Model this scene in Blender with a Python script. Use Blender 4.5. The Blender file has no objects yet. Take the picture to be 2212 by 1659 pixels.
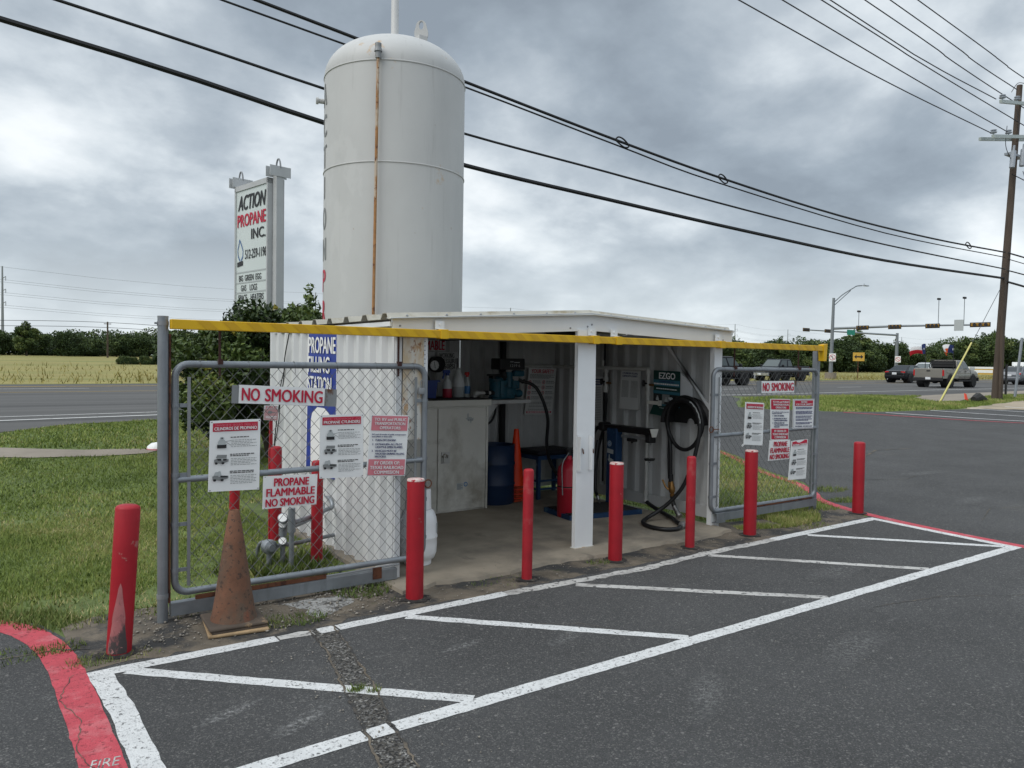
import bpy, bmesh, math, random
import numpy as np
from mathutils import Vector, Matrix
from mathutils.geometry import delaunay_2d_cdt
rad = math.radians
S = bpy.context.scene
COL = S.collection
random.seed(7); RNG = np.random.default_rng(7)

# ------------------------------------------------------------------ camera
TH, PI_, RO, EYE = rad(54.65), rad(1.70), rad(.86), 1.70
fw = Vector((math.cos(TH)*math.cos(PI_), math.sin(TH)*math.cos(PI_), -math.sin(PI_)))
rt = Vector((math.sin(TH), -math.cos(TH), 0)); up = rt.cross(fw)
r2 = rt*math.cos(RO) + up*math.sin(RO); u2 = up*math.cos(RO) - rt*math.sin(RO)
cd = bpy.data.cameras.new('camera'); cam = bpy.data.objects.new('camera', cd); COL.objects.link(cam)
cam.matrix_world = Matrix(((r2.x, u2.x, -fw.x, 0), (r2.y, u2.y, -fw.y, 0), (r2.z, u2.z, -fw.z, EYE), (0, 0, 0, 1)))
cd.sensor_width = 36; cd.lens = 36*1662/2212; cd.clip_start = .05; cd.clip_end = 3000
S.camera = cam

# ------------------------------------------------------------------ sky
SUN_EL, SUN_AZ = rad(48), rad(184)          # sun_az: direction towards the sun, from +X
W = bpy.data.worlds.new('World'); S.world = W; W.use_nodes = True
def world():
    nt = W.node_tree; N = nt.nodes; N.clear(); L = nt.links.new
    def nd(t, **k):
        n = N.new(t)
        for a, b in k.items(): setattr(n, a, b)
        return n
    def mth(op, a, b=None, c=None):
        n = nd('ShaderNodeMath', operation=op)
        for i, v in enumerate((a, b, c)):
            if v is None: continue
            if isinstance(v, (int, float)): n.inputs[i].default_value = v
            else: L(v, n.inputs[i])
        return n.outputs[0]
    out = nd('ShaderNodeOutputWorld'); bg = nd('ShaderNodeBackground'); bg.inputs[1].default_value = .1
    L(bg.outputs[0], out.inputs[0])
    sk = nd('ShaderNodeTexSky', sky_type='NISHITA'); sk.sun_disc = False
    sk.sun_elevation = SUN_EL; sk.sun_rotation = math.pi/2 - SUN_AZ
    tc = nd('ShaderNodeTexCoord'); sx = nd('ShaderNodeSeparateXYZ'); L(tc.outputs['Generated'], sx.inputs[0])
    z = mth('MAXIMUM', sx.outputs[2], 0.0); dz = mth('ADD', z, .40)
    px = mth('DIVIDE', sx.outputs[0], dz); py = mth('DIVIDE', sx.outputs[1], dz)
    cb = nd('ShaderNodeCombineXYZ'); L(px, cb.inputs[0]); L(py, cb.inputs[1])
    def noise(scale, det, rough, dist, off=(0, 0, 0), vec=None):
        mp = nd('ShaderNodeMapping'); mp.inputs['Location'].default_value = off; L(cb.outputs[0] if vec is None else vec, mp.inputs[0])
        n = nd('ShaderNodeTexNoise'); n.inputs['Scale'].default_value = scale; n.inputs['Detail'].default_value = det
        n.inputs['Roughness'].default_value = rough; n.inputs['Distortion'].default_value = dist
        L(mp.outputs[0], n.inputs['Vector']); return n.outputs[0]
    n1 = noise(1.75, 10, .52, .10, SKY_OFF); n2 = noise(5.2, 10, .58, .2, (4.1, 7.7, 2)); n3 = noise(.85, 3, .5, .1, (SKY_OFF[1], SKY_OFF[0], 4))
    v = mth('ADD', mth('ADD', mth('MULTIPLY', n1, .76), mth('MULTIPLY', n2, .17)), mth('MULTIPLY', n3, .30))
    cr = nd('ShaderNodeValToRGB'); L(v, cr.inputs[0]); e = cr.color_ramp.elements
    e[0].position = .495; e[0].color = (.215, .252, .292, 1); e[1].position = .82; e[1].color = (.83, .85, .86, 1)
    for p, c in ((.55, (.27, .315, .36)), (.61, (.375, .422, .465)), (.665, (.53, .577, .612)), (.73, (.70, .735, .755))):
        x = e.new(p); x.color = (*c, 1)
    # paler towards the horizon, brighter overhead as an overcast sky is
    hz = nd('ShaderNodeMapRange', interpolation_type='SMOOTHSTEP'); L(z, hz.inputs[0]); hz.inputs[1].default_value = .02; hz.inputs[2].default_value = .20; hz.inputs[3].default_value = .55; hz.inputs[4].default_value = 0
    m1 = nd('ShaderNodeMix', data_type='RGBA'); L(hz.outputs[0], m1.inputs[0]); L(cr.outputs[0], m1.inputs[6]); m1.inputs[7].default_value = (.655, .71, .745, 1)
    gain = nd('ShaderNodeMapRange', interpolation_type='SMOOTHSTEP'); L(z, gain.inputs[0]); gain.inputs[1].default_value = .42; gain.inputs[2].default_value = 1; gain.inputs[3].default_value = 10; gain.inputs[4].default_value = 10*ZEN
    sc = nd('ShaderNodeVectorMath', operation='SCALE'); L(m1.outputs[2], sc.inputs[0]); L(gain.outputs[0], sc.inputs[3])
    mx = nd('ShaderNodeMix', data_type='RGBA'); mx.inputs[0].default_value = .93; L(sk.outputs[0], mx.inputs[6]); L(sc.outputs[0], mx.inputs[7])
    L(mx.outputs[2], bg.inputs[0])
SKY_OFF = (12.4, 6.8, 4); ZEN = 2.4
world()
sl = bpy.data.lights.new('sun', 'SUN'); sl.energy = 1.3; sl.angle = rad(45); sl.color = (1, .955, .89)
so = bpy.data.objects.new('sun', sl); COL.objects.link(so)
so.rotation_euler = Vector((-math.cos(SUN_AZ)*math.cos(SUN_EL), -math.sin(SUN_AZ)*math.cos(SUN_EL), -math.sin(SUN_EL))).to_track_quat('-Z', 'Y').to_euler()
S.view_settings.view_transform = 'Standard'; S.view_settings.look = 'None'; S.view_settings.gamma = 1
S.view_settings.exposure = .46
S.cycles.max_bounces = 7; S.cycles.diffuse_bounces = 4; S.cycles.glossy_bounces = 3; S.cycles.transparent_max_bounces = 6

# ------------------------------------------------------------------ helpers
def rgb(h):
    h = h.lstrip('#'); return tuple((lambda c: c/12.92 if c <= .04045 else ((c+.055)/1.055)**2.4)(int(h[i:i+2], 16)/255) for i in (0, 2, 4))
MATS = {}
def M(name, col, rough=.6, metal=0., var=.0, vs=4., bump=0., bs=60., spots=(), spec=.4, stretch=None, tint=None, coord='Object', trans=0):
    """spots: (colour, threshold, softness, noise scale, (sx,sy,sz)) layers of dirt, rust or wear with a shape of their own"""
    m = bpy.data.materials.new(name); m.use_nodes = True; nt = m.node_tree; N = nt.nodes; L = nt.links.new
    b = N['Principled BSDF']; b.inputs['Roughness'].default_value = rough; b.inputs['Metallic'].default_value = metal
    b.inputs['Specular IOR Level'].default_value = spec
    if trans: b.inputs['Transmission Weight'].default_value = trans
    tc = N.new('ShaderNodeTexCoord'); vec = tc.outputs[coord]
    def noise(scale, det=5, st=None, ro=.6):
        v = vec
        if st:
            mp = N.new('ShaderNodeMapping'); mp.inputs['Scale'].default_value = st; L(v, mp.inputs[0]); v = mp.outputs[0]
        n = N.new('ShaderNodeTexNoise'); n.inputs['Scale'].default_value = scale; n.inputs['Detail'].default_value = det; n.inputs['Roughness'].default_value = ro
        L(v, n.inputs['Vector']); return n.outputs[0]
    def rng(o, a, bb, c, d):
        r = N.new('ShaderNodeMapRange'); L(o, r.inputs[0])
        for i, x in enumerate((a, bb, c, d)): r.inputs[i+1].default_value = x
        return r.outputs[0]
    rg = N.new('ShaderNodeRGB'); rg.outputs[0].default_value = (*col, 1); c = rg.outputs[0]
    if tint:                                    # per-leaf / per-blade attribute picks the colour along a ramp
        at = N.new('ShaderNodeAttribute'); at.attribute_name = 'tint'
        cr = N.new('ShaderNodeValToRGB'); L(at.outputs['Fac'], cr.inputs[0]); e = cr.color_ramp.elements
        e[0].position, e[0].color = tint[0][0], (*tint[0][1], 1); e[1].position, e[1].color = tint[-1][0], (*tint[-1][1], 1)
        for p, k in tint[1:-1]:
            x = e.new(p); x.color = (*k, 1)
        c = cr.outputs[0]
    if var:
        h = N.new('ShaderNodeHueSaturation'); L(c, h.inputs['Color']); L(rng(noise(vs, 6, stretch), .25, .75, 1-var, 1+var), h.inputs['Value']); c = h.outputs[0]
    for sp in spots:
        k, th, so_, ns = sp[:4]; st = sp[4] if len(sp) > 4 else None
        mx = N.new('ShaderNodeMix'); mx.data_type = 'RGBA'; L(rng(noise(ns, 7, st, .65), th, th+so_, 0, sp[5] if len(sp) > 5 else 1), mx.inputs[0]); L(c, mx.inputs[6]); mx.inputs[7].default_value = (*k, 1); c = mx.outputs[2]
    L(c, b.inputs['Base Color'])
    if bump:
        bp = N.new('ShaderNodeBump'); bp.inputs['Strength'].default_value = bump; bp.inputs['Distance'].default_value = .01; L(noise(bs, 4), bp.inputs['Height']); L(bp.outputs[0], b.inputs['Normal'])
    MATS[name] = m; return m

def tag(o, label=None, cat=None, group=None, kind=None):
    if label: o['label'] = label
    if cat: o['category'] = cat
    if group: o['group'] = group
    if kind: o['kind'] = kind
    return o
def thing(name, label, cat, loc=(0, 0, 0), group=None, rz=0):
    o = bpy.data.objects.new(name, None); COL.objects.link(o); o.empty_display_size = .1
    o.location = loc; o.rotation_euler = (0, 0, rz); return tag(o, label, cat, group)
def wloc(o):
    v = Vector((0, 0, 0))
    while o: v += o.location; o = o.parent
    return v

class MB:
    """collects world-space geometry, links it as ONE mesh object (relative to its parent's location)"""
    def __init__(s): s.v = []; s.f = []; s.m = []; s.sm = []
    def add(s, vs, fs, mi=0, smooth=False):
        o = len(s.v); s.v += [tuple(v) for v in vs]; s.f += [tuple(i+o for i in f) for f in fs]; s.m += [mi]*len(fs); s.sm += [smooth]*len(fs); return s
    def box(s, c, d, mi=0, R=None, bev=0):
        x, y, z = (k/2 for k in d); c = Vector(c)
        b = min(bev, x*.9, y*.9, z*.9)
        if b <= 0:
            P = [Vector((i, j, k)) for i in (-x, x) for j in (-y, y) for k in (-z, z)]
            F = [(0, 1, 3, 2), (4, 6, 7, 5), (0, 4, 5, 1), (2, 3, 7, 6), (0, 2, 6, 4), (1, 5, 7, 3)]
        else:
            bm = bmesh.new(); bmesh.ops.create_cube(bm, size=1)
            for v in bm.verts: v.co = Vector((v.co.x*2*x, v.co.y*2*y, v.co.z*2*z))
            bmesh.ops.bevel(bm, geom=bm.edges[:], offset=b, segments=2, affect='EDGES', profile=.5)
            bm.verts.index_update(); P = [v.co.copy() for v in bm.verts]; F = [tuple(v.index for v in f.verts) for f in bm.faces]; bm.free()
        if R is not None: P = [R @ p for p in P]
        return s.add([c+p for p in P], F, mi)
    def span(s, a, b, mi=0, bev=0):
        return s.box([(p+q)/2 for p, q in zip(a, b)], [abs(q-p) for p, q in zip(a, b)], mi, bev=bev)
    def cyl(s, a, b, r0, r1=None, n=16, mi=0, caps=True, smooth=True):
        a, b = Vector(a), Vector(b); r1 = r0 if r1 is None else r1; ax = (b-a).normalized()
        e = ax.orthogonal().normalized(); g = ax.cross(e)
        ring = lambda p, r: [p+(e*math.cos(t)+g*math.sin(t))*r for t in (2*math.pi*i/n for i in range(n))]
        o = len(s.v); s.v += [tuple(v) for v in ring(a, r0)+ring(b, r1)]
        for i in range(n): s.f.append((o+i, o+(i+1) % n, o+n+(i+1) % n, o+n+i)); s.m.append(mi); s.sm.append(smooth)
        if caps:
            s.f += [tuple(o+i for i in reversed(range(n))), tuple(o+n+i for i in range(n))]; s.m += [mi]*2; s.sm += [False]*2
        return s
    def tube(s, pts, r, n=8, mi=0, closed=False, caps=True, up=None):
        pts = [Vector(p) for p in pts]; k = len(pts); rr = r if isinstance(r, (list, tuple)) else [r]*k
        T = []
        for i in range(k):
            a = pts[(i-1) % k] if (closed or i) else pts[i]; b = pts[(i+1) % k] if (closed or i < k-1) else pts[i]
            T.append((b-a).normalized())
        e = (Vector(up) if up else T[0].orthogonal()); e = (e-T[0]*e.dot(T[0])).normalized(); o = len(s.v)
        for i in range(k):
            if i: e = (T[i-1].rotation_difference(T[i]) @ e); e = (e-T[i]*e.dot(T[i])).normalized()
            g = T[i].cross(e)
            s.v += [tuple(pts[i]+(e*math.cos(t)+g*math.sin(t))*rr[i]) for t in (2*math.pi*(j+.5)/n for j in range(n))]
        for i in range(k if closed else k-1):
            p, q = o+i*n, o+((i+1) % k)*n
            for j in range(n): s.f.append((p+j, p+(j+1) % n, q+(j+1) % n, q+j)); s.m.append(mi); s.sm.append(n > 4)
        if caps and not closed:
            s.f += [tuple(o+i for i in reversed(range(n))), tuple(o+(k-1)*n+i for i in range(n))]; s.m += [mi]*2; s.sm += [False]*2
        return s
    def lathe(s, prof, c=(0, 0, 0), n=32, mi=0, ax=(0, 0, 1), smooth=True):
        """prof: (r, h) from bottom to top about axis ax through c"""
        c = Vector(c); ax = Vector(ax).normalized(); e = ax.orthogonal().normalized(); g = ax.cross(e); o = len(s.v)
        for r, h in prof: s.v += [tuple(c+ax*h+(e*math.cos(t)+g*math.sin(t))*r) for t in (2*math.pi*j/n for j in range(n))]
        for i in range(len(prof)-1):
            for j in range(n): s.f.append((o+i*n+j, o+i*n+(j+1) % n, o+(i+1)*n+(j+1) % n, o+(i+1)*n+j)); s.m.append(mi); s.sm.append(smooth)
        for i, rv in ((0, True), (len(prof)-1, False)):
            if prof[i][0] > 1e-4:
                q = [o+i*n+j for j in range(n)]; s.f.append(tuple(reversed(q) if rv else q)); s.m.append(mi); s.sm.append(False)
        return s
    def prism(s, poly, off, mi=0):
        """poly: 3-D outline, off: extrusion vector"""
        off = Vector(off); A = [Vector(p) for p in poly]; n = len(A)
        return s.add(A+[p+off for p in A], [tuple(range(n)), tuple(reversed(range(n, 2*n)))]+[(i, n+i, n+(i+1) % n, (i+1) % n) for i in range(n)], mi)
    def build(s, name, mats, parent=None, label=None, cat=None, group=None, kind=None, fix=True):
        me = bpy.data.meshes.new(name); off = wloc(parent) if parent else Vector((0, 0, 0))
        me.from_pydata([tuple(Vector(v)-off) for v in s.v], [], s.f)
        for m in (mats if isinstance(mats, (list, tuple)) else [mats]): me.materials.append(m)
        me.polygons.foreach_set('material_index', s.m); me.polygons.foreach_set('use_smooth', s.sm)
        if fix:
            bm = bmesh.new(); bm.from_mesh(me); bmesh.ops.recalc_face_normals(bm, faces=bm.faces); bm.to_mesh(me); bm.free()
        me.update()
        if any(s.sm): me.set_sharp_from_angle(angle=rad(42))
        o = bpy.data.objects.new(name, me); COL.objects.link(o)
        if parent: o.parent = parent
        return tag(o, label, cat, group, kind)
def crv(pts, k=8):
    """smooth Catmull-Rom line through pts"""
    P = [Vector(p) for p in pts]; P = [P[0]*2-P[1]]+P+[P[-1]*2-P[-2]]; out = []
    for i in range(1, len(P)-2):
        for j in range(k):
            t = j/k; a, b, c, d = P[i-1:i+3]
            out.append(.5*((2*b)+(c-a)*t+(2*a-5*b+4*c-d)*t*t+(3*b-a-3*c+d)*t**3))
    return out+[P[-2]]

_TX = {}
def txt(s, bold=0., shear=0.):
    k = (s, bold, shear)
    if k in _TX: return _TX[k]
    cu = bpy.data.curves.new('t', 'FONT'); cu.body = s; cu.offset = bold; cu.shear = shear; cu.resolution_u = 3; cu.fill_mode = 'FRONT'
    ob = bpy.data.objects.new('t', cu); COL.objects.link(ob); me = ob.to_mesh()
    V = [(v.co.x, v.co.y) for v in me.vertices]; F = [tuple(p.vertices) for p in me.polygons]; ob.to_mesh_clear()
    bpy.data.objects.remove(ob); bpy.data.curves.remove(cu)
    x0, x1 = min(v[0] for v in V), max(v[0] for v in V); y0, y1 = min(v[1] for v in V), max(v[1] for v in V)
    V = [((x-x0)/(x1-x0), (y1-y)/(y1-y0)) for x, y in V]; _TX[k] = (V, F, (x1-x0)/(y1-y0)); return _TX[k]

class Sheet:
    """a sign: maps (u, v) in 0..1 (v down) bilinearly on four world corners TL TR BR BL; prints sit proud along n"""
    def __init__(s, tl, tr, br, bl, n, curl=0.):
        s.c = [Vector(p) for p in (tl, tr, br, bl)]; s.n = Vector(n).normalized(); s.curl = curl; s.mb = {}
    def P(s, u, v, d=0.):
        a, b, c, e = s.c; bend = s.curl*(4*(u-.5)**2*.4-(v-.5)*.6+(1-v)*u*.5)
        return a*(1-u)*(1-v)+b*u*(1-v)+c*u*v+e*(1-u)*v+s.n*(d+bend)
    def board(s, k=6, th=.004):
        mb = s.mb.setdefault('board', MB()); V = []; F = []; n = k+1
        for d in (0, -th):
            for j in range(n):
                for i in range(n): V.append(s.P(i/k, j/k, d))
        for j in range(k):
            for i in range(k):
                a = j*n+i; F += [(a, a+n, a+n+1, a+1), (a+n*n, a+n*n+1, a+n*n+n+1, a+n*n+n)]
        rim = [i for i in range(n)]+[j*n+k for j in range(1, n)]+[k*n+i for i in range(k-1, -1, -1)]+[j*n for j in range(k-1, 0, -1)]
        for a, b in zip(rim, rim[1:]+rim[:1]): F.append((a, b, b+n*n, a+n*n))
        mb.add(V, F); return s
    def rect(s, part, u0, v0, u1, v1, d=.003, k=6, mi=0):
        mb = s.mb.setdefault(part, MB())
        V = [s.P(u0+(u1-u0)*i/k, v0+(v1-v0)*j/k, d) for j in range(k+1) for i in range(k+1)]
        mb.add(V, [(j*(k+1)+i, (j+1)*(k+1)+i, (j+1)*(k+1)+i+1, j*(k+1)+i+1) for j in range(k) for i in range(k)], mi); return s
    def poly(s, part, pts, d=.005, mi=0):
        s.mb.setdefault(part, MB()).add([s.P(u, v, d) for u, v in pts], [tuple(range(len(pts)))], mi); return s
    def disc(s, part, u, v, ru, rv, d=.005, mi=0, n=18, inner=0):
        ri = [(u+ru*math.cos(2*math.pi*i/n), v+rv*math.sin(2*math.pi*i/n)) for i in range(n)]
        if not inner: return s.poly(part, ri, d, mi)
        ii = [(u+inner*ru*math.cos(2*math.pi*i/n), v+inner*rv*math.sin(2*math.pi*i/n)) for i in range(n)]
        s.mb.setdefault(part, MB()).add([s.P(*q, d) for q in ri+ii], [(i, (i+1) % n, n+(i+1) % n, n+i) for i in range(n)], mi); return s
    def line(s, part, a, b, w, d=.005, mi=0):
        a, b = Vector(a), Vector(b); t = (b-a).normalized(); q = Vector((-t.y, t.x))*w/2
        return s.poly(part, [a+q, b+q, b-q, a-q], d, mi)
    def text(s, part, st, u0, v0, u1, v1, d=.006, mi=0, bold=.02, shear=0, rows=1):
        V, F, asp = txt(st, 0, shear); mb = s.mb.setdefault(part, MB()); a, b_, c, e = s.c; k = bold*(v1-v0)*(e-a).length; ku, kv = k/(b_-a).length, k/(e-a).length*.6
        for i, (du, dv) in enumerate(((0, 0), (-1, 0), (1, 0), (-.7, -.7), (.7, .7), (-.7, .7), (.7, -.7)) if bold > .004 else ((0, 0),)): mb.add([s.P(u0+ku+(u1-u0-2*ku)*x+du*ku, v0+kv+(v1-v0-2*kv)*y+dv*kv, d+.00035*i) for x, y in V], F, mi)
        return s
    def fine(s, part, u0, v0, u1, n, dv, h=.45, d=.005, mi=0, seed=0, ragged=True):
        """rows of small print: word-long dashes"""
        r = random.Random(seed)
        for i in range(n):
            v = v0+i*dv; x = u0; end = u1-(r.random()*.3*(u1-u0) if ragged and i % 2 else 0)
            while x < end-.01:
                w = min(end-x, (.03+.05*r.random())); s.poly(part, [(x, v), (x+w, v), (x+w, v+dv*h), (x, v+dv*h)], d, mi); x += w+.012
        return s
    def build(s, root, mats, names=None):
        for k, mb in s.mb.items(): mb.build(k, mats[k], root, fix=(k == 'board'))
def sign(name, label, corners, n, curl=0., group=None, th=.004):
    sh = Sheet(*corners, n, curl); loc = (sh.c[2]+sh.c[3])/2
    return sh.board(th=th), thing(name, label, 'sign', loc, group)

# ground height: flat lot, a gentle rise to the highway, the field beyond rises again
def sm(t): t = min(1, max(0, t)); return t*t*(3-2*t)
def zt(y): return .35*sm((y-9)/8) if y < 41 else .35+.0125*(min(y, 160)-41)
CUTS = [9+.5*i for i in range(17)]+[41, 60, 90, 120, 160]
def sheet(name, poly, off, mat, jit=0., seg=.25, kind='structure'):
    """a ground sheet lying `off` above the terrain"""
    pts = []
    if jit:
        n = len(poly)
        for i in range(n):
            a, b = Vector(poly[i]), Vector(poly[(i+1) % n]); k = max(1, int((b-a).length/seg)); k = min(k, 120)
            for j in range(k):
                p = a.lerp(b, j/k)
                if j or True: p = p+Vector((random.uniform(-jit, jit), random.uniform(-jit, jit)))
                pts.append(p)
    else: pts = [Vector(p) for p in poly]
    vs, _, fs = delaunay_2d_cdt([Vector((p.x, p.y)) for p in pts], [], [list(range(len(pts)))], 1, 1e-5)[:3]
    bm = bmesh.new(); bv = [bm.verts.new((p.x, p.y, 0)) for p in vs]
    for f in fs: bm.faces.new([bv[i] for i in f])
    ys = [p.y for p in pts]
    for c in CUTS:
        if min(ys) < c < max(ys):
            bmesh.ops.bisect_plane(bm, geom=bm.verts[:]+bm.edges[:]+bm.faces[:], plane_co=(0, c, 0), plane_no=(0, 1, 0))
    for v in bm.verts: v.co.z = zt(v.co.y)+off
    bmesh.ops.recalc_face_normals(bm, faces=bm.faces)
    for f in bm.faces:
        if f.normal.z < 0: f.normal_flip()
    me = bpy.data.meshes.new(name); bm.to_mesh(me); bm.free(); me.materials.append(mat)
    o = bpy.data.objects.new(name, me); COL.objects.link(o); return tag(o, kind=kind)
def ribbon(mb, path, w, off, jit=.004, seg=.06, mi=0, wob=0):
    """a painted line along path, width w, slightly ragged"""
    P = [Vector(p) for p in path]; D = []
    for a, b in zip(P, P[1:]):
        k = max(1, int((b-a).length/seg))
        D += [a.lerp(b, j/k) for j in range(k)]
    D.append(P[-1]); V = []
    for i, p in enumerate(D):
        t = (D[min(i+1, len(D)-1)]-D[max(i-1, 0)]).normalized(); q = Vector((-t.y, t.x))
        for sg in (1, -1):
            x = p+q*sg*(w/2+random.uniform(-jit, jit)); V.append((x.x, x.y, zt(x.y)+off))
    mb.add(V, [(2*i, 2*i+1, 2*i+3, 2*i+2) for i in range(len(D)-1)], mi); return mb
def mesh_np(name, V, F, mat, tint=None, parent=None, smooth=False):
    """fast mesh from numpy arrays of equal-sized faces"""
    me = bpy.data.meshes.new(name); k = F.shape[1]
    me.vertices.add(len(V)); me.vertices.foreach_set('co', np.ascontiguousarray(V, dtype=np.float32).ravel())
    me.loops.add(F.size); me.loops.foreach_set('vertex_index', np.ascontiguousarray(F, dtype=np.int32).ravel())
    me.polygons.add(len(F)); me.polygons.foreach_set('loop_start', np.arange(0, F.size, k, dtype=np.int32)); me.polygons.foreach_set('loop_total', np.full(len(F), k, dtype=np.int32))
    me.update(calc_edges=True)
    if tint is not None:
        a = me.attributes.new('tint', 'FLOAT', 'FACE'); a.data.foreach_set('value', np.ascontiguousarray(tint, dtype=np.float32))
    me.materials.append(mat); o = bpy.data.objects.new(name, me); COL.objects.link(o)
    if parent: o.parent = parent
    return o
# ------------------------------------------------------------------ materials
def asphalt(name, base, grit=.42, dust=(.13, .125, .115), dth=.60, gs=150):
    m = M(name, base, rough=.9, var=.24, vs=.9, spots=[(dust, dth, .22, .8, None, .55), (tuple(k*.55 for k in base), .63, .08, 2.3, None, .5), ((.20, .20, .195), .665, .05, 2.1, (.6, 1.7, 1), .55), (tuple(k*.6 for k in base), .60, .1, .35, (.4, 1.6, 1), .6)], spec=.25, bump=.9, bs=140)
    nt = m.node_tree; N = nt.nodes; L = nt.links.new; b = N['Principled BSDF']; tc = N['Texture Coordinate']
    src = b.inputs['Base Color'].links[0].from_socket
    for sc, th, col in ((gs, .86, (.30, .29, .27)), (gs*.55, .975, (.42, .40, .38)), (gs*1.6, .70, (.14, .138, .135)), (gs*1.3, .66, (.014, .014, .015))):
        vo = N.new('ShaderNodeTexVoronoi'); vo.inputs['Scale'].default_value = sc; L(tc.outputs['Object'], vo.inputs['Vector'])
        sp = N.new('ShaderNodeSeparateColor'); L(vo.outputs['Color'], sp.inputs[0])
        r = N.new('ShaderNodeMapRange'); L(sp.outputs[0], r.inputs[0]); r.inputs[1].default_value = th; r.inputs[2].default_value = th+.02; r.inputs[4].default_value = grit
        mx = N.new('ShaderNodeMix'); mx.data_type = 'RGBA'; L(r.outputs[0], mx.inputs[0]); L(src, mx.inputs[6]); mx.inputs[7].default_value = (*col, 1); src = mx.outputs[2]
    L(src, b.inputs['Base Color']); return m
asphalt('asphalt', (.066, .0665, .067), grit=.30)
asphalt('old_patch', (.075, .070, .062), .8, gs=80)
M('road_asphalt', (.10, .098, .095), .9, var=.25, vs=.5, stretch=(.12, 1.6, 1), spots=[((.05, .049, .049), .50, .15, .45, (.03, 1.5, 1), .75), ((.16, .155, .15), .60, .12, .3, (.04, 1.8, 1), .6)], spec=.25)
M('grass_soil', (.105, .14, .042), .95, var=.35, vs=3, spots=[((.15, .12, .06), .60, .12, 1.6), ((.045, .07, .016), .55, .1, 9)], bump=.6, bs=30)
M('field', (.245, .215, .070), .95, var=.3, vs=.5, stretch=(.25, 2.2, 1), spots=[((.165, .175, .048), .50, .15, .07, (.3, 1.2, 1), .85), ((.33, .28, .13), .58, .1, .3, (.1, 1, 1), .8), ((.22, .15, .07), .62, .12, .12, (.3, 1, 1), .7)], bump=.4, bs=8)
M('dirt', (.135, .112, .085), .95, var=.45, vs=6, spots=[((.040, .039, .038), .47, .1, 2.3), ((.17, .145, .11), .6, .06, 9), ((.045, .055, .018), .63, .06, 5, None, .8), ((.27, .25, .22), .66, .03, 42), ((.02, .018, .016), .66, .03, 60)], bump=1, bs=45)
M('concrete', (.285, .245, .19), .85, var=.25, vs=2.2, spots=[((.105, .094, .08), .48, .2, 1.0, None, .8), ((.085, .078, .07), .60, .08, 2.7, (1, .5, 1), .6), ((.40, .36, .30), .63, .15, 3.2, None, .6), ((.06, .055, .05), .69, .03, 9, None, .7)], bump=.3, bs=90)
M('pale_concrete', (.25, .215, .175), .9, var=.2, vs=1.2, spots=[((.20, .16, .11), .56, .15, .8)], bump=.3, bs=20)
M('sand', (.36, .30, .22), .95, var=.2, vs=.9, spots=[((.22, .19, .13), .55, .15, .6)])
M('white_line', (.60, .605, .60), .8, var=.12, vs=9, spots=[((.30, .30, .30), .545, .05, 60, None, .75), ((.09, .09, .09), .60, .04, 30, None, .85), ((.30, .29, .28), .62, .1, 3.5, None, .6), ((.05, .05, .05), .63, .03, 90)], bump=.6, bs=120)
M('faded_line', (.47, .46, .44), .8, var=.12, vs=9, spots=[((.09, .09, .09), .56, .05, 26), ((.20, .19, .18), .5, .15, 3.5, None, .8)], bump=.6, bs=120)
M('road_white', (.6, .6, .58), .8, spots=[((.12, .12, .12), .6, .1, 6)])
M('road_yellow', (.50, .33, .07), .8, spots=[((.12, .11, .1), .58, .1, 3)])
M('red_line', (.46, .062, .082), .8, var=.2, vs=7, spots=[((.52, .19, .20), .52, .16, 5, None, .75), ((.20, .03, .04), .56, .05, 45, None, .8), ((.05, .045, .045), .66, .02, 9), ((.34, .035, .05), .58, .1, 14, None, .6)], bump=.6, bs=110)
M('rubble', (.34, .335, .32), .95, var=.35, vs=30, spots=[((.07, .065, .06), .50, .1, 14), ((.05, .05, .05), .58, .04, 60)], bump=1, bs=60)
M('stone', (.27, .245, .21), .9, var=.5, vs=9)
M('grass', (.1, .14, .03), .75, tint=[(0, (.085, .125, .026)), (.30, (.165, .225, .048)), (.65, (.26, .305, .080)), (.85, (.39, .345, .15)), (1, (.48, .40, .21))], spec=.25)
M('weeds', (.1, .14, .03), .75, tint=[(0, (.065, .10, .022)), (.5, (.13, .18, .045)), (1, (.26, .24, .09))], spec=.25)
M('field_grass', (.2, .2, .06), .8, tint=[(0, (.14, .14, .038)), (.5, (.26, .225, .072)), (1, (.36, .30, .13))], spec=.2)

# ------------------------------------------------------------------ ground
def terrain():
    xs = [-420, -200, -100, -50, 0, 50, 100, 200, 320, 620, 1000]
    ys = [-60, -20, 0, 4, 8]+CUTS+[220, 400, 700]
    mb = MB(); V = [(x, y, zt(y)) for y in ys for x in xs]; n = len(xs)
    mb.add(V, [(j*n+i, j*n+i+1, (j+1)*n+i+1, (j+1)*n+i) for j in range(len(ys)-1) for i in range(n-1)], smooth=False)
    mb.build('ground', MATS['grass_soil'], kind='structure', fix=False)
terrain()
LOT = [(-60, -40), (140, -40), (140, 15.5), (60, 14.9), (44, 14.6), (36.2, 14.4), (32, 13.6), (29.3, 13.3), (24.4, 13.56), (22.6, 14.0), (20.6, 15.1), (20.2, 15.9), (22.3, 17.7), (24.9, 19.5), (26.5, 21.3),
       (27, 22.6), (16, 22), (12.5, 19.5), (12.2, 16), (12.35, 12.5), (12.09, 9.86), (11.6, 9.06), (10.76, 8), (10.37, 7.45), (9.95, 6.65), (9.42, 6.1), (8.92, 5.65), (8.6, 5.2), (8.35, 4.72),
       (.56, 4.68), (.52, 5.1), (.36, 5.62), (.14, 5.84), (-4, 5.9), (-60, 6.2)]
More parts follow.
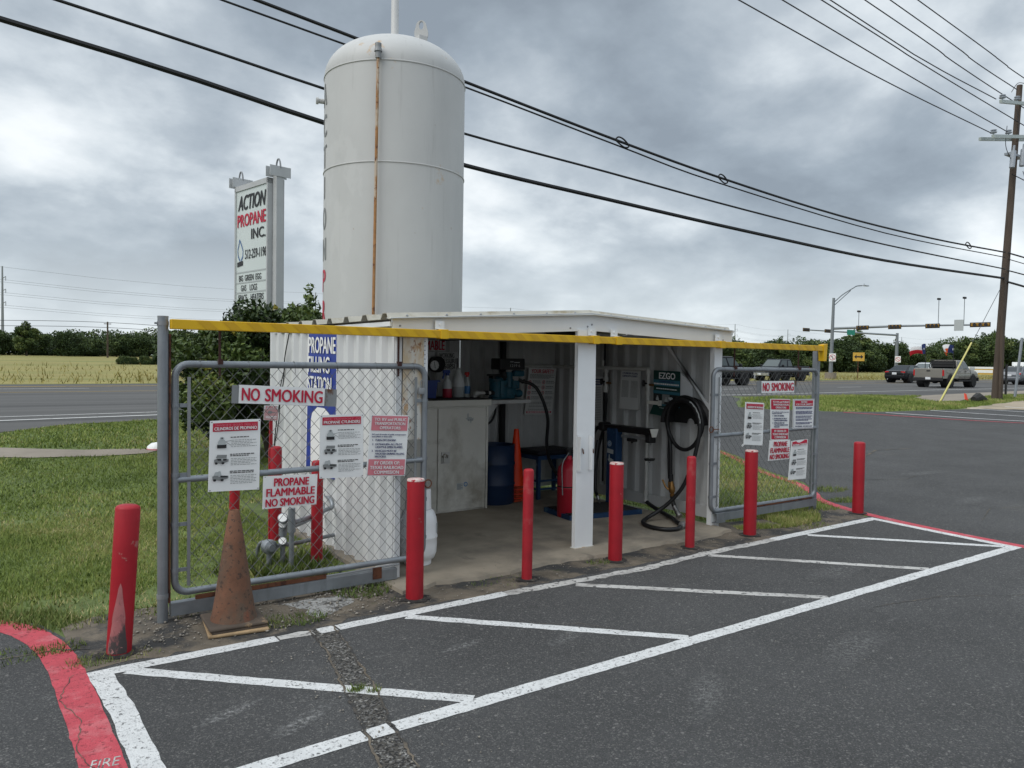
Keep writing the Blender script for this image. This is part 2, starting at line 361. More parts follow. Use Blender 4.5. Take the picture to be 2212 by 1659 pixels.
ROAD = [(-420, -8), (-80, 10), (-20, 14.2), (-6, 15.1), (.47, 15.87), (1.6, 16.96), (3.3, 17.55), (11.5, 18.2), (12.6, 19.4), (16, 21.9), (27, 22.5), (26.5, 21.2), (28.3, 20.4), (33, 19.9), (36.3, 18.1), (42.5, 17.95), (48, 18.6), (60, 20.3), (120, 24), (1000, 60),
        (1000, 60.5), (300, 45.5), (120, 42.2), (66, 40.95), (7.5, 40.15), (1.2, 39.8), (-80, 37.5), (-420, 26)]
sheet('parking_lot', LOT, .004, MATS['asphalt'])
sheet('road', ROAD, .008, MATS['road_asphalt'])
sheet('field', [(-420, 26.5), (-80, 38), (1.2, 40.3), (7.5, 40.6), (66, 41.4), (120, 42.7), (300, 46), (620, 54), (620, 690), (-420, 690)], .006, MATS['field'])
sheet('path', [(-30, 14.6), (-6, 14.3), (.4, 14.13), (1.47, 13.62), (2.55, 13.3), (2.3, 13.02), (1.58, 12.94), (.4, 13.25), (-6, 13.5), (-30, 13.9)], .010, MATS['pale_concrete'], jit=.04, seg=.4)
sheet('apron', [(32, 15.5), (33.2, 17.0), (37.1, 18.5), (45, 19.5), (60, 20.9), (60, 19.6), (48, 18.0), (42.5, 17.5), (38, 16.6), (33.6, 15.3)], .014, MATS['pale_concrete'], jit=.05, seg=.6)
sheet('sandy_shoulder', [(29.5, 13.4), (32.2, 12.6), (36, 11.2), (60, 9), (60, 14.9), (44, 15.0), (39, 15.0), (36.3, 14.45), (32, 13.7)], .012, MATS['sand'], jit=.12, seg=.6)
sheet('dirt_verge', [(.5, 4.62), (1.5, 4.62), (2.45, 4.66), (2.62, 5.0), (2.58, 5.62), (2.2, 5.72), (1.6, 5.6), (1.1, 5.5), (.85, 5.62), (.5, 5.55)], .0054, MATS['dirt'], jit=.05, seg=.12)
sheet('dirt_verge', [(2.3, 4.62), (6.4, 4.62), (7.2, 4.62), (8.3, 4.72), (8.55, 5.25), (8.1, 5.35), (7.4, 5.22), (6.5, 5.4), (6.2, 5.1), (2.5, 5.1)], .0050, MATS['dirt'], jit=.03, seg=.12)
def slab():
    top = [(2.56, 7.86)]
    for i in range(36):
        x = 2.56+(6.32-2.56)*i/35; top.append((x, (4.93 if i < 3 else 4.98)+.03*math.sin(x*5.1)+random.uniform(-.02, .02)+(.05 if i > 33 else 0)))
    top += [(6.33, 5.6), (6.33, 7.86)]
    o = [(x+(.0 if 2.6 < x < 6.3 else (.03 if x > 4 else -.03)), y-(.05 if y < 5.2 else -.03)) for x, y in top]
    n = len(top); mb = MB(); mb.add([(x, y, .03) for x, y in top]+[(x, y, -.08) for x, y in o], [tuple(range(n))]+[(i, (i+1) % n, n+(i+1) % n, n+i) for i in range(n)])
    mb.build('concrete_floor', MATS['concrete'], kind='structure')
slab()
def stripes():
    a, b = MB(), MB(); o = .0066
    # inner line: bright ends, faint where the traffic of gravel crosses it
    ribbon(a, [(.62, 4.56), (1.52, 4.555)], .10, o); ribbon(b, [(1.53, 4.55), (1.74, 4.545)], .07, o, jit=.02)
    ribbon(a, [(1.775, 4.54), (1.885, 4.54)], .10, o); ribbon(a, [(1.90, 4.54), (3.2, 4.55)], .10, o)
    ribbon(b, [(3.2, 4.55), (3.9, 4.52), (4.6, 4.50), (5.35, 4.56)], .095, o, jit=.012); ribbon(b, [(5.35, 4.56), (6.4, 4.58)], .10, o, jit=.01)
    ribbon(a, [(6.4, 4.58), (8.24, 4.62)], .105, o)
    ribbon(a, [(.58, 3.14), (1.455, 3.155)], .10, o); ribbon(a, [(1.475, 3.155), (1.585, 3.155)], .10, o); ribbon(a, [(1.605, 3.155), (8.16, 3.15)], .10, o)
    ribbon(a, [(.57, 4.60), (.60, 4.0), (.605, 3.05)], .115, o+.0003); ribbon(a, [(8.24, 4.66), (8.17, 4.0), (8.1, 3.12)], .10, o+.0003)
    for k, (p, q, m) in enumerate((((.70, 4.52), (2.06, 3.20), a), ((2.36, 4.49), (3.64, 3.20), a), ((3.78, 4.45), (5.14, 3.20), b), ((5.36, 4.51), (6.6, 3.19), b), ((6.86, 4.52), (8.05, 3.22), a))):
        ribbon(m, [p, q], .085, o-.0005)
    for x in (27.6, 30.5, 33.4, 36.3): ribbon(a, [(x-3.2, 13.35), (x, 10.2), (x+1.2, 9)], .12, .014, jit=0, seg=.5)
    a.build('parking_markings', MATS['white_line'], kind='structure', fix=False); b.build('faded_parking_markings', MATS['faded_line'], kind='structure', fix=False)
    c = MB(); sm2 = lambda p: [(v.x, v.y) for v in crv([(x, y, 0) for x, y in p], 8)]
    ribbon(c, sm2([(-8, 5.98), (-2, 5.92), (-.2, 5.87), (.10, 5.76), (.27, 5.52), (.37, 5.2), (.42, 4.85), (.44, 4.3), (.45, 3.6), (.46, 2.5), (.47, 1), (.5, -6)]), .165, .0062, jit=.0035, seg=.045)
    ribbon(c, sm2([(11.95, 9.9), (11.4, 9.05), (10.6, 8.05), (10.1, 7.3), (9.72, 6.6), (9.2, 6.0), (8.84, 5.68), (8.58, 5.22), (8.42, 4.75), (8.29, 4.1), (8.22, 3.2), (8.25, 2), (8.3, -4)]), .13, .0062, jit=.0035, seg=.05)
    ribbon(c, [(22.7, 13.8), (26.6, 10.1), (29, 7.9)], .12, .013, jit=.0, seg=.4)
    c.build('red_kerb_line', MATS['red_line'], kind='structure', fix=False)
    # stencilled letters on the red line
    t = MB(); V, F, asp = txt('FIRE')
    t.add([(.40+.105*x+.02*(1-y), 3.58-.075*y-.02*x, .0072) for x, y in V], F); V, F, asp = txt('LANE'); t.add([(.40+.105*x+.02*(1-y), 3.44-.075*y-.02*x, .0072) for x, y in V], F)
    t.build('stencil_letters', MATS['faded_line'], kind='structure', fix=False)
    r, y = MB(), MB()
    ribbon(r, [(-80, 12.0), (0, 18.3), (3.5, 18.85), (26, 21.9), (36, 22.3), (48, 22.8), (55, 22.9), (120, 26)], .16, .014, jit=0, seg=2)
    ribbon(r, [(-80, 13.4), (.5, 19.45), (3.7, 19.85), (16, 20.6)], .10, .014, jit=0, seg=2)
    for x in range(-40, 200, 12): ribbon(r, [(x+.7, 25.65+.045*x), (x+3.7, 25.65+.045*(x+3))], .13, .014, jit=0, seg=1)
    for x in range(-40, 200, 12): ribbon(r, [(x+5, 34.9+.02*x), (x+8, 34.9+.02*(x+3))], .13, .014, jit=0, seg=1)
    for y0, k in ((37.3, .02), (31.7, .03), (37.0, .02)): ribbon(y, [(-80, y0-80*k), (0, y0), (120, y0+120*k)], .13, .014, jit=0, seg=4)
    r.build('road_lines', MATS['road_white'], kind='structure', fix=False); y.build('yellow_road_lines', MATS['road_yellow'], kind='structure', fix=False)
stripes()
sheet('old_trench_patch', [(1.74, 4.62), (1.89, 4.60), (1.83, 4.2), (1.71, 3.57), (1.60, 3.17), (1.54, 2.84), (1.42, 2.3), (1.2, 1.2), (1.03, 1.2), (1.27, 2.3), (1.40, 2.9), (1.47, 3.18), (1.585, 3.72), (1.69, 4.2)], .0056, MATS['old_patch'], jit=.008, seg=.05)
sheet('pale_rubble_patch', [(1.75, 5.16), (1.95, 5.2), (2.2, 5.14), (2.22, 5.0), (2.05, 4.86), (1.9, 4.78), (1.82, 4.86), (1.86, 4.98)], .0064, MATS['rubble'], jit=.02, seg=.05)
def cracks():
    mb = MB()
    def crack(path, w, seg=.03):
        P = [Vector(p) for p in path]; D = []
        for a, b in zip(P, P[1:]):
            k = max(1, int((b-a).length/seg)); D += [a.lerp(b, j/k)+Vector((random.uniform(-.008, .008), random.uniform(-.008, .008))) for j in range(k)]
        V = []
        for i, p in enumerate(D):
            t = (D[min(i+1, len(D)-1)]-D[max(i-1, 0)]).normalized(); q = Vector((-t.y, t.x))
            for sg in (1, -1):
                x = p+q*sg*w*random.uniform(.15, 1); V.append((x.x, x.y, .0086))
        mb.add(V, [(2*i, 2*i+1, 2*i+3, 2*i+2) for i in range(len(D)-1)])
    crack([(1.89, 4.60), (1.83, 4.2), (1.71, 3.57), (1.60, 3.17), (1.54, 2.84), (1.42, 2.3), (1.2, 1.2)], .009)
    crack([(1.74, 4.62), (1.69, 4.2), (1.585, 3.72), (1.47, 3.18), (1.40, 2.9), (1.27, 2.3), (1.03, 1.2)], .010)
    crack([(-.6, 5.1), (.1, 5.07), (.42, 5.05), (.6, 4.95)], .009); crack([(.45, 4.6), (.36, 4.3), (.42, 4.0), (.38, 3.7), (.45, 3.3)], .003)
    crack([(5.2, 2.9), (5.9, 2.75), (6.4, 2.45), (7.1, 2.4), (7.9, 2.1)], .004); crack([(9.2, 3.9), (10.1, 4.2), (10.6, 4.0), (11.8, 4.4), (13, 4.3)], .006); crack([(3.0, 3.9), (3.25, 3.75), (3.4, 3.45)], .003); crack([(14, 8), (15, 8.4), (16.2, 8.2)], .03); crack([(10.9, 6.3), (11.6, 6.0), (12.1, 6.1)], .012)
    mb.build('asphalt_cracks', MATS['dirt'], kind='structure', fix=False)
cracks()
def scuffs():
    m = asphalt('scuffed_asphalt', (.066, .0665, .067), grit=.30); nt = m.node_tree; N = nt.nodes; L = nt.links.new; b = N['Principled BSDF']; src = b.inputs['Base Color'].links[0].from_socket; tc = N['Texture Coordinate']
    at = N.new('ShaderNodeAttribute'); at.attribute_name = 'tint'; n = N.new('ShaderNodeTexNoise'); n.inputs['Scale'].default_value = 38; n.inputs['Detail'].default_value = 7; n.inputs['Roughness'].default_value = .7; L(tc.outputs['Object'], n.inputs['Vector'])
    r = N.new('ShaderNodeMapRange'); L(n.outputs[0], r.inputs[0]); r.inputs[1].default_value = .47; r.inputs[2].default_value = .68; k = N.new('ShaderNodeMath'); k.operation = 'MULTIPLY'; L(r.outputs[0], k.inputs[0]); L(at.outputs['Fac'], k.inputs[1])
    mx = N.new('ShaderNodeMix'); mx.data_type = 'RGBA'; L(k.outputs[0], mx.inputs[0]); L(src, mx.inputs[6]); mx.inputs[7].default_value = (.42, .42, .41, 1); L(mx.outputs[2], b.inputs['Base Color'])
    V, F, T = [], [], []
    for x, y, l, w, a, s in ((1.02, 3.72, .22, .06, .35, .8), (1.28, 3.45, .24, .07, .5, .8), (2.4, 3.85, .22, .06, .2, .6), (3.0, 3.62, .24, .08, .3, .5), (3.1, 2.6, .4, .12, .6, .4), (4.4, 2.55, .5, .16, .2, .4), (5.9, 3.6, .5, .18, .1, .35), (6.5, 2.4, .6, .16, .3, .35), (10.5, 4.6, .6, .16, .1, .4), (12.5, 6.2, .8, .18, -.1, .4), (9.6, 2.6, .6, .16, .4, .35)):
        o = len(V); n_ = 12; c, d = math.cos(a), math.sin(a)
        for q, rr in ((0, .0), (1, .35), (2, .7), (3, 1.)):
            for i in range(n_):
                t = 2*math.pi*i/n_; u, v = l*rr*math.cos(t)*random.uniform(.8, 1.1), w*rr*math.sin(t)*random.uniform(.8, 1.1); V.append((x+u*c-v*d, y+u*d+v*c, .0046+.00006*len(V)/48)); T.append(s*(1-rr)**.8)
        for q in range(3):
            for i in range(n_): F.append((o+q*n_+i, o+q*n_+(i+1) % n_, o+(q+1)*n_+(i+1) % n_, o+(q+1)*n_+i))
    me = bpy.data.meshes.new('asphalt_scuffs'); me.from_pydata(V, [], F); at_ = me.attributes.new('tint', 'FLOAT', 'POINT'); at_.data.foreach_set('value', T); me.materials.append(m); o = bpy.data.objects.new('asphalt_scuffs', me); COL.objects.link(o); tag(o, kind='structure')
scuffs()

# ------------------------------------------------------------------ grass, weeds, gravel
def inside(poly, X, Y):
    r = np.zeros(len(X), bool); n = len(poly)
    for i in range(n):
        (x0, y0), (x1, y1) = poly[i], poly[(i+1) % n]
        if y0 == y1: continue
        c = ((y0 > Y) != (y1 > Y)) & (X < (x1-x0)*(Y-y0)/(y1-y0)+x0); r ^= c
    return r
ZT = np.vectorize(zt)
def fbm(X, Y, s, seed):
    g = np.random.default_rng(seed).random((64, 64)); x, y = X*s, Y*s; i, j = np.floor(x).astype(int), np.floor(y).astype(int); fx, fy = x-i, y-j
    fx, fy = fx*fx*(3-2*fx), fy*fy*(3-2*fy); G = lambda a, b: g[a % 64, b % 64]
    return (G(i, j)*(1-fx)+G(i+1, j)*fx)*(1-fy)+(G(i, j+1)*(1-fx)+G(i+1, j+1)*fx)*fy
def blades(name, areas, mat, label=None):
    """areas: (poly, count, height, width, keep(X,Y)->prob, dryness)"""
    VS, FS, TS = [], [], []; o = 0
    for poly, cnt, h, w, keep, dry in areas:
        P = np.array(poly); lo, hi = P.min(0), P.max(0); X = RNG.uniform(lo[0], hi[0], cnt); Y = RNG.uniform(lo[1], hi[1], cnt)
        k = inside(poly, X, Y)
        if keep is not None: k &= RNG.random(cnt) < keep(X, Y)
        X, Y = X[k], Y[k]; n = len(X)
        if not n: continue
        Z = ZT(Y); a = RNG.uniform(0, 6.283, n); b = RNG.uniform(0, 6.283, n); ln = RNG.uniform(.15, .9, n); hh = h*RNG.uniform(.45, 1.25, n)*(.6+.8*fbm(X, Y, 2.1, 5)); ww = w*RNG.uniform(.6, 1.3, n)/2
        ca, sa, cb, sb = np.cos(a), np.sin(a), np.cos(b), np.sin(b)
        V = np.zeros((n, 3, 3)); V[:, 0] = np.stack([X-ca*ww, Y-sa*ww, Z], 1); V[:, 1] = np.stack([X+ca*ww, Y+sa*ww, Z], 1)
        V[:, 2] = np.stack([X+cb*ln*hh, Y+sb*ln*hh, Z+hh*np.sqrt(1-.6*ln**2)], 1)
        VS.append(V.reshape(-1, 3)); FS.append(np.arange(3*n).reshape(-1, 3)+o); o += 3*n
        TS.append(np.clip(RNG.normal(.40, .17, n)+.55*(fbm(X, Y, .9, 3)-.5)+.35*(fbm(X, Y, 3.3, 8)-.5)+dry(X, Y)*RNG.random(n), 0, 1))
    return tag(mesh_np(name, np.concatenate(VS), np.concatenate(FS), mat, np.concatenate(TS)), kind='stuff')
near_dry = lambda X, Y: np.clip(1.15-np.abs(Y-5.55)/.55, 0, .8)*(X < 3)+.10
L1 = [(-3.5, 5.93), (.1, 5.86), (.34, 5.66), (.5, 5.5), (1.0, 5.42), (1.6, 5.5), (2.45, 5.62), (2.55, 6.2), (2.55, 9), (-3.5, 9)]
L2 = [(-4, 9), (4.5, 9), (7, 9), (7, 12.95), (2, 12.95), (.4, 13.2), (-4, 13.3)]
L3 = [(-3, 14.2), (.4, 14.2), (1.5, 13.65), (2.6, 13.2), (9, 13), (9, 17.6), (3.3, 17.45), (1.6, 16.9), (.4, 15.8), (-3, 15.2)]
R1 = [(6.5, 5.35), (7.4, 5.25), (8.1, 5.2), (8.45, 5.1), (8.8, 5.65), (9.3, 6.2), (9.85, 6.75), (10.3, 7.5), (10.7, 8.1), (11.5, 9.1), (12, 9.9), (12.2, 12), (6.5, 12)]
R2 = [(6.45, 5.02), (7.0, 4.82), (7.6, 4.85), (7.95, 5.1), (7.5, 5.28), (6.6, 5.3)]
ISL = [(20.6, 15.2), (22.7, 14.1), (24.4, 13.66), (29.3, 13.4), (32, 13.75), (36.2, 14.5), (42, 14.8), (44, 17.6), (42.5, 17.4), (38.3, 16.4), (33.6, 15.1), (31.9, 15.3), (33, 17.1), (36, 18), (33, 19.8), (28.3, 20.3), (24.9, 19.4), (20.3, 15.9)]
IN = [(2.9, 7.9), (6.4, 7.9), (6.4, 5.6), (6.38, 5.6), (6.38, 8.3), (2.9, 8.3)]
blades('lawn_grass', [
    (L1, 130000, .036, .0065, lambda X, Y: np.clip((Y-5.42)*1.3, .08, 1)*np.where(fbm(X, Y, 1.7, 14)+.25*fbm(X, Y, 6, 2) > .88, .25, 1), near_dry), (L2, 90000, .04, .012, None, lambda X, Y: .12+0*X), (L3, 50000, .05, .02, None, lambda X, Y: .2+0*X),
    (R1, 100000, .05, .010, lambda X, Y: np.clip(1.15-.5*(fbm(X, Y, 1.1, 9) > .62), 0, 1), lambda X, Y: .30+0*X), (R2, 9000, .05, .008, lambda X, Y: (fbm(X, Y, 4, 4) > .42)*1., lambda X, Y: .3+0*X),
    (ISL, 80000, .10, .028, None, lambda X, Y: .12+0*X), (IN, 20000, .07, .008, None, lambda X, Y: 0*X)], MATS['grass'])
FD = [(-6, 40.3), (66, 41.6), (130, 43.2), (130, 62), (20, 75), (-6, 75)]
blades('field_grass', [(FD, 70000, .34, .07, lambda X, Y: np.clip(.75-(Y-40)/22, .10, 1)*np.where(fbm(X, Y, .25, 3) > .5, 1, .4), lambda X, Y: .25+0*X)], MATS['field_grass'])
def tuft_stuff():
    A = []
    def spot(x, y, r, n, h=.05, w=.008): A.append(([(x+r*math.cos(t)*random.uniform(.7, 1.2), y+r*.6*math.sin(t)*random.uniform(.7, 1.2)) for t in (i*.6283 for i in range(10))], n, h, w, None, lambda X, Y: .1+0*X))
    spot(1.72, 4.80, .24, 520, .04); spot(1.5, 4.9, .2, 160, .035); spot(2.35, 5.14, .26, 420, .05, .012); spot(2.15, 5.40, .2, 320, .05, .012); spot(4.35, 4.83, .12, 130, .035, .008); spot(1.63, 3.62, .05, 160, .05); spot(1.69, 3.56, .04, 60); spot(.56, 4.77, .16, 330, .035, .006); spot(.78, 4.74, .16, 200, .03, .006); spot(.15, 5.06, .3, 500, .03); spot(.40, 5.07, .16, 300, .03); spot(.25, 5.78, .25, 700, .05); spot(.42, 5.60, .22, 500, .04); spot(.6, 5.5, .3, 350, .035); spot(-.2, 5.95, .5, 600, .05); spot(1.2, 5.45, .4, 350, .035)
    spot(2.05, 5.95, .25, 1500, .11, .02); spot(1.8, 6.25, .25, 1300, .12, .02); spot(2.3, 6.2, .2, 700, .1, .02); spot(3.3, 4.86, .3, 120, .03); spot(2.5, 4.85, .1, 50, .02); spot(9.0, 5.45, .25, 500, .05, .01); spot(9.6, 6.0, .3, 500, .05, .01); spot(7.3, 4.75, .3, 200, .04)
    A.append((L1, 9000, .032, .02, lambda X, Y: (fbm(X, Y, 2.6, 6) > .55)*1., lambda X, Y: 0*X)); A.append((L2, 7000, .035, .03, lambda X, Y: (fbm(X, Y, 1.6, 7) > .55)*1., lambda X, Y: 0*X))
    blades('weeds', A, MATS['weeds'])
tuft_stuff()
def gravel():
    V, F = [], []; o = 0
    base = np.array([(1, 0, 0), (-1, 0, 0), (0, 1, 0), (0, -1, 0), (0, 0, 1), (0, 0, -1)], float); T = [(0, 2, 4), (2, 1, 4), (1, 3, 4), (3, 0, 4), (2, 0, 5), (1, 2, 5), (3, 1, 5), (0, 3, 5)]
    def put(n, x0, x1, y0, y1, s0, s1):
        nonlocal o
        for _ in range(n):
            x, y, s = random.uniform(x0, x1), random.uniform(y0, y1), random.uniform(s0, s1)*random.choice((.5, .7, 1))
            q = base*s*RNG.uniform(.55, 1.2, (6, 1))*np.array([1, .9, .6]); a = random.uniform(0, 6); c, d = math.cos(a), math.sin(a)
            q = np.stack([q[:, 0]*c-q[:, 1]*d+x, q[:, 0]*d+q[:, 1]*c+y, q[:, 2]+.010+s*.2], 1); V.append(q); F.extend([(i+o, j+o, k+o) for i, j, k in T]); o += 6
    put(900, .75, 2.5, 4.68, 5.6, .004, .017); put(70, 2.1, 2.7, 4.95, 5.6, .008, .024); put(160, 2.5, 6.3, 4.62, 4.95, .003, .012); put(120, 6.4, 8.2, 4.7, 5.2, .003, .012); put(160, 1.35, 1.9, 2.7, 4.5, .003, .009); put(130, .5, 8, 2.2, 4.5, .002, .006); put(60, 1.9, 2.6, 5.7, 6.8, .01, .035)
    tag(mesh_np('gravel', np.concatenate(V), np.array(F), MATS['stone']), kind='stuff')
gravel()
# ------------------------------------------------------------------ painted metals, plastics, prints
M('galvanised', (.25, .27, .29), .5, .6, var=.18, vs=6, spots=[((.20, .215, .23), .55, .1, 14, (1, 1, .15), .7)], bump=.05)
M('galv_wire', (.15, .155, .155), .6, .35)
M('rust', (.12, .045, .022), .85, var=.4, vs=9, spots=[((.05, .018, .012), .5, .1, 14)])
M('old_galv_rust', (.25, .26, .265), .6, .4, var=.2, spots=[((.14, .075, .045), .60, .06, 5, (1, 1, .4))])
M('red_paint', (.33, .007, .016), .55, var=.14, vs=7, spots=[((.34, .11, .10), .635, .03, 9), ((.035, .02, .018), .69, .015, 17), ((.19, .006, .012), .55, .12, 4, (1, 1, .3), .7), ((.36, .04, .05), .56, .14, 2.2, (1, 1, .6), .5)], bump=.12, bs=70)
M('worn_red_paint', (.33, .011, .02), .65, var=.2, vs=7, spots=[((.36, .06, .06), .55, .07, 5, None, .8), ((.055, .03, .025), .655, .012, 14), ((.50, .36, .33), .72, .01, 22)], bump=.15, bs=70)
M('chipped_cap', (.60, .47, .44), .7, spots=[((.34, .02, .03), .55, .04, 30), ((.72, .66, .6), .62, .03, 45)])
M('scraped', (.36, .13, .13), .8, var=.25, vs=12, spots=[((.06, .048, .048), .43, .08, 7, (1, 1, .5)), ((.42, .20, .19), .6, .05, 30)])
M('yellow_paint', (.70, .42, .008), .42, var=.08, vs=3, spots=[((.40, .24, .02), .66, .05, 8, None, .6), ((.09, .04, .02), .745, .01, 9)])
M('yellow_stripe', (.60, .345, .008), .35)
M('white_paint', (.72, .735, .745), .5, var=.05, vs=3, spots=[((.50, .50, .48), .60, .12, 2.2, (1, 1, .25), .7), ((.36, .25, .15), .70, .05, 4, (1, 1, .12), .8)])
M('white_post_paint', (.76, .775, .785), .5, var=.05, vs=3, spots=[((.55, .50, .43), .60, .1, 2.4, (1.5, 1.5, .3), .6), ((.03, .025, .02), .735, .008, 20), ((.30, .15, .07), .73, .02, 7, (2, 2, .15), .8)])
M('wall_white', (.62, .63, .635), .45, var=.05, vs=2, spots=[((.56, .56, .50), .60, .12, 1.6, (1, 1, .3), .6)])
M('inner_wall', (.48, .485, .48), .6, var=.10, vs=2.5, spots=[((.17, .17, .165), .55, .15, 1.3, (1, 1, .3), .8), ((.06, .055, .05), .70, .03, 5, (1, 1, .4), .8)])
M('roof_edge', (.44, .42, .36), .6, var=.15, vs=5, spots=[((.30, .26, .18), .55, .1, 3)])
M('grey_metal', (.26, .27, .28), .6, .3, var=.15)
M('rusty_white', (.64, .63, .59), .6, var=.06, spots=[((.52, .37, .19), .49, .16, 4.5, (1, 1, .45), .75), ((.42, .22, .07), .56, .08, 11, (1, 1, .5), .85), ((.24, .09, .03), .60, .05, 26, (1, 1, .6), .8)])
M('tank_paint', (.49, .49, .48), .5, var=.04, vs=1.2, spots=[((.40, .41, .41), .5, .2, .7, (1, 1, .3)), ((.30, .31, .31), .70, .05, 3, (1.5, 1.5, .3), .5)], bump=.03, bs=14)
M('sign_white', (.80, .81, .80), .45, var=.05, spots=[((.60, .58, .53), .60, .15, 4, None, .5), ((.35, .28, .2), .70, .04, 9, None, .5)]); M('sign_old', (.62, .63, .62), .5, var=.06)
M('print_red', (.50, .012, .045), .5); M('print_pink', (.62, .20, .235), .5); M('print_black', (.02, .02, .022), .5); M('print_grey', (.22, .23, .23), .6); M('print_pale', (.42, .45, .45), .6)
M('print_navy', (.035, .045, .16), .5); M('print_white', (.80, .80, .80), .5); M('print_blue', (.012, .035, .26), .4, spots=[((.02, .05, .32), .5, .1, 3)]); M('print_teal', (.04, .16, .22), .5); M('print_green', (.007, .048, .040), .5)
M('black_rubber', (.010, .010, .011), .45); M('black_paint', (.012, .012, .013), .5); M('dark_rod', (.05, .02, .016), .8)
MT = MATS

M('dark_collar', (.028, .026, .025), .95, var=.4, vs=14, spots=[((.10, .085, .065), .55, .1, 12)], bump=1, bs=70)
# ------------------------------------------------------------------ bollards
def bollard(x, y, r, h, label, mat, lean=(0, 0), cap=False, rough=False):
    o = thing('bollard', label, 'bollard', (x, y, 0), 'red steel bollards around the filling station')
    d = Vector((lean[0], lean[1], 1)).normalized(); a = Vector((x, y, 0))
    m = MB(); m.lathe([(r, -.12), (r, h*.3), (r*1.005, h*.6), (r, h-.012)]+([(r*.985, h-.006)] if cap else [(r*.93, h-.002)])+([] if cap else [(r*.7, h+.006), (.001, h+.008)]), a, 24, 0, d); m.build('post', mat, o)
    V = [(x+(r-.01)*math.cos(t), y+(r-.01)*math.sin(t), .016) for t in (2*math.pi*i/18 for i in range(18))]+[(x+(r+.02+.05*random.random())*math.cos(t), y+(r+.02+.04*random.random())*math.sin(t), .0095 if y < 5.5 else .004) for t in (2*math.pi*i/18 for i in range(18))]
    MB().add(V, [(i, (i+1) % 18, 18+(i+1) % 18, 18+i) for i in range(18)]).build('base_collar', MATS['dark_collar'], o, fix=False)
    if cap: MB().lathe([(r*1.01, h-.016), (r*1.01, h-.008), (r*.95, h-.002), (r*.5, h+.0), (.001, h+.001)], a, 20, 0, d).build('cap', MT['chipped_cap'], o)
    return o, a, d
B0, a0, d0 = bollard(.70, 4.82, .066, .845, 'leaning red bollard with a scraped bare patch at its foot, beside the curved red line', MT['red_paint'], (.055, -.012))
def scrape():                                   # long triangle where the paint is gone
    m = MB(); V, F = [], []; n = 14
    dirc = Vector((-.35, -.94, 0)).normalized(); t = Vector((0, 0, 1)).cross(dirc).normalized()
    for i in range(n+1):
        z = .02+.40*i/n; w = .052*(1-i/n)**.8+random.uniform(0, .006)
        for j in range(-3, 4):
            ang = w*j/3/.066; p = dirc*math.cos(ang)+t*math.sin(ang); p = p*.0675; V.append(a0+Vector((.055*z, -.012*z, z))+p)
    for i in range(n):
        for j in range(6): k = i*7+j; F.append((k, k+1, k+8, k+7))
    m.add(V, F, smooth=True).build('bare_patch', MT['scraped'], B0)
scrape()
bollard(2.585, 4.80, .062, .862, 'thick red bollard with chipped pale top, in front of the white gas cylinder', MT['red_paint'], cap=True)
bollard(3.545, 4.76, .041, .862, 'thin scuffed red bollard in front of the stacked orange cones and blue stool', MT['worn_red_paint'], (.003, 0))
bollard(4.53, 4.82, .060, .85, 'thick red bollard with pale chipped top next to the white centre post', MT['red_paint'], cap=True)
bollard(5.435, 4.79, .043, .845, 'thin scuffed red bollard in front of the hanging black hose', MT['worn_red_paint'], cap=False)
bollard(6.355, 4.83, .063, .855, 'red bollard standing in front of the chain-link gate with the notice signs', MT['red_paint'], cap=True)
bollard(8.385, 4.885, .062, .825, 'red bollard at the corner of the curving red line beyond the far gate post', MT['red_paint'])
bollard(2.33, 7.06, .060, .872, 'thick red bollard behind the gate at the far end of the gas pipes', MT['red_paint'])
bollard(2.33, 6.01, .047, .86, 'red bollard behind the gate beside the corrugated wall and gas pipes', MT['red_paint'])
bollard(2.22, 8.0, .050, .80, 'red bollard on the grass seen behind the rusty brown traffic cone', MT['red_paint'], (.02, 0))

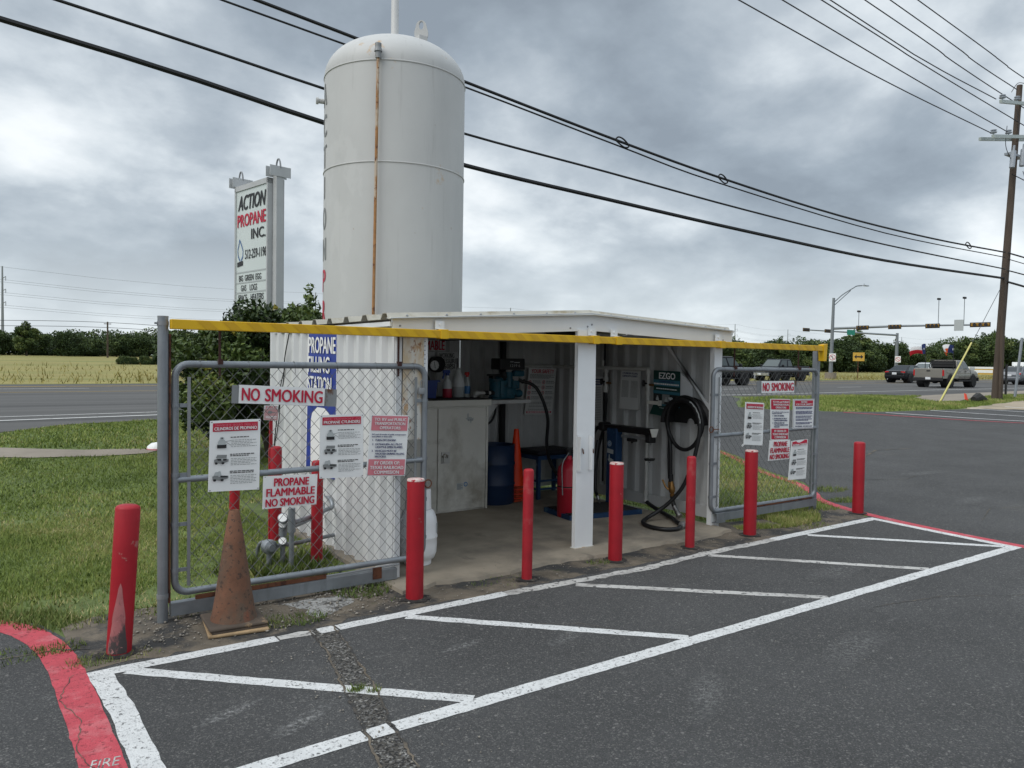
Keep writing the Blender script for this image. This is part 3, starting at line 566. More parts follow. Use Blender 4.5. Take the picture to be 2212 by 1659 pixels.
# ------------------------------------------------------------------ gates and their track
GY = 5.25
def gate(name, label, x0, x1, z0, z1, zm, rods, bands, grp='chain-link sliding gates'):
    o = thing(name, label, 'gate', ((x0+x1)/2, GY, z0), grp)
    r, c = .023, .105; P = []
    for cx, cz, a in ((x1-c, z1-c, 0), (x0+c, z1-c, 90), (x0+c, z0+c, 180), (x1-c, z0+c, 270)):
        for k in range(7):
            t = rad(a+15*k); P.append((cx+(c-r)*math.cos(t), GY, cz+(c-r)*math.sin(t)))
    m = MB(); m.tube(P, r, 12, closed=True); m.tube([(x0+r, GY, zm), (x1-r, GY, zm+.02)], .021, 12); m.build('frame', MT['galvanised'], o)
    for x in (x0, x1-2*r):
        for z in (z1-.30, zm+.02, zm-.30, z0+.16): MB().cyl((x+r, GY, z), (x+r, GY, z+.025), r+.004, n=14).box((x+(2*r+.03 if x == x0 else -.03), GY-.004, z+.0125), (.05, .006, .025)).build('tension_band', MT['galvanised'], o)
    for x in (x0+.105, x1-.105): MB().box((x, GY-.012, (z0+z1)/2-.02), (.02, .006, z1-z0-.17)).build('tension_bar', MT['old_galv_rust'], o)
    # chain-link: two families of slanted wires woven past one another
    m = MB(); a0, a1, b0, b1 = x0+.085, x1-.085, z0+.03, z1-.03; dx, dz = .086, .096; n = int((b1-b0)/dz)+1; w = .0018
    for k in range(-n-1, int((a1-a0)/dx)+2):
        for sg in (1, -1):
            def pt(z): return a0+k*dx+(z-b0)/dz*dx*1. if sg > 0 else a0+(k+n)*dx-(z-b0)/dz*dx
            N_ = n*2; S_ = []
            for i in range(N_+1):
                z = b0+(b1-b0)*i/N_; x = pt(z)
                if a0 <= x <= a1: S_.append((x, GY-.006+sg*.0028+.0028*math.cos(math.pi*(z-b0)/dz*2), z))
            if len(S_) > 1: m.tube(S_, w, 4, caps=False)
    # knuckled wire ends along the top and ties over the rail
    x = a0
    while x < a1: m.tube([(x-.010, GY-.006, b1), (x, GY-.012, b1-.022), (x+.010, GY-.006, b1)], .002, 4); x += dx
    x = a0+.1
    while x < a1:
        m.tube([(x, GY-.01, b1-.05), (x-.008, GY-.026, z1-.03), (x-.012, GY-.012, z1+.003), (x-.016, GY+.01, z1-.002)], .002, 4); x += .31
    m.build('chain_link', MT['galv_wire'], o, fix=False)
    for x in rods: MB().cyl((x, GY-.004, z1-.10), (x, GY-.004, 1.875), .008, n=8).box((x, GY-.02, z1-.005), (.03, .03, .035)).build('hanger_rod', MT['dark_rod'], o)
    return o
GL = gate('sliding_gate', 'chain-link sliding gate behind the rusty brown cone, hung with five signs', 1.063, 2.918, .150, 1.672, .905, (1.36, 2.665), 0)
GR = gate('sliding_gate', 'chain-link sliding gate beyond the shed, beside the curving red line, hung with six signs', 6.235, 8.105, .155, 1.672, .960, (6.58, 7.70), 0)
MB().box((2.855, GY-.02, 1.46), (.05, .03, .05), bev=.006).tube(crv([(2.845, GY-.03, 1.485), (2.843, GY-.03, 1.53), (2.855, GY-.03, 1.545), (2.867, GY-.03, 1.53), (2.865, GY-.03, 1.485)], 4), .004, 6).build('padlock', MT['grey_metal'], GL)
for g, x, z in ((GL, 2.918, .72*1+.02), (GR, 6.21, 1.03)):
    m = MB(); m.tube([(x+.03*math.cos(t), GY-.03, z+.03*math.sin(t)) for t in (2*math.pi*i/14 for i in range(14))], .005, 6, closed=True); m.tube([(x-.10 if g is GL else x+.03, GY-.03, z), (x-.03 if g is GL else x+.12, GY-.03, z)], .005, 6); m.build('latch_eye', MT['rust'], g)
def gposts():
    o = thing('gate_post', 'round grey steel post with a rusty edge, at the grass end of the yellow bar', 'post', (1.012, 5.24, 0), 'steel gate posts')
    m = MB(); m.cyl((1.012, 5.24, -.1), (1.012, 5.24, 1.945), .032, n=20); m.build('pole', MT['galvanised'], o)
    MB().cyl((1.012, 5.24, 1.945), (1.012, 5.24, 1.952), .033, n=20).build('cap', MT['grey_metal'], o)
    MB().box((1.052, 5.245, .98), (.012, .03, 1.72)).build('rusty_strip', MT['rust'], o)
    m = MB()
    for z in (1.905, .17): m.cyl((1.012, 5.24, z-.014), (1.012, 5.24, z+.014), .035, n=20)
    m.box((.972, 5.235, 1.905), (.02, .02, .012)); m.build('clamp_band', MT['grey_metal'], o)
    o = thing('gate_post', 'square grey steel post at the end of the yellow bar beside the curving red line', 'post', (8.09, 5.27, 0), 'steel gate posts')
    MB().box((8.098, 5.28, .90), (.062, .062, 1.96), bev=.004).build('pole', MT['galvanised'], o)
gposts()
def track():
    o = thing('overhead_track', 'long yellow steel gate track with darker slanting stripes across the front of the shed', 'rail', (4.56, 5.2, 1.868))
    z0, z1, y = 1.870, 1.932, 5.2
    MB().span((1.047, y-.028, z0), (8.075, y+.028, z1), bev=.004).build('rail', MT['yellow_paint'], o)
    m = MB(); x = 1.2
    while x < 7.95:
        m.add([(x, y-.0305, z1-.006), (x+.075, y-.0305, z1-.006), (x+.135, y-.0305, z0+.003), (x+.06, y-.0305, z0+.003)], [(0, 1, 2, 3)]); x += .155
    m.build('hazard_stripes', MT['yellow_stripe'], o, fix=False)
    for x in (3.02, 4.585, 4.86, 6.30):
        c = MB().span((x-.035, y-.036, z0-.006), (x+.035, y+.036, z1+.006), bev=.003).build('sleeve', MT['yellow_paint'], o)
        MB().span((x-.05, 5.226, z1+.004), (x+.03, 5.235, z1+.075)).cyl((x-.01, 5.226, z1+.045), (x-.01, 5.215, z1+.045), .012, n=8).span((x-.05, 5.2, z1+.007), (x+.03, 5.226, z1+.012)).build('hanger_plate', MT['white_paint'], c)
    MB().prism([(8.06, y-.036, 1.945), (8.135, y-.036, 1.955), (8.12, y-.036, 1.755), (8.07, y-.036, 1.755)], (0, .07, 0)).build('end_cover', MT['yellow_paint'], o)
track()
def guides():
    G = 'galvanised guide channels under the gates'
    o = thing('guide_rail', 'galvanised guide channel under the grass side gate, behind the brown cone', 'rail', (1.85, 5.25, .034), G)
    m = MB().span((1.058, 5.222, .034), (2.66, 5.278, .118)); m.span((1.058, 5.2205, .104), (2.66, 5.2225, .117)); m.span((1.058, 5.2205, .036), (2.66, 5.2225, .046)); m.build('channel', MT['galvanised'], o)
    MB().prism([(1.21, 5.225, .120), (2.10, 5.225, .122), (2.10, 5.225, .150), (1.21, 5.225, .146)], (0, .02, 0)).span((2.46, 5.215, .06), (2.53, 5.226, .145)).build('rusty_angle', MT['rust'], o)
    MB().tube([(2.08, 5.235, .135), (2.68, 5.235, .142)], .008, 8).build('rod', MT['grey_metal'], o)
    MB().span((2.33, 5.24, -.02), (2.40, 5.27, .034)).span((2.52, 5.24, -.02), (2.58, 5.27, .034)).build('foot', MT['rusty_white'], o)
    o = thing('guide_rail', 'galvanised guide channel with an open box end under the far gate', 'rail', (7.18, 5.25, .068), G)
    m = MB().span((6.42, 5.222, .072), (8.09, 5.278, .152)); m.span((6.42, 5.2205, .138), (8.09, 5.2225, .151)); m.build('channel', MT['galvanised'], o)
    m = MB()
    for a, b in (((6.30, 5.20, .058), (6.44, 5.205, .158)), ((6.30, 5.285, .058), (6.44, 5.29, .158)), ((6.30, 5.205, .058), (6.44, 5.285, .064)), ((6.30, 5.205, .152), (6.44, 5.285, .158))): m.span(a, b)
    m.build('box_end', MT['galvanised'], o)
    MB().prism([(6.9, 5.225, .156), (8.0, 5.225, .162), (8.0, 5.225, .18), (6.9, 5.225, .174)], (0, .02, 0)).build('rusty_angle', MT['rust'], o)
guides()

# ------------------------------------------------------------------ signs on the gates
SY = 5.222; nf = (0, -1, 0)
def corners(c, y=SY): return [(x, y, z) for x, z in c]
TX = dict(board=MT['sign_white'], red_band=MT['print_red'], lettering=MT['print_red'], white_lettering=MT['print_white'], pink_lettering=MT['print_pink'], black_lettering=MT['print_black'], navy_lettering=MT['print_navy'], small_print=MT['print_grey'], backing=MT['galvanised'],
          picture=[MT['print_grey'], MT['print_black'], MT['print_pale']], eyelets=MT['grey_metal'], pink_band=MT['print_pink'])
def eyelets(s):
    for u, v in ((.03, .02), (.97, .02), (.97, .98), (.03, .98)): s.disc('eyelets', u, v, .014, .009, .007)
def no_smoking(name, label, cor, w0, w1):
    s, o = sign(name, label, corners(cor), nf, group='NO SMOKING plates on the gates'); s.mb['backing'] = s.mb.pop('board')
    s.rect('paper', w0, -.03, w1, .985, .004); d = w1-w0
    for t, a, b in (('NO', .03, .235), ('SMOKING', .29, .975)): s.text('lettering', t, w0+d*a, .12, w0+d*b, .84, .008, bold=.03)
    s.build(o, {**TX, 'paper': MT['sign_white'], 'backing': MT['old_galv_rust']})
no_smoking('no_smoking_sign', 'tilted NO SMOKING sign on grey backing plate, on the gate next to the dark bush', [(1.434, 1.515), (2.166, 1.478), (2.161, 1.355), (1.430, 1.394)], .060, .875)
no_smoking('no_smoking_sign', 'small NO SMOKING sign on the far gate, black vehicles on the road behind it', [(6.932, 1.521), (7.655, 1.523), (7.661, 1.396), (6.937, 1.394)], .10, .91)
def flammable(label, cor):
    s, o = sign('flammable_sign', label, corners(cor, SY-.006), nf, .006, 'PROPANE FLAMMABLE NO SMOKING signs')
    for t, a, b, u0, u1 in (('PROPANE', .07, .33, .19, .84), ('FLAMMABLE', .385, .635, .055, .955), ('NO SMOKING', .70, .95, .045, .955)): s.text('lettering', t, u0, a, u1, b, bold=.04)
    eyelets(s); s.build(o, TX)
flammable('white PROPANE FLAMMABLE NO SMOKING sign low on the gate above the brown traffic cone', [(1.640, .893), (2.021, .882), (2.016, .666), (1.636, .668)])
flammable('white PROPANE FLAMMABLE NO SMOKING sign on the far gate, below the RV operators notice', [(7.166, .877), (7.534, .867), (7.532, .650), (7.150, .652)])
def cyl_pic(s, u, v, w, h):
    s.poly('picture', [(u-.42*w, v+.42*h), (u-.42*w, v-.05*h), (u-.25*w, v-.25*h), (u+.25*w, v-.25*h), (u+.42*w, v-.05*h), (u+.42*w, v+.42*h)], .006, 2)
    s.poly('picture', [(u-.5*w, v+.5*h), (u-.5*w, v+.15*h), (u-.4*w, v+.2*h), (u+.4*w, v+.2*h), (u+.5*w, v+.15*h), (u+.5*w, v+.5*h)], .0075, 1)
    s.disc('picture', u, v-.36*h, .24*w, .13*h, .007, 2); s.disc('picture', u, v-.38*h, .09*w, .06*h, .009, 1)
def car_pic(s, u, v, w, h, truck=False):
    s.poly('picture', [(u-.48*w, v+.30*h), (u-.5*w, v-.02*h), (u-.3*w, v-.12*h), (u+.5*w, v-.02*h), (u+.5*w, v+.22*h), (u+.05*w, v+.42*h)], .006, 0)
    if truck:
        s.poly('picture', [(u-.42*w, v-.08*h), (u-.34*w, v-.42*h), (u+.0*w, v-.45*h), (u+.06*w, v-.05*h)], .0075, 2); s.poly('picture', [(u-.02*w, v-.05*h), (u+.46*w, v), (u+.42*w, v+.12*h), (u+.02*w, v+.1*h)], .009, 1); s.poly('picture', [(u-.14*w, v-.5*h), (u-.02*w, v-.5*h), (u-.02*w, v+.05*h), (u-.14*w, v+.05*h)], .010, 2)
    else:
        s.poly('picture', [(u-.38*w, v-.18*h), (u-.30*w, v-.5*h), (u+.38*w, v-.46*h), (u+.34*w, v-.14*h)], .0075, 0); s.poly('picture', [(u-.3*w, v-.1*h), (u+.36*w, v-.08*h), (u+.34*w, v+.1*h), (u-.26*w, v+.08*h)], .009, 1); s.disc('picture', u+.04*w, v, .07*w, .1*h, .010, 2)
    for q in (-.36, .1): s.disc('picture', u+q*w, v+.36*h, .10*w, .12*h, .010, 1)
def transport(label, cor, top, bot, torn=False, tie=None, curl=.006, seed=1, y=SY-.003):
    s, o = sign('transport_safety_sign', label, corners(cor, y), nf, curl, 'cylinder transport safety signs')
    if torn:
        s.poly('red_band', [(.055, .03), (.28, .015), (.36, .05), (.5, .065), (.66, .04), (.80, .005), (.95, .012), (.955, .135), (.05, .135)], .003)
    else: s.rect('red_band', .055, .035, .945, .155, .003)
    s.text('pink_lettering', top, .09, .052 if not torn else .072, .915 if not torn else .34, .082 if not torn else .10, .007, bold=0); s.text('white_lettering', bot, .08, .092, .92, .138, .007, bold=.03)
    cyl_pic(s, .235, .31, .18, .16); car_pic(s, .235, .55, .28, .14); car_pic(s, .225, .785, .31, .145, True)
    for k, v in enumerate((.235, .475, .715)):
        s.fine('black_print', .405, v, .78+.1*(k > 0), 1+(k > 0), .022, .55, seed=seed+k); s.fine('small_print', .42, v+.045+.02*(k > 0), .93, 5+(k == 2), .022, .30, seed=seed+9+k)
    for v in (.285, .355): s.line('small_print', (.30, .30), (.42, v), .006)
    eyelets(s); s.build(o, {**TX, 'black_print': MT['print_black']})
    if tie: MB().tube(crv([(x, SY-.012, z) for x, z in tie], 4), .003, 5).build('tie', MT['print_white'], o)
transport('wide Spanish cylinder transport sign on the gate above the brown cone, the bush behind it', [(1.293, 1.281), (1.619, 1.285), (1.614, .806), (1.282, .816)], 'TRANSPORTE  SEGURO  PARA  LOS', 'CILINDROS DE PROPANO', seed=3)
transport('intact English SAFE TRANSPORT OF PROPANE CYLINDERS sign on the gate by the brown cone', [(2.038, 1.297), (2.366, 1.298), (2.374, .835), (2.039, .846)], 'SAFE  TRANSPORT  OF', 'PROPANE CYLINDERS', seed=13)
transport('narrow Spanish cylinder transport sign on the far gate above the red bollard', [(6.738, 1.305), (7.054, 1.289), (7.050, .826), (6.730, .852)], 'TRANSPORTE  SEGURO  PARA  LOS', 'CILINDROS DE PROPANO', tie=[(6.735, .86), (6.70, .835), (6.69, .845), (6.71, .86)], seed=23)
transport('torn topped English cylinder transport sign low on the far gate', [(7.555, .850), (7.859, .860), (7.850, .405), (7.514, .412)], 'SAFE', 'PROPANE CYLINDERS', torn=True, seed=33, y=SY-.010)
def rv(label, cor, red):
    s, o = sign('operators_notice', label, corners(cor, SY-.004), nf, .005, 'RV and public transportation notices')
    b = 'red_band' if red else 'pink_band'
    s.rect(b, .03, .015, .97, .255, .003); s.rect('lower_'+b, .03, .725, .97, .985, .003)
    for t, u0, u1, v0 in (('TO: RV and PUBLIC', .09, .92, .048), ('TRANSPORTATION', .10, .90, .115), ('OPERATORS', .24, .78, .185)): s.text('white_lettering', t, u0, v0, u1, v0+.048, .007, bold=.025)
    for t, u0, u1, v0 in (('BY ORDER OF:', .17, .83, .755), ('TEXAS RAILROAD', .07, .93, .832), ('COMMISSION', .18, .82, .908)): s.text('white_lettering', t, u0, v0, u1, v0+.055, .007, bold=.025)
    for t, u0, u1, v0, h in (("RV's and all modes of public transportation", .06, .95, .305, .03), ('must adhere to these rules:', .06, .58, .34, .024), ('1.  TURN OFF ENGINE.', .08, .70, .395, .032), ('2.  EXTINGUISH ALL PILOT', .08, .86, .462, .032), ('LIGHTS & OPEN FLAMES.', .175, .88, .508, .034), ('3.  VEHICLES MUST BE', .08, .72, .57, .032), ('VACATED DURING FILLING', .175, .93, .618, .032), ('PROCESS.', .175, .47, .664, .032)):
        s.text('navy_lettering', t, u0, v0, u1, v0+h, .006, bold=.025)
    eyelets(s); s.build(o, {**TX, 'lower_'+b: TX[b]})
rv('faded pink notice to RV operators, on the gate by the brown cone', [(2.430, 1.290), (2.743, 1.276), (2.716, .816), (2.396, .838)], False)
rv('bright red notice to RV and public transportation operators on the far gate', [(7.162, 1.331), (7.514, 1.322), (7.508, .867), (7.190, .879)], True)
def notice():
    s, o = sign('safety_notice', 'NOTICE FOR YOUR SAFETY sheet with black border near the far end of the far gate', corners([(7.572, 1.321), (7.977, 1.317), (7.985, .975), (7.592, .985)]), nf, .012)
    for a in ((.02, .02, .98, .03), (.02, .97, .98, .98), (.02, .02, .03, .98), (.97, .02, .98, .98)): s.rect('navy_lettering', *a, .004)
    s.rect('red_band', .08, .05, .92, .23, .003); s.text('white_lettering', 'NOTICE', .36, .065, .64, .13, .007); s.text('white_lettering', 'FOR YOUR SAFETY', .12, .15, .88, .212, .007)
    for v, n in ((.27, 2), (.40, 3), (.56, 2), (.66, 2), (.78, 2)): s.fine('navy_lettering', .12, v, .90, n, .04, .62, seed=int(v*100))
    s.text('navy_lettering', 'NO SMOKING - NO OPEN FLAME', .10, .895, .90, .935, .006); eyelets(s); s.build(o, TX)
notice()

# ------------------------------------------------------------------ the two cones' own colours, brown cone by the gate
M('old_cone', (.165, .078, .046), .85, var=.35, vs=8, spots=[((.105, .078, .056), .44, .14, 3.2, (1, 1, .7), .9), ((.25, .075, .038), .58, .1, 4, (1, 1, .5), .8), ((.04, .032, .028), .57, .05, 40, None, .7), ((.17, .13, .10), .62, .05, 26, None, .6)], bump=.2, bs=90)
M('old_cone_base', (.085, .065, .05), .85, var=.3, vs=9, spots=[((.30, .20, .11), .6, .06, 8)]); M('base_edge', (.36, .25, .14), .85, var=.3, vs=20)
M('orange_cone', (.86, .050, .004), .45, var=.12, vs=6, spots=[((.35, .035, .012), .60, .12, 6, (1, 1, .5), .7), ((.08, .03, .02), .68, .04, 12)]); M('orange_base', (.46, .055, .018), .6, var=.3, vs=9, spots=[((.10, .04, .025), .52, .1, 8)])
def brown_cone():
    o = thing('traffic_cone', 'tall rusty brown traffic cone on a doubled square rubber base in front of the gate', 'cone', (1.365, 4.915, 0)); c = (1.365, 4.915, 0); R = Matrix.Rotation(rad(-4), 3, 'Z')
    m = MB(); m.lathe([(.140, .060), (.136, .075), (.132, .085), (.105, .25), (.060, .56), (.032, .735), (.027, .742), (.022, .735), (.022, .70)], c, 32); m.build('cone', MT['old_cone'], o)
    m = MB(); m.box((1.365, 4.915, .051), (.345, .345, .022), R=R, bev=.010); m.build('base', MT['old_cone_base'], o)
    m = MB(); m.box((1.372, 4.90, .018), (.355, .355, .020), R=Matrix.Rotation(rad(-8), 3, 'Z'), bev=.008); m.box((1.37, 4.905, .034), (.325, .325, .012), 1, R=R); m.build('lower_base', [MT['base_edge'], MT['old_cone_base']], o)
brown_cone()
# ------------------------------------------------------------------ shed
XL, XR, YF, YB = 2.69, 6.42, 5.28, 8.06
XW = lambda y: 2.69-.026*(y-YF)               # the outer side wall runs very slightly askew
def rib_profile(L, pitch=.205, big=.038, wid=.105):
    """(along, height) points of a ribbed steel sheet of length L"""
    p = [(0, 0)]; x = .05
    while x < L-.02:
        for dx, h in ((0, 0), (.032, big), (wid-.032, big), (wid, 0)):
            if x+dx < L: p.append((x+dx, h))
        x += pitch
    return p+[(L, 0)]
def ribbed(mb, a, d, L, nrm, z0, z1, th=.004, jag=0, mi=0, **k):
    a, d, nrm = Vector((*a, 0)), Vector((*d, 0)), Vector((*nrm, 0)); P = rib_profile(L, **k); V = []; n = len(P)
    zb = z0 if callable(z0) else (lambda s: z0); ztp = z1 if callable(z1) else (lambda s: z1)
    for s, h in P:
        q = a+d*s+nrm*h
        for off in (0, -th):
            w = q+nrm*off; j = random.uniform(-jag, jag); V += [(w.x, w.y, zb(s)+j), (w.x, w.y, ztp(s))]
    F = []
    for i in range(n-1):
        p, q = 4*i, 4*i+4; F += [(p, q, q+1, p+1), (p+2, p+3, q+3, q+2), (p, p+2, q+2, q), (p+1, q+1, q+3, p+3)]
    F += [(0, 1, 3, 2), (4*n-4, 4*n-2, 4*n-1, 4*n-3)]; mb.add(V, F, mi)
roofz = lambda x: 2.125-(4.60-x)*.060 if x < 4.6 else 2.125-(x-4.60)*.043
SH = thing('propane_shed', 'low white corrugated steel shed with open front, centre post and shallow gabled roof', 'shed', ((XL+XR)/2, (YF+YB)/2, 0))
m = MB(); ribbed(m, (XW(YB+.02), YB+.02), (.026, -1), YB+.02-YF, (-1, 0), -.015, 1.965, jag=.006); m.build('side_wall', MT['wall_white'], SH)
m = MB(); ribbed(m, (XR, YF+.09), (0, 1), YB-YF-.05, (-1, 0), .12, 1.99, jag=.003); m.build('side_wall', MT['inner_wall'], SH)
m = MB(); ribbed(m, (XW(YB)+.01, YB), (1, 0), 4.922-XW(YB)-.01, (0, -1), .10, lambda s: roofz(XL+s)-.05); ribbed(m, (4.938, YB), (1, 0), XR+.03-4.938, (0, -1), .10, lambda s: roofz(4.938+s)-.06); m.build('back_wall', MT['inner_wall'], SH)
for a_, b_ in (((XL+.01, YB-.05, .06), (XR-.04, YB-.022, .16)), ((XL+.05, YB-.05, 1.02), (4.90, YB-.034, 1.10)), ((XR-.062, YF+.10, .08), (XR-.034, YB-.06, .205))): MB().span(a_, b_).build('base_girt', MT['inner_wall'], SH)
for a_, b_ in (((5.50, YB-.09, .05), (5.56, YB-.035, 2.05)), ((XR-.08, 6.99, .25), (XR-.066, 7.01, 2.0)), ((4.58, 5.34, 1.93), (4.66, YB-.1, 2.02))): MB().span(a_, b_).build('ridge_beam' if a_[2] > 1 else 'stud', MT['black_paint'], SH)
def roof():
    m = MB()
    for x0, x1, sg in ((2.585, 4.60, 1), (4.60, 6.535, -1)):
        P = rib_profile(YB+.05-5.215, pitch=.36, big=.045, wid=.13); V, F = [], []; n = len(P)
        for s, h in P:
            for x in (x0, x1):
                for t in (0, -.004): V.append((x, 5.215+s, roofz(x)+h+t+.002))
        for i in range(n-1):
            p, q = 4*i, 4*i+4; F += [(p, p+2, q+2, q), (p+1, q+1, q+3, p+3), (p, q, q+1, p+1), (p+2, p+3, q+3, q+2)]
        F += [(0, 1, 3, 2), (4*n-4, 4*n-2, 4*n-1, 4*n-3)]; m.add(V, F)
    m.build('roof', MT['roof_edge'], SH)
    for y in (5.9, 6.7, 7.5): MB().span((XL+.05, y, 1.935), (XR-.06, y+.06, 1.99)).build('purlin', MT['inner_wall'], SH)
    m = MB(); f0, f1 = 5.255, 5.285; pts = [(2.62, 1.872), (4.60, 1.985), (6.545, 1.912), (6.545, 2.050), (4.60, 2.138), (2.62, 2.008)]
    m.prism([(x, f0, z) for x, z in pts], (0, .03, 0)); m.build('fascia', MT['white_paint'], SH)
    m = MB(); m.prism([(2.60, 5.25, 2.010), (4.60, 5.25, 2.140), (4.60, 5.25, 2.146), (2.60, 5.25, 2.016)], (0, .07, 0)); m.prism([(4.60, 5.25, 2.140), (6.57, 5.25, 2.052), (6.57, 5.25, 2.058), (4.60, 5.25, 2.146)], (0, .07, 0))
    m.span((2.60, 5.262, 1.95), (2.615, YB, 1.985)).prism([(6.545, 5.262, 2.045), (6.59, 5.262, 2.05), (6.55, 5.262, 1.99)], (0, 2.9, 0)); m.build('roof_trim', MT['white_paint'], SH)
    m = MB()
    for x in (2.75, 3.1, 3.42, 3.75, 4.1, 4.42, 4.85, 5.05, 5.2, 5.55, 5.85, 6.15, 6.45): m.lathe([(.010, 0), (.010, .006), (.005, .012), (.001, .013)], (x, 5.275, roofz(x)+.019), 8)
    for x, z in ((4.55, 2.02), (4.60, 2.04), (4.35, 2.0), (2.68, 1.955), (6.40, 1.95)): m.lathe([(.009, 0), (.008, .005), (.001, .007)], (x, 5.255, z), 8, 0, (0, -1, 0))
    m.build('screws', MT['grey_metal'], SH)
roof()
def posts():
    p = MB().span((4.432, 5.240, .02), (4.642, 5.254, 1.99)).span((4.432, 5.254, .02), (4.446, 5.285, 1.99)).span((4.628, 5.254, .02), (4.642, 5.285, 1.99)).build('centre_post', MT['white_post_paint'], SH)
    MB().span((4.425, 5.232, .026), (4.65, 5.30, .036)).build('foot_plate', MT['rusty_white'], p)
    for x in (4.475, 4.60):                                # folded hose cradles
        m = MB(); w = .075 if x < 4.5 else .048; z0, z1 = .715, 1.055
        m.prism([(x-w/2, 5.232, z0+.015), (x-w/2+.01, 5.232, z0), (x+w/2-.02, 5.232, z0+.005), (x+w/2, 5.232, z0+.05), (x+w/2, 5.232, z1-.06), (x+w/2-.025, 5.232, z1-.01), (x-w/2, 5.232, z1)], (0, .006, 0)); m.span((x-w/2, 5.19, z0+.02), (x-w/2+.004, 5.232, z1-.02))
        q = m.build('hose_cradle', MT['white_post_paint'], SH)
        MB().tube(crv([(x+w*.18, 5.228, .93), (x+w*.18, 5.215, .89), (x+w*.30, 5.215, .885), (x+w*.32, 5.222, .92)], 4), .0035, 6).build('hook', MT['rust'], q)
    c = MB().span((6.285, 5.262, -.02), (6.405, 5.32, 1.92)).span((6.405, 5.29, -.02), (6.435, 5.34, 1.92)); c.build('corner_post', MT['white_paint'], SH)
    MB().span((2.66, 5.268, .02), (2.705, 5.30, 1.88)).build('corner_post', MT['wall_white'], SH)
    MB().prism([(2.712, 5.262, 1.085), (2.895, 5.262, 1.085), (2.892, 5.262, 1.88), (2.712, 5.262, 1.88)], (0, .006, 0)).build('rust_stained_panel', MT['rusty_white'], SH)
    m = MB().span((2.897, 5.27, .50), (2.93, 5.31, 1.885)); m.build('perforated_post', MT['white_paint'], SH)
    m = MB()
    for i in range(40): m.lathe([(.005, 0), (.005, .002)], (2.904, 5.270, .55+i*.034), 8, 0, (0, -1, 0))
    m.build('post_holes', MT['grey_metal'], SH)
    m = MB(); m.prism([(6.355, 6.01, 1.89), (6.355, 5.95, 1.89), (6.355, 5.345, 1.17), (6.355, 5.345, 1.25)], (.014, 0, 0)).prism([(6.357, 5.80, 1.10), (6.357, 5.62, 1.10), (6.357, 5.62, 1.46), (6.357, 5.80, 1.62)], (.012, 0, 0)); m.build('diagonal_brace', MT['white_paint'], SH)
posts()
# blue banner on the outer side wall
def banner():
    s, o = sign('filling_station_banner', 'tall blue banner lettered PROPANE FILLING STATION on the outer corrugated wall of the shed', [(2.607, 6.962, 1.925), (2.624, 6.335, 1.913), (2.624, 6.345, .64), (2.606, 7.01, .64)], (-1, 0, 0))
    s.rect('white_edge', -.02, 0, 0, 1, .002); s.rect('white_edge', 1, 0, 1.015, 1, .002)
    for t, v, u1 in (('PROPANE', .020, .985), ('FILLING', .158, .79), ('STATION', .300, .86)): s.text('lettering', t, .02, v, u1, v+.118, bold=.03)
    s.poly('cylinder_picture', [(.17, .99), (.15, .62), (.2, .56), (.36, .52), (.64, .52), (.8, .56), (.85, .62), (.83, .99)], .003); s.poly('cylinder_picture', [(.36, .50), (.36, .43), (.64, .43), (.64, .50)], .003)
    s.disc('valve_picture', .5, .465, .10, .022, .006, 0); s.disc('valve_picture', .5, .465, .05, .010, .008, 1)
    s.build(o, dict(board=MT['print_blue'], white_edge=MT['print_white'], lettering=MT['print_white'], cylinder_picture=MT['print_white'], valve_picture=[MT['print_grey'], MT['print_white']]))
banner()
tag(MB().tube(crv([(2.59, 7.45, 1.94), (2.575, 7.53, 1.7), (2.585, 7.60, 1.45), (2.57, 7.73, 1.1), (2.58, 7.85, .80), (2.57, 7.9, .4), (2.56, 7.9, 0)], 6), .006, 6).tube(crv([(2.58, 7.54, 1.6), (2.57, 7.64, 1.4), (2.58, 7.70, 1.1), (2.575, 7.82, .8)], 6), .005, 6).build('black_cable', MT['black_rubber']), 'loose black cable hanging down the outer corrugated wall beside the blue banner', 'cable')

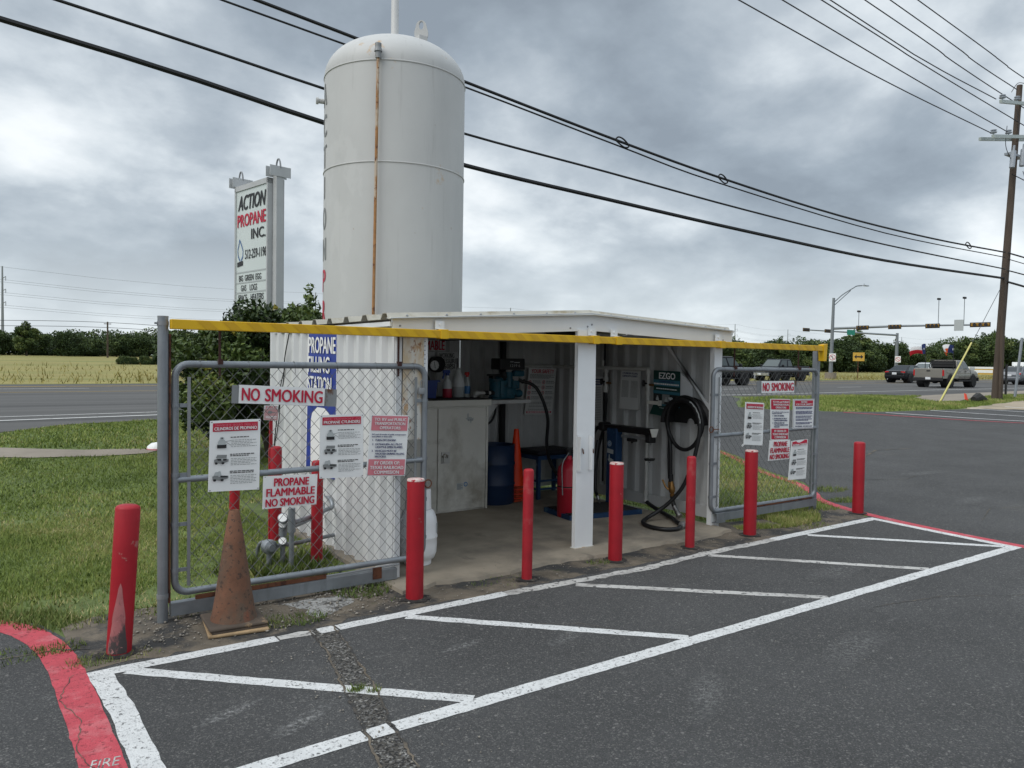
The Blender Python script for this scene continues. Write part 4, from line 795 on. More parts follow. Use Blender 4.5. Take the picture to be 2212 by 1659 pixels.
# ------------------------------------------------------------------ tank
TC = Vector((4.80, 9.62, 0)); TR = .945
def tank():
    o = thing('propane_tank', 'tall white upright propane tank with a rust-streaked pipe, standing behind the shed', 'tank', tuple(TC))
    zs = 5.43; pr = [(TR*.6, -.02), (TR*.6, .25), (TR, .5)]
    for k in range(0, 15):
        t = rad(6.2*k); pr.append((TR*math.cos(t)**.85, zs+.02+.54*math.sin(t)))
    MB().lathe(pr+[(.001, zs+.565)], TC, 96).build('shell', M('tank_shell', (.495, .497, .487), .5, var=.06, vs=1.2, spots=[((.42, .425, .42), .5, .2, .9, (1, 1, .18), .8), ((.36, .36, .345), .60, .12, 5, (2, 2, .10), .55), ((.55, .55, .54), .58, .03, .8, (1, 1, .6), .5), ((.46, .28, .11), .664, .05, 1.9, (1, 1, .9), .8), ((.28, .20, .12), .70, .03, 9, None, .6)], bump=.05, bs=9), o)
    for w in (2.2, 4.17, zs-.004): MB().tube([TC+Vector((TR*math.cos(t), TR*math.sin(t), w)) for t in (2*math.pi*i/96 for i in range(96))], .010, 8, closed=True).build('weld_seam', MT['tank_paint'], o)
    cv = Vector((-TC.x, -TC.y, 0)).normalized(); sd = Vector((cv.y, -cv.x, 0))    # towards the viewpoint / its right
    def on(deg, r=TR): return TC+(cv*math.cos(rad(deg))+Vector((cv.y, -cv.x, 0))*math.sin(rad(deg)))*r      # positive: to the left as seen from the lot
    p = on(12.5, TR+.055)
    m = MB(); m.tube([(p.x-.035, p.y, 2.0), (p.x, p.y, 5.56)], .0185, 12); m.build('rusty_pipe', M('rusty_pipe', (.34, .17, .065), .8, var=.35, vs=9, spots=[((.50, .42, .33), .50, .06, 5, (1, 1, .3), .9), ((.14, .05, .02), .58, .05, 14)]), o)
    m = MB(); m.cyl((p.x, p.y, 5.42), (p.x, p.y, 5.50), .036, n=14).cyl((p.x, p.y, 5.50), (p.x, p.y, 5.55), .050, .040, n=14).cyl((p.x, p.y, 5.55), (p.x, p.y, 5.60), .040, n=14); m.build('pipe_coupling', MT['old_galv_rust'], o)
    m = MB(); b = TC+Vector((-.02, 0, zs+.50)); m.tube([b, b+Vector((0, 0, .12)), b+Vector((0, 0, .14)), b+Vector((0, 0, 2.4))], [.075, .07, .052, .050], 16); m.build('vent_pipe', MT['tank_paint'], o)
    # lifting lug: tear-shaped plate with a hole
    q = on(-42, TR*.52); u = Vector((.80, -.60, 0)).normalized(); nn = Vector((u.y, -u.x, 0)); m = MB(); out, inn = [], []; z0 = zs+.46
    for i in range(24):
        t = 2*math.pi*i/24; r = .075+.10*max(0, -math.sin(t))**1.5; out.append(q+u*(r*.95*math.cos(t)+.0)+Vector((0, 0, z0+.205+r*math.sin(t)*1.15))); inn.append(q+u*.030*math.cos(t)+Vector((0, 0, z0+.225+.055*math.sin(t))))
    A = [v+nn*.018 for v in out]+[v+nn*.018 for v in inn]+[v-nn*.018 for v in out]+[v-nn*.018 for v in inn]; F = []
    for i in range(24):
        j = (i+1) % 24; F += [(i, j, 24+j, 24+i), (48+i, 72+i, 72+j, 48+j), (i, 48+i, 48+j, j), (24+i, 24+j, 72+j, 72+i)]
    m.add(A, F); m.box(q+Vector((0, 0, z0+.045)), (.12, .12, .07)); m.build('lifting_lug', MT['tank_paint'], o)
    n0 = on(79, TR); d = (n0-TC); d.normalize(); MB().cyl(n0+Vector((0, 0, 5.10)), n0+d*.08+Vector((0, 0, 5.10)), .032, n=10).cyl(n0+d*.08+Vector((0, 0, 5.10)), n0+d*.11+Vector((0, 0, 5.10)), .045, n=10).build('nozzle', MT['tank_paint'], o)
    # the vertical lettering, wrapped round the shell
    for part, chars, z0, mt in (('dark_lettering', 'ACTION', 5.02, MT['print_grey']), ('red_lettering', 'PROPANE', 2.585, MT['print_red'])):
        m = MB()
        for i, ch in enumerate(chars):
            V, F, asp = txt(ch); w = .22 if ch != 'I' else .06; z = z0-.405*i
            if z < .8: break
            for k, sh in enumerate((-.07, 0, .07)): m.add([on(75-math.degrees((x*.86-.43+sh)*w/TR), TR+.004+.0006*k)+Vector((0, 0, z+.29*(1-y))) for x, y in V], F)
        m.build(part, mt, o, fix=False)
tank()

# ------------------------------------------------------------------ pole sign behind the shrub
def pole_sign():
    o = thing('pole_sign', 'tall pole sign lettered ACTION PROPANE INC. rising behind the dark shrub', 'sign', (4.3, 14.9, zt(14.9)))
    a = Vector((4.745, 14.42, 0)); d = Vector((math.cos(rad(100)), math.sin(rad(100)), 0)); n = Vector((d.y, -d.x, 0)); n = -n if n.dot(Vector((1, 0, 0))) > 0 else n     # face looks towards -x
    Wd, zb, ztp = 1.34, 2.62, 5.05; g = zt(14.9)
    def X(s, z, h=0): return a+d*s+n*h+Vector((0, 0, z))
    # posts: the near one is a broad steel box column, the far one slimmer in view
    for s in (-.085, Wd+.075):
        P = [X(s-.07, g-.1, .07), X(s+.07, g-.1, .07), X(s+.07, g-.1, -.07), X(s-.07, g-.1, -.07)]; q = MB().prism(P, (0, 0, 5.32-g)).build('post', M('sign_post', (.47, .48, .485), .6, var=.08, vs=3) if 'sign_post' not in MATS else MATS['sign_post'], o)
        m = MB(); c = X(s, 5.02); P = [X(s-.085, 5.06, .21), X(s-.072, 5.06, .21), X(s-.072, 5.06, -.21), X(s-.085, 5.06, -.21)]; m.prism(P, (0, 0, .19)); P = [X(s+.072, 5.06, .21), X(s+.085, 5.06, .21), X(s+.085, 5.06, -.21), X(s+.072, 5.06, -.21)]; m.prism(P, (0, 0, .19)); m.build('clamp_plate', MATS['sign_post'], q)
        MB().tube([X(s, 5.20)+d*.08*math.cos(t)+Vector((0, 0, .18*math.sin(t)+.02)) for t in (math.pi*i/10 for i in range(11))], .016, 8).build('lifting_loop', MT['grey_metal'], q)
    m = MB()
    for s0, s1, z0, z1 in ((0, Wd, ztp-.10, ztp), (0, Wd, zb, zb+.07), (0, .045, zb, ztp), (Wd-.05, Wd, zb, ztp)):
        P = [X(s0, z0, .17), X(s1, z0, .17), X(s1, z0, -.17), X(s0, z0, -.17)]; m.prism(P, (0, 0, z1-z0))
    m.build('cabinet_frame', MATS['sign_post'], o)
    s = Sheet(X(Wd-.05, ztp-.10, .15), X(.045, ztp-.10, .15), X(.045, zb+.07, .15), X(Wd-.05, zb+.07, .15), n)
    s.board(th=.28)
    for t, u0, u1, v0, v1, sh, p in (('ACTION', .06, .97, .045, .175, .22, 'dark_lettering'), ('PROPANE', .04, .97, .205, .315, .0, 'red_lettering'), ('INC.', .50, .96, .345, .435, 0, 'dark_lettering'), ('512-259-1196', .30, .985, .515, .595, .10, 'dark_lettering'),
                         ('BIG  GREEN  EGG', .10, .83, .730, .782, 0, 'dark_lettering'), ('GAS    LOGS', .17, .70, .815, .868, 0, 'dark_lettering'), ('SPACE    HEATERS', .08, .91, .898, .952, 0, 'dark_lettering')):
        s.text(p, t, u0, v0, u1, v1, .008, bold=.04 if v0 < .5 else .015, shear=sh)
    fl = [(.13, .605), (.07, .56), (.055, .51), (.10, .455), (.115, .42), (.17, .46), (.235, .52), (.225, .57), (.165, .605)]
    for p, q in zip(fl, fl[1:]): s.line('flame', p, q, .016, .008)
    s.poly('dark_lettering', [(.04, .615), (.23, .605), (.23, .645), (.04, .655)], .008)
    for v in (.705, .795, .880, .965): s.rect('letter_track', 0, v-.006, 1, v+.006, .006)
    s.build(o, dict(board=M('sign_face', (.60, .655, .64), .35), dark_lettering=MT['print_black'], red_lettering=MT['print_red'], flame=M('flame_blue', (.03, .12, .32), .4), letter_track=MT['print_pale']))
    m = MB()
    for s_ in (.25, Wd-.25): m.cyl(X(s_, g-.1), X(s_, zb+.05), .07, n=14)
    m.build('support_pipe', MT['white_paint'], o)
pole_sign()

# ------------------------------------------------------------------ outside the side wall: pipes and gauges, pale notice on a red stake
def pipes():
    o = thing('gas_pipework', 'grey gas pipes with small round gauges rising from the grass beside the shed wall', 'pipework', (2.06, 6.0, 0)); g = MT['galvanised']; r = .020
    m = MB(); m.tube([(2.08, 5.90, -.05), (2.08, 5.90, .46)], r, 10); m.cyl((2.08, 5.90, .33), (2.08, 5.90, .43), .032, n=12).cyl((2.08, 5.90, .43), (2.08, 5.90, .52), .028, n=12); m.tube(crv([(2.08, 5.90, .40), (2.30, 6.05, .405), (2.50, 6.25, .405), (2.60, 6.36, .40), (2.62, 6.42, .44), (2.64, 6.6, .47)], 5), r*.95, 10); m.build('riser_pipe', g, o)
    m = MB(); m.tube([(2.055, 6.03, -.05), (2.055, 6.03, .38)], r, 10); m.cyl((2.055, 6.03, .28), (2.055, 6.03, .34), .032, n=12); m.tube(crv([(2.055, 6.03, .33), (2.25, 6.2, .32), (2.48, 6.46, .31), (2.57, 6.55, .30), (2.62, 6.60, .335), (2.66, 6.68, .37)], 5), r*.9, 10); m.build('riser_pipe', g, o)
    m = MB(); m.tube([(1.945, 6.03, -.05), (1.945, 6.03, .18)], r, 10); m.tube(crv([(1.935, 6.30, -.02), (1.935, 6.28, .14), (1.95, 6.22, .20), (1.95, 6.08, .205)], 5), r*.8, 10); m.tube([(1.95, 6.03, .20), (2.2, 6.12, .185), (2.66, 6.385, .15)], r*.85, 10); m.build('low_pipe', g, o)
    MB().lathe([(.02, -.05), (.055, -.04), (.06, 0), (.055, .03), (.03, .045), (.03, .055)], (1.945, 6.02, .205), 16, 0, (.15, -1, 0)).box((1.95, 6.03, .205), (.10, .06, .085), bev=.015).build('regulator', g, o)
    for c, k in (((2.03, 5.95, .43), 1), ((2.045, 5.99, .37), .85), ((2.04, 5.98, .24), .85)):
        d = Vector((-.35, -.75, .45)).normalized(); q = MB().lathe([(.018, -.05), (.035*k, -.02), (.040*k, 0), (.040*k, .03), (.034*k, .034)], c, 16, 0, d).build('gauge', g, o); MB().lathe([(.033*k, .0345), (.001, .0347)], c, 14, 0, d).build('dial', MT['sign_white'], q)
pipes()
def stake_notice():
    s, o = sign('faded_notice', 'small faded pink notice on a thin red stake beside the corrugated wall', [(2.215, 7.03, 1.262), (2.345, 7.03, 1.258), (2.343, 7.03, 1.118), (2.212, 7.03, 1.128)], nf, .004)
    s.rect('pink_area', .03, .25, .97, .97, .003); s.text('lettering', 'FIRE', .12, .04, .88, .22, .006); s.fine('small_print', .12, .70, .9, 2, .1, .6, mi=0, seed=4); s.disc('picture', .42, .45, .17, .10, .006); s.line('picture', (.5, .45), (.8, .47), .05)
    s.build(o, dict(board=MT['sign_old'], pink_area=M('washed_pink', (.55, .30, .30), .6), lettering=MT['print_pink'], small_print=MT['sign_white'], picture=MT['print_grey']))
    MB().span((2.268, 7.036, -.05), (2.298, 7.05, 1.14)).build('stake', MT['red_paint'], o)
stake_notice()
def lp_cylinder():
    c = Vector((3.015, 5.55, .03)); o = thing('gas_cylinder', 'white portable propane cylinder standing behind the thick red bollard at the corner of the floor', 'gas cylinder', tuple(c)); w = M('cylinder_white', (.74, .75, .76), .35, var=.03, spots=[((.45, .45, .44), .66, .06, 8, None, .6)])
    MB().lathe([(.10, .035), (.135, .055), (.152, .10), (.155, .16), (.155, .215), (.159, .222), (.159, .232), (.155, .24), (.155, .33), (.148, .385), (.125, .435), (.08, .465), (.03, .475), (.001, .476)], c, 36).build('body', w, o)
    MB().lathe([(.105, 0), (.11, .004), (.112, .06), (.104, .06), (.10, .0)], c, 28).build('foot_ring', w, o)
    m = MB(); V, F = [], []; n = 22
    for i in range(n+1):
        t = rad(40+280*i/n); 
        for rr, z in ((.108, .455), (.102, .62), (.096, .62), (.100, .455)): V.append(c+Vector((rr*math.cos(t), rr*math.sin(t), z)))
    for i in range(n):
        for j in range(4): F.append((4*i+j, 4*i+(j+1) % 4, 4*i+4+(j+1) % 4, 4*i+4+j))
    m.add(V, F, smooth=False); m.build('collar', w, o)
    MB().cyl(c+Vector((0, 0, .47)), c+Vector((0, 0, .55)), .022, n=12).cyl(c+Vector((-.06, 0, .54)), c+Vector((.05, 0, .54)), .016, n=10).build('valve', M('brass', (.30, .17, .055), .35, .8, var=.2), o)
    MB().lathe([(.032, 0), (.036, .01), (.034, .02)], c+Vector((0, -.0, .56)), 14).build('knob', MT['black_paint'], o)
    t0 = rad(-50); V = []
    for i in range(5):
        for z in (.26, .34):
            t = t0+i*.09; V.append(c+Vector((.1562*math.cos(t), .1562*math.sin(t), z)))
    MB().add(V, [(2*i, 2*i+2, 2*i+3, 2*i+1) for i in range(4)]).build('label_sticker', MT['print_pale'], o, fix=False)
lp_cylinder()
# ------------------------------------------------------------------ inside the shed
M('cabinet_white', (.66, .65, .60), .55, var=.08, vs=3, spots=[((.20, .17, .12), .52, .18, 1.5, (1, 1, .7), .7), ((.045, .032, .024), .68, .03, 6, None, .8), ((.16, .14, .115), .58, .16, 3, (.6, 1, 1.4), .5)])
M('drum_blue', (.010, .026, .070), .45, var=.2, vs=5, spots=[((.10, .14, .20), .70, .02, 13), ((.02, .03, .05), .56, .1, 4)]); M('frame_blue', (.010, .040, .105), .5, var=.2, vs=6, spots=[((.08, .16, .24), .60, .06, 6)])
M('meter_blue', (.014, .085, .125), .45, var=.2, vs=8, spots=[((.015, .03, .04), .56, .08, 12)]); M('dark_cushion', (.012, .012, .018), .6, bump=.2)
M('ext_red', (.40, .012, .028), .35, var=.1, vs=5); M('deck_black', (.028, .026, .024), .8, var=.3, vs=9); M('pipe_white', (.50, .50, .48), .5, var=.12, vs=9, spots=[((.2, .17, .13), .62, .06, 9)])
M('brass_valve', (.26, .14, .045), .4, .7, var=.25, vs=20); M('steel', (.35, .35, .35), .35, .9, var=.15); M('clear_plastic', (.62, .64, .64), .35, spec=.5); M('pink_liquid', (.42, .03, .06), .3); M('cap_red', (.5, .02, .02), .4); M('label_blue', (.05, .18, .40), .4); M('bin_blue', (.01, .04, .22), .45)
FZ = .03
def cabinet():
    o = thing('storage_cabinet', 'stained white metal storage cabinet with a black-edged top inside the shed', 'cabinet', (3.8, 7.5, FZ)); c = MATS['cabinet_white']
    x0, x1, y0, y1 = 2.76, 4.82, 7.25, 7.84
    MB().span((x0, y0, FZ), (x1, y1, 1.19)).build('carcass', c, o)
    MB().span((x0, y0-.02, 1.193), (x1+.03, y1, 1.262), bev=.006).build('worktop_edge', c, o)
    m = MB(); m.span((x0, y0-.012, 1.262), (x1+.03, y1, 1.274)); m.build('dark_top', MATS['deck_black'], o)
    for a, b in ((x0+.02, 4.148), (4.160, x1-.045)): d = MB().span((a, y0-.022, FZ+.02), (b, y0-.001, 1.175), bev=.004).build('door', c, o)
    MB().span((x1-.036, y0-.016, FZ), (x1-.008, y0-.001, 1.185), bev=.003).build('edge_strip', c, o)
    m = MB(); m.span((4.20, y0-.035, .575), (4.30, y0-.0225, .70)).cyl((4.225, y0-.06, .655), (4.225, y0-.03, .655), .016, n=10).cyl((4.275, y0-.055, .645), (4.275, y0-.03, .645), .014, n=10).span((4.215, y0-.055, .585), (4.245, y0-.035, .64)); m.build('latch', MATS['pipe_white'], d)
    tx = [(0, .0), (.22, -.02), (.23, .42), (.32, .45), (.62, .50), (.80, .62), (.95, .58), (1, .75), (.92, .85), (.78, .95), (.66, 1.05), (.60, 1.35), (.50, 1.28), (.40, 1.02), (.28, .95), (.18, 1.05), (.06, .90), (-.28, .62), (-.02, .58)]
    MB().add([(4.525+.085*u, y0-.0235, 1.112-.083*v) for u, v in tx], [tuple(range(len(tx)))]).build('state_sticker', MATS['print_pale'], d, fix=False)
    m = MB(); m.add([(4.535, y0-.025, 1.05), (4.60, y0-.025, 1.048), (4.60, y0-.025, 1.032), (4.535, y0-.025, 1.034)], [(0, 1, 2, 3)]); V, F, _ = txt('TEXAS'); m.add([(4.54+.055*x, y0-.0262, 1.046-.010*y) for x, y in V], F, 1)
    m.build('sticker_print', [MATS['print_grey'], MATS['print_white']], d, fix=False)
    m = MB(); m.add([(4.40, y0-.0235, .345), (4.48, y0-.0235, .345), (4.48, y0-.0235, .272), (4.40, y0-.0235, .272)], [(0, 1, 2, 3)])
    for k in range(5): m.add([(4.405, y0-.0245, .335-.013*k), (4.405+.05+.02*(k % 2), y0-.0245, .335-.013*k), (4.405+.05+.02*(k % 2), y0-.0245, .329-.013*k), (4.405, y0-.0245, .329-.013*k)], [(0, 1, 2, 3)], 1)
    m.add([(4.515+.026*math.cos(t), y0-.0235, .327+.026*math.sin(t)) for t in (2*math.pi*i/18 for i in range(18))], [tuple(range(18))], 2); m.add([(4.515+.017*math.cos(t), y0-.0245, .327+.017*math.sin(t)) for t in (2*math.pi*i/18 for i in range(18))], [tuple(range(18))], 0)
    m.build('paper_label', [MATS['print_pale'], MATS['print_grey'], MATS['label_blue']], d, fix=False)
    m = MB(); m.span((x1+.032, 7.30, 1.205), (5.46, 7.72, 1.25), bev=.003); m.prism([(4.82, 7.34, 1.205), (5.02, 7.34, 1.205), (4.82, 7.34, .95)], (0, .006, 0)); m.build('side_shelf', MATS['inner_wall'], o)
cabinet()
def put(name, label, cat, loc, parts, group=None):
    o = thing(name, label, cat, loc, group)
    for pn, mt, mb in parts: mb.build(pn, MATS[mt] if isinstance(mt, str) else mt, o)
    return o
def shelf_things():
    z = 1.275; Y = 7.6
    put('storage_bin', 'blue plastic bin on the cabinet top behind the gate upright', 'bin', (4.20, Y, z), [('tub', 'bin_blue', MB().prism([(4.13, Y-.08, z), (4.29, Y-.08, z), (4.31, Y-.09, z+.19), (4.11, Y-.09, z+.19)], (0, .16, 0))), ('rim', 'bin_blue', MB().span((4.10, Y-.10, z+.18), (4.335, Y+.09, z+.198))), ('contents', 'black_paint', MB().lathe([(.05, 0), (.045, .04), (.02, .06)], (4.2, Y, z+.198), 12))])
    c = (4.485, Y, z); put('spray_bottle', 'clear spray bottle half full of pink liquid, beside the big jug on the cabinet top', 'spray bottle', c, [('lower_body', 'pink_liquid', MB().lathe([(.052, 0), (.055, .01), (.055, .10)], c, 20)), ('upper_body', 'clear_plastic', MB().lathe([(.055, .101), (.052, .15), (.03, .20), (.02, .22), (.018, .25)], c, 20)), ('trigger_head', 'bin_blue', MB().cyl((c[0], Y, z+.25), (c[0], Y, z+.275), .022, n=14).span((c[0]-.06, Y-.015, z+.275), (c[0]+.03, Y+.015, z+.315), bev=.006).prism([(c[0]-.05, Y-.008, z+.28), (c[0]-.03, Y-.008, z+.28), (c[0]-.055, Y-.008, z+.21), (c[0]-.07, Y-.008, z+.215)], (0, .016, 0)))])
    c = (4.645, Y+.02, z); put('plastic_jug', 'large clear plastic jug with a black spout tube on the cabinet top', 'jug', c, [('lower_body', MATS['print_pale'], MB().lathe([(.066, 0), (.07, .01), (.07, .12)], c, 24)), ('upper_body', 'clear_plastic', MB().lathe([(.07, .121), (.07, .17), (.055, .24), (.03, .285), (.027, .32)], c, 24)), ('cap', 'print_pale', MB().lathe([(.030, .32), (.030, .338)], c, 16)), ('spout_tube', 'black_rubber', MB().cyl((c[0]-.02, c[1], z+.335), (c[0]-.022, c[1], z+.45), .007, n=8))])
    c = (4.74, Y-.02, z); put('spray_bottle', 'slim spray bottle with a red trigger head at the shelf end of the cabinet top', 'spray bottle', c, [('body', 'print_pale', MB().lathe([(.032, 0), (.034, .01), (.034, .16), (.016, .22), (.014, .24)], c, 18)), ('label_wrap', 'label_blue', MB().lathe([(.0348, .04), (.0348, .13)], c, 18)), ('trigger_head', 'cap_red', MB().cyl((c[0], c[1], z+.235), (c[0], c[1], z+.255), .017, n=12).span((c[0]-.035, c[1]-.012, z+.255), (c[0]+.022, c[1]+.012, z+.29), bev=.006))])
shelf_things()
def meter():
    o = thing('fuel_meter', 'blue fuel meter with a black counter head on the side shelf of the cabinet', 'meter', (5.22, 7.52, 1.25)); b = MATS['meter_blue']; k = MATS['black_paint']; z = 1.25; y = 7.52
    MB().lathe([(.085, 0), (.088, .02), (.078, .03), (.078, .20), (.085, .21), (.085, .24), (.05, .27)], (5.10, y, z), 24).box((5.155, y-.06, z+.115), (.10, .07, .22), bev=.012).build('strainer_housing', b, o)
    MB().box((5.26, y-.02, z+.07), (.16, .13, .13), bev=.02).cyl((5.28, y, z+.10), (5.28, y, z+.32), .052, n=18).cyl((5.28, y, z+.20), (5.28, y, z+.235), .064, n=18).build('measuring_chamber', b, o)
    MB().cyl((5.34, y-.03, z+.065), (5.43, y-.03, z+.065), .048, n=18).cyl((5.43, y-.03, z+.065), (5.45, y-.03, z+.065), .036, n=14).build('outlet_flange', b, o)
    MB().box((5.36, y-.03, z+.17), (.10, .06, .10), bev=.015).build('valve_block', b, o); MB().box((5.385, y-.05, z+.305), (.15, .09, .075), bev=.022).build('air_eliminator', b, o)
    MB().cyl((5.06, y, z+.275), (5.21, y-.02, z+.285), .014, n=10).box((5.07, y, z+.285), (.17, .06, .022), bev=.006).box((5.12, y, z+.25), (.19, .10, .05), bev=.01).build('lever', k, o)
    MB().tube([(5.235, y, z+.25), (5.20, y, z+.33)], .035, 12).build('neck', k, o)
    h = MB().box((5.25, y-.03, z+.415), (.36, .20, .135), bev=.012).build('counter_head', k, o); Y = y-.1315
    m = MB(); m.add([(5.27, Y, z+.440), (5.35, Y, z+.440), (5.35, Y, z+.430), (5.27, Y, z+.430)], [(0, 1, 2, 3)]); m.add([(5.21, Y, z+.446), (5.26, Y, z+.446), (5.26, Y, z+.438), (5.21, Y, z+.438)], [(0, 1, 2, 3)]); V, F, _ = txt('1219 6'); m.add([(5.215+.14*u, Y, z+.412-.030*v) for u, v in V], F); m.build('counter_figures', MATS['print_pale'], h, fix=False)
    MB().tube([(4.77, y-.06, z+.03), (4.77, y-.06, z+.065), (4.79, y-.06, z+.075), (5.04, y-.03, z+.075)], .021, 10).cyl((4.765, y-.06, z+.06), (4.815, y-.06, z+.08), .03, n=10).cyl((4.91, y-.045, z+.075), (4.96, y-.04, z+.075), .028, n=10, mi=1).cyl((5.0, y-.03, z+.075), (5.05, y-.03, z+.075), .03, n=10, mi=1).build('inlet_pipe', [MATS['pipe_white'], k], o)
    MB().cyl((5.40, y-.05, z+.23), (5.455, y-.07, z+.20), .022, n=12).cyl((5.455, y-.07, z+.235), (5.475, y-.09, z+.185), .012, n=10).build('hose_coupling', k, o)
meter()
tag(MB().tube(crv([(5.44, 7.45, 1.46), (5.53, 7.40, 1.43), (5.60, 7.36, 1.36), (5.66, 7.31, 1.20), (5.67, 7.24, 1.0), (5.58, 7.14, .74), (5.52, 7.0, .55), (5.53, 6.85, .40), (5.58, 6.72, .33), (5.68, 6.65, .31), (5.86, 6.64, .45), (5.96, 6.66, .80)], 7), .020, 10).build('meter_hose', MATS['black_rubber']), 'black hose running from the blue meter down past the blue stool', 'hose')
tag(MB().tube(crv([(5.02, 7.40, 1.21), (5.0, 7.38, 1.10), (4.93, 7.36, 1.0), (4.83, 7.36, .96)], 6), .014, 8).build('drain_hose', MATS['black_rubber']), 'short black hose looping under the side shelf into the cabinet side', 'hose')
def drum():
    c = (5.085, 7.50, FZ); r = .235; h = .69; o = thing('oil_drum', 'blue ribbed steel drum with an open top between the cabinet and orange cones', 'drum', c)
    pr = [(r-.01, 0), (r, .012), (r, .21), (r+.008, .225), (r+.008, .235), (r, .25), (r, .45), (r+.008, .465), (r+.008, .475), (r, .49), (r, h-.012), (r+.006, h-.004), (r+.003, h), (r-.012, h), (r-.012, .25)]
    MB().lathe(pr+[(.001, .25)], c, 40).build('shell', MATS['drum_blue'], o)
drum()
def cones():
    for i in range(4):
        z = FZ+.052*i; c = (5.395, 7.50, z); lab = ['lowest of the stacked orange traffic cones, only its square foot showing at the floor', 'second cone up in the orange stack, only the foot edge showing above the lowest', 'third cone up in the orange stack, only the foot edge showing beneath the topmost', 'tall orange traffic cone on top of the stack beside the blue drum'][i]
        o = thing('traffic_cone', lab, 'cone', c, 'stack of orange cones'); R = Matrix.Rotation(rad(8+3*i), 3, 'Z')
        MB().lathe([(.105, .026), (.100, .05), (.075, .26), (.030, .685), (.026, .70), (.021, .695)], c, 28).build('cone', MATS['orange_cone'], o); MB().box((c[0], c[1], z+.013), (.27-.006*i, .27-.006*i, .026), R=R, bev=.008).build('base', MATS['orange_base'], o)
cones()
def stool():
    o = thing('stool', 'blue metal stool with a black cushion beside the orange cone stack', 'stool', (5.93, 7.58, FZ)); b = MATS['frame_blue']; x0, x1, y0, y1, h = 5.64, 6.22, 7.37, 7.80, .545
    for x in (x0, x1):
        for y in (y0, y1): MB().span((x-.022, y-.022, FZ), (x+.022, y+.022, h), bev=.003).build('leg', b, o)
    m = MB(); m.span((x0-.025, y0-.026, h-.035), (x1+.025, y0+.01, h+.012)).span((x0-.025, y1-.01, h-.035), (x1+.025, y1+.026, h+.012)).span((x0-.026, y0+.01, h-.035), (x0+.01, y1-.01, h+.012)).span((x1-.01, y0+.01, h-.035), (x1+.026, y1-.01, h+.012))
    for z in (.14, .24): m.span((x0+.022, y0-.012, z), (x1-.022, y0+.012, z+.022)).span((x0-.012, y0+.022, z), (x0+.012, y1-.022, z+.022)).span((x1-.012, y0+.022, z), (x1+.012, y1-.022, z+.022))
    m.build('frame', b, o); MB().box(((x0+x1)/2, (y0+y1)/2, h+.042), (x1-x0+.03, y1-y0+.03, .062), bev=.028).build('cushion', MATS['dark_cushion'], o)
stool()
def extinguisher():
    c = (5.31, 6.40, FZ); o = thing('fire_extinguisher', 'large red extinguisher with a tapered top, half hidden behind the white post', 'fire extinguisher', c)
    MB().lathe([(.115, 0), (.122, .01), (.122, .30), (.124, .305), (.124, .32), (.122, .325), (.121, .50), (.112, .535), (.06, .60), (.035, .62), (.03, .66)], c, 32).build('cylinder', MATS['ext_red'], o)
    MB().lathe([(.1235, .326), (.1235, .338)], c, 32).build('strap', MATS['black_rubber'], o); MB().cyl((c[0], c[1], FZ+.66), (c[0], c[1], FZ+.72), .03, n=12).box((c[0]+.02, c[1], FZ+.73), (.12, .03, .025), bev=.005).build('valve_handle', MATS['black_paint'], o)
    MB().tube(crv([(c[0]-.02, c[1]-.02, FZ+.69), (c[0]-.13, c[1]-.05, FZ+.58), (c[0]-.135, c[1]-.06, FZ+.35), (c[0]-.13, c[1]-.06, FZ+.25)], 5), .006, 8).build('hose', MATS['grey_metal'], o)
extinguisher()
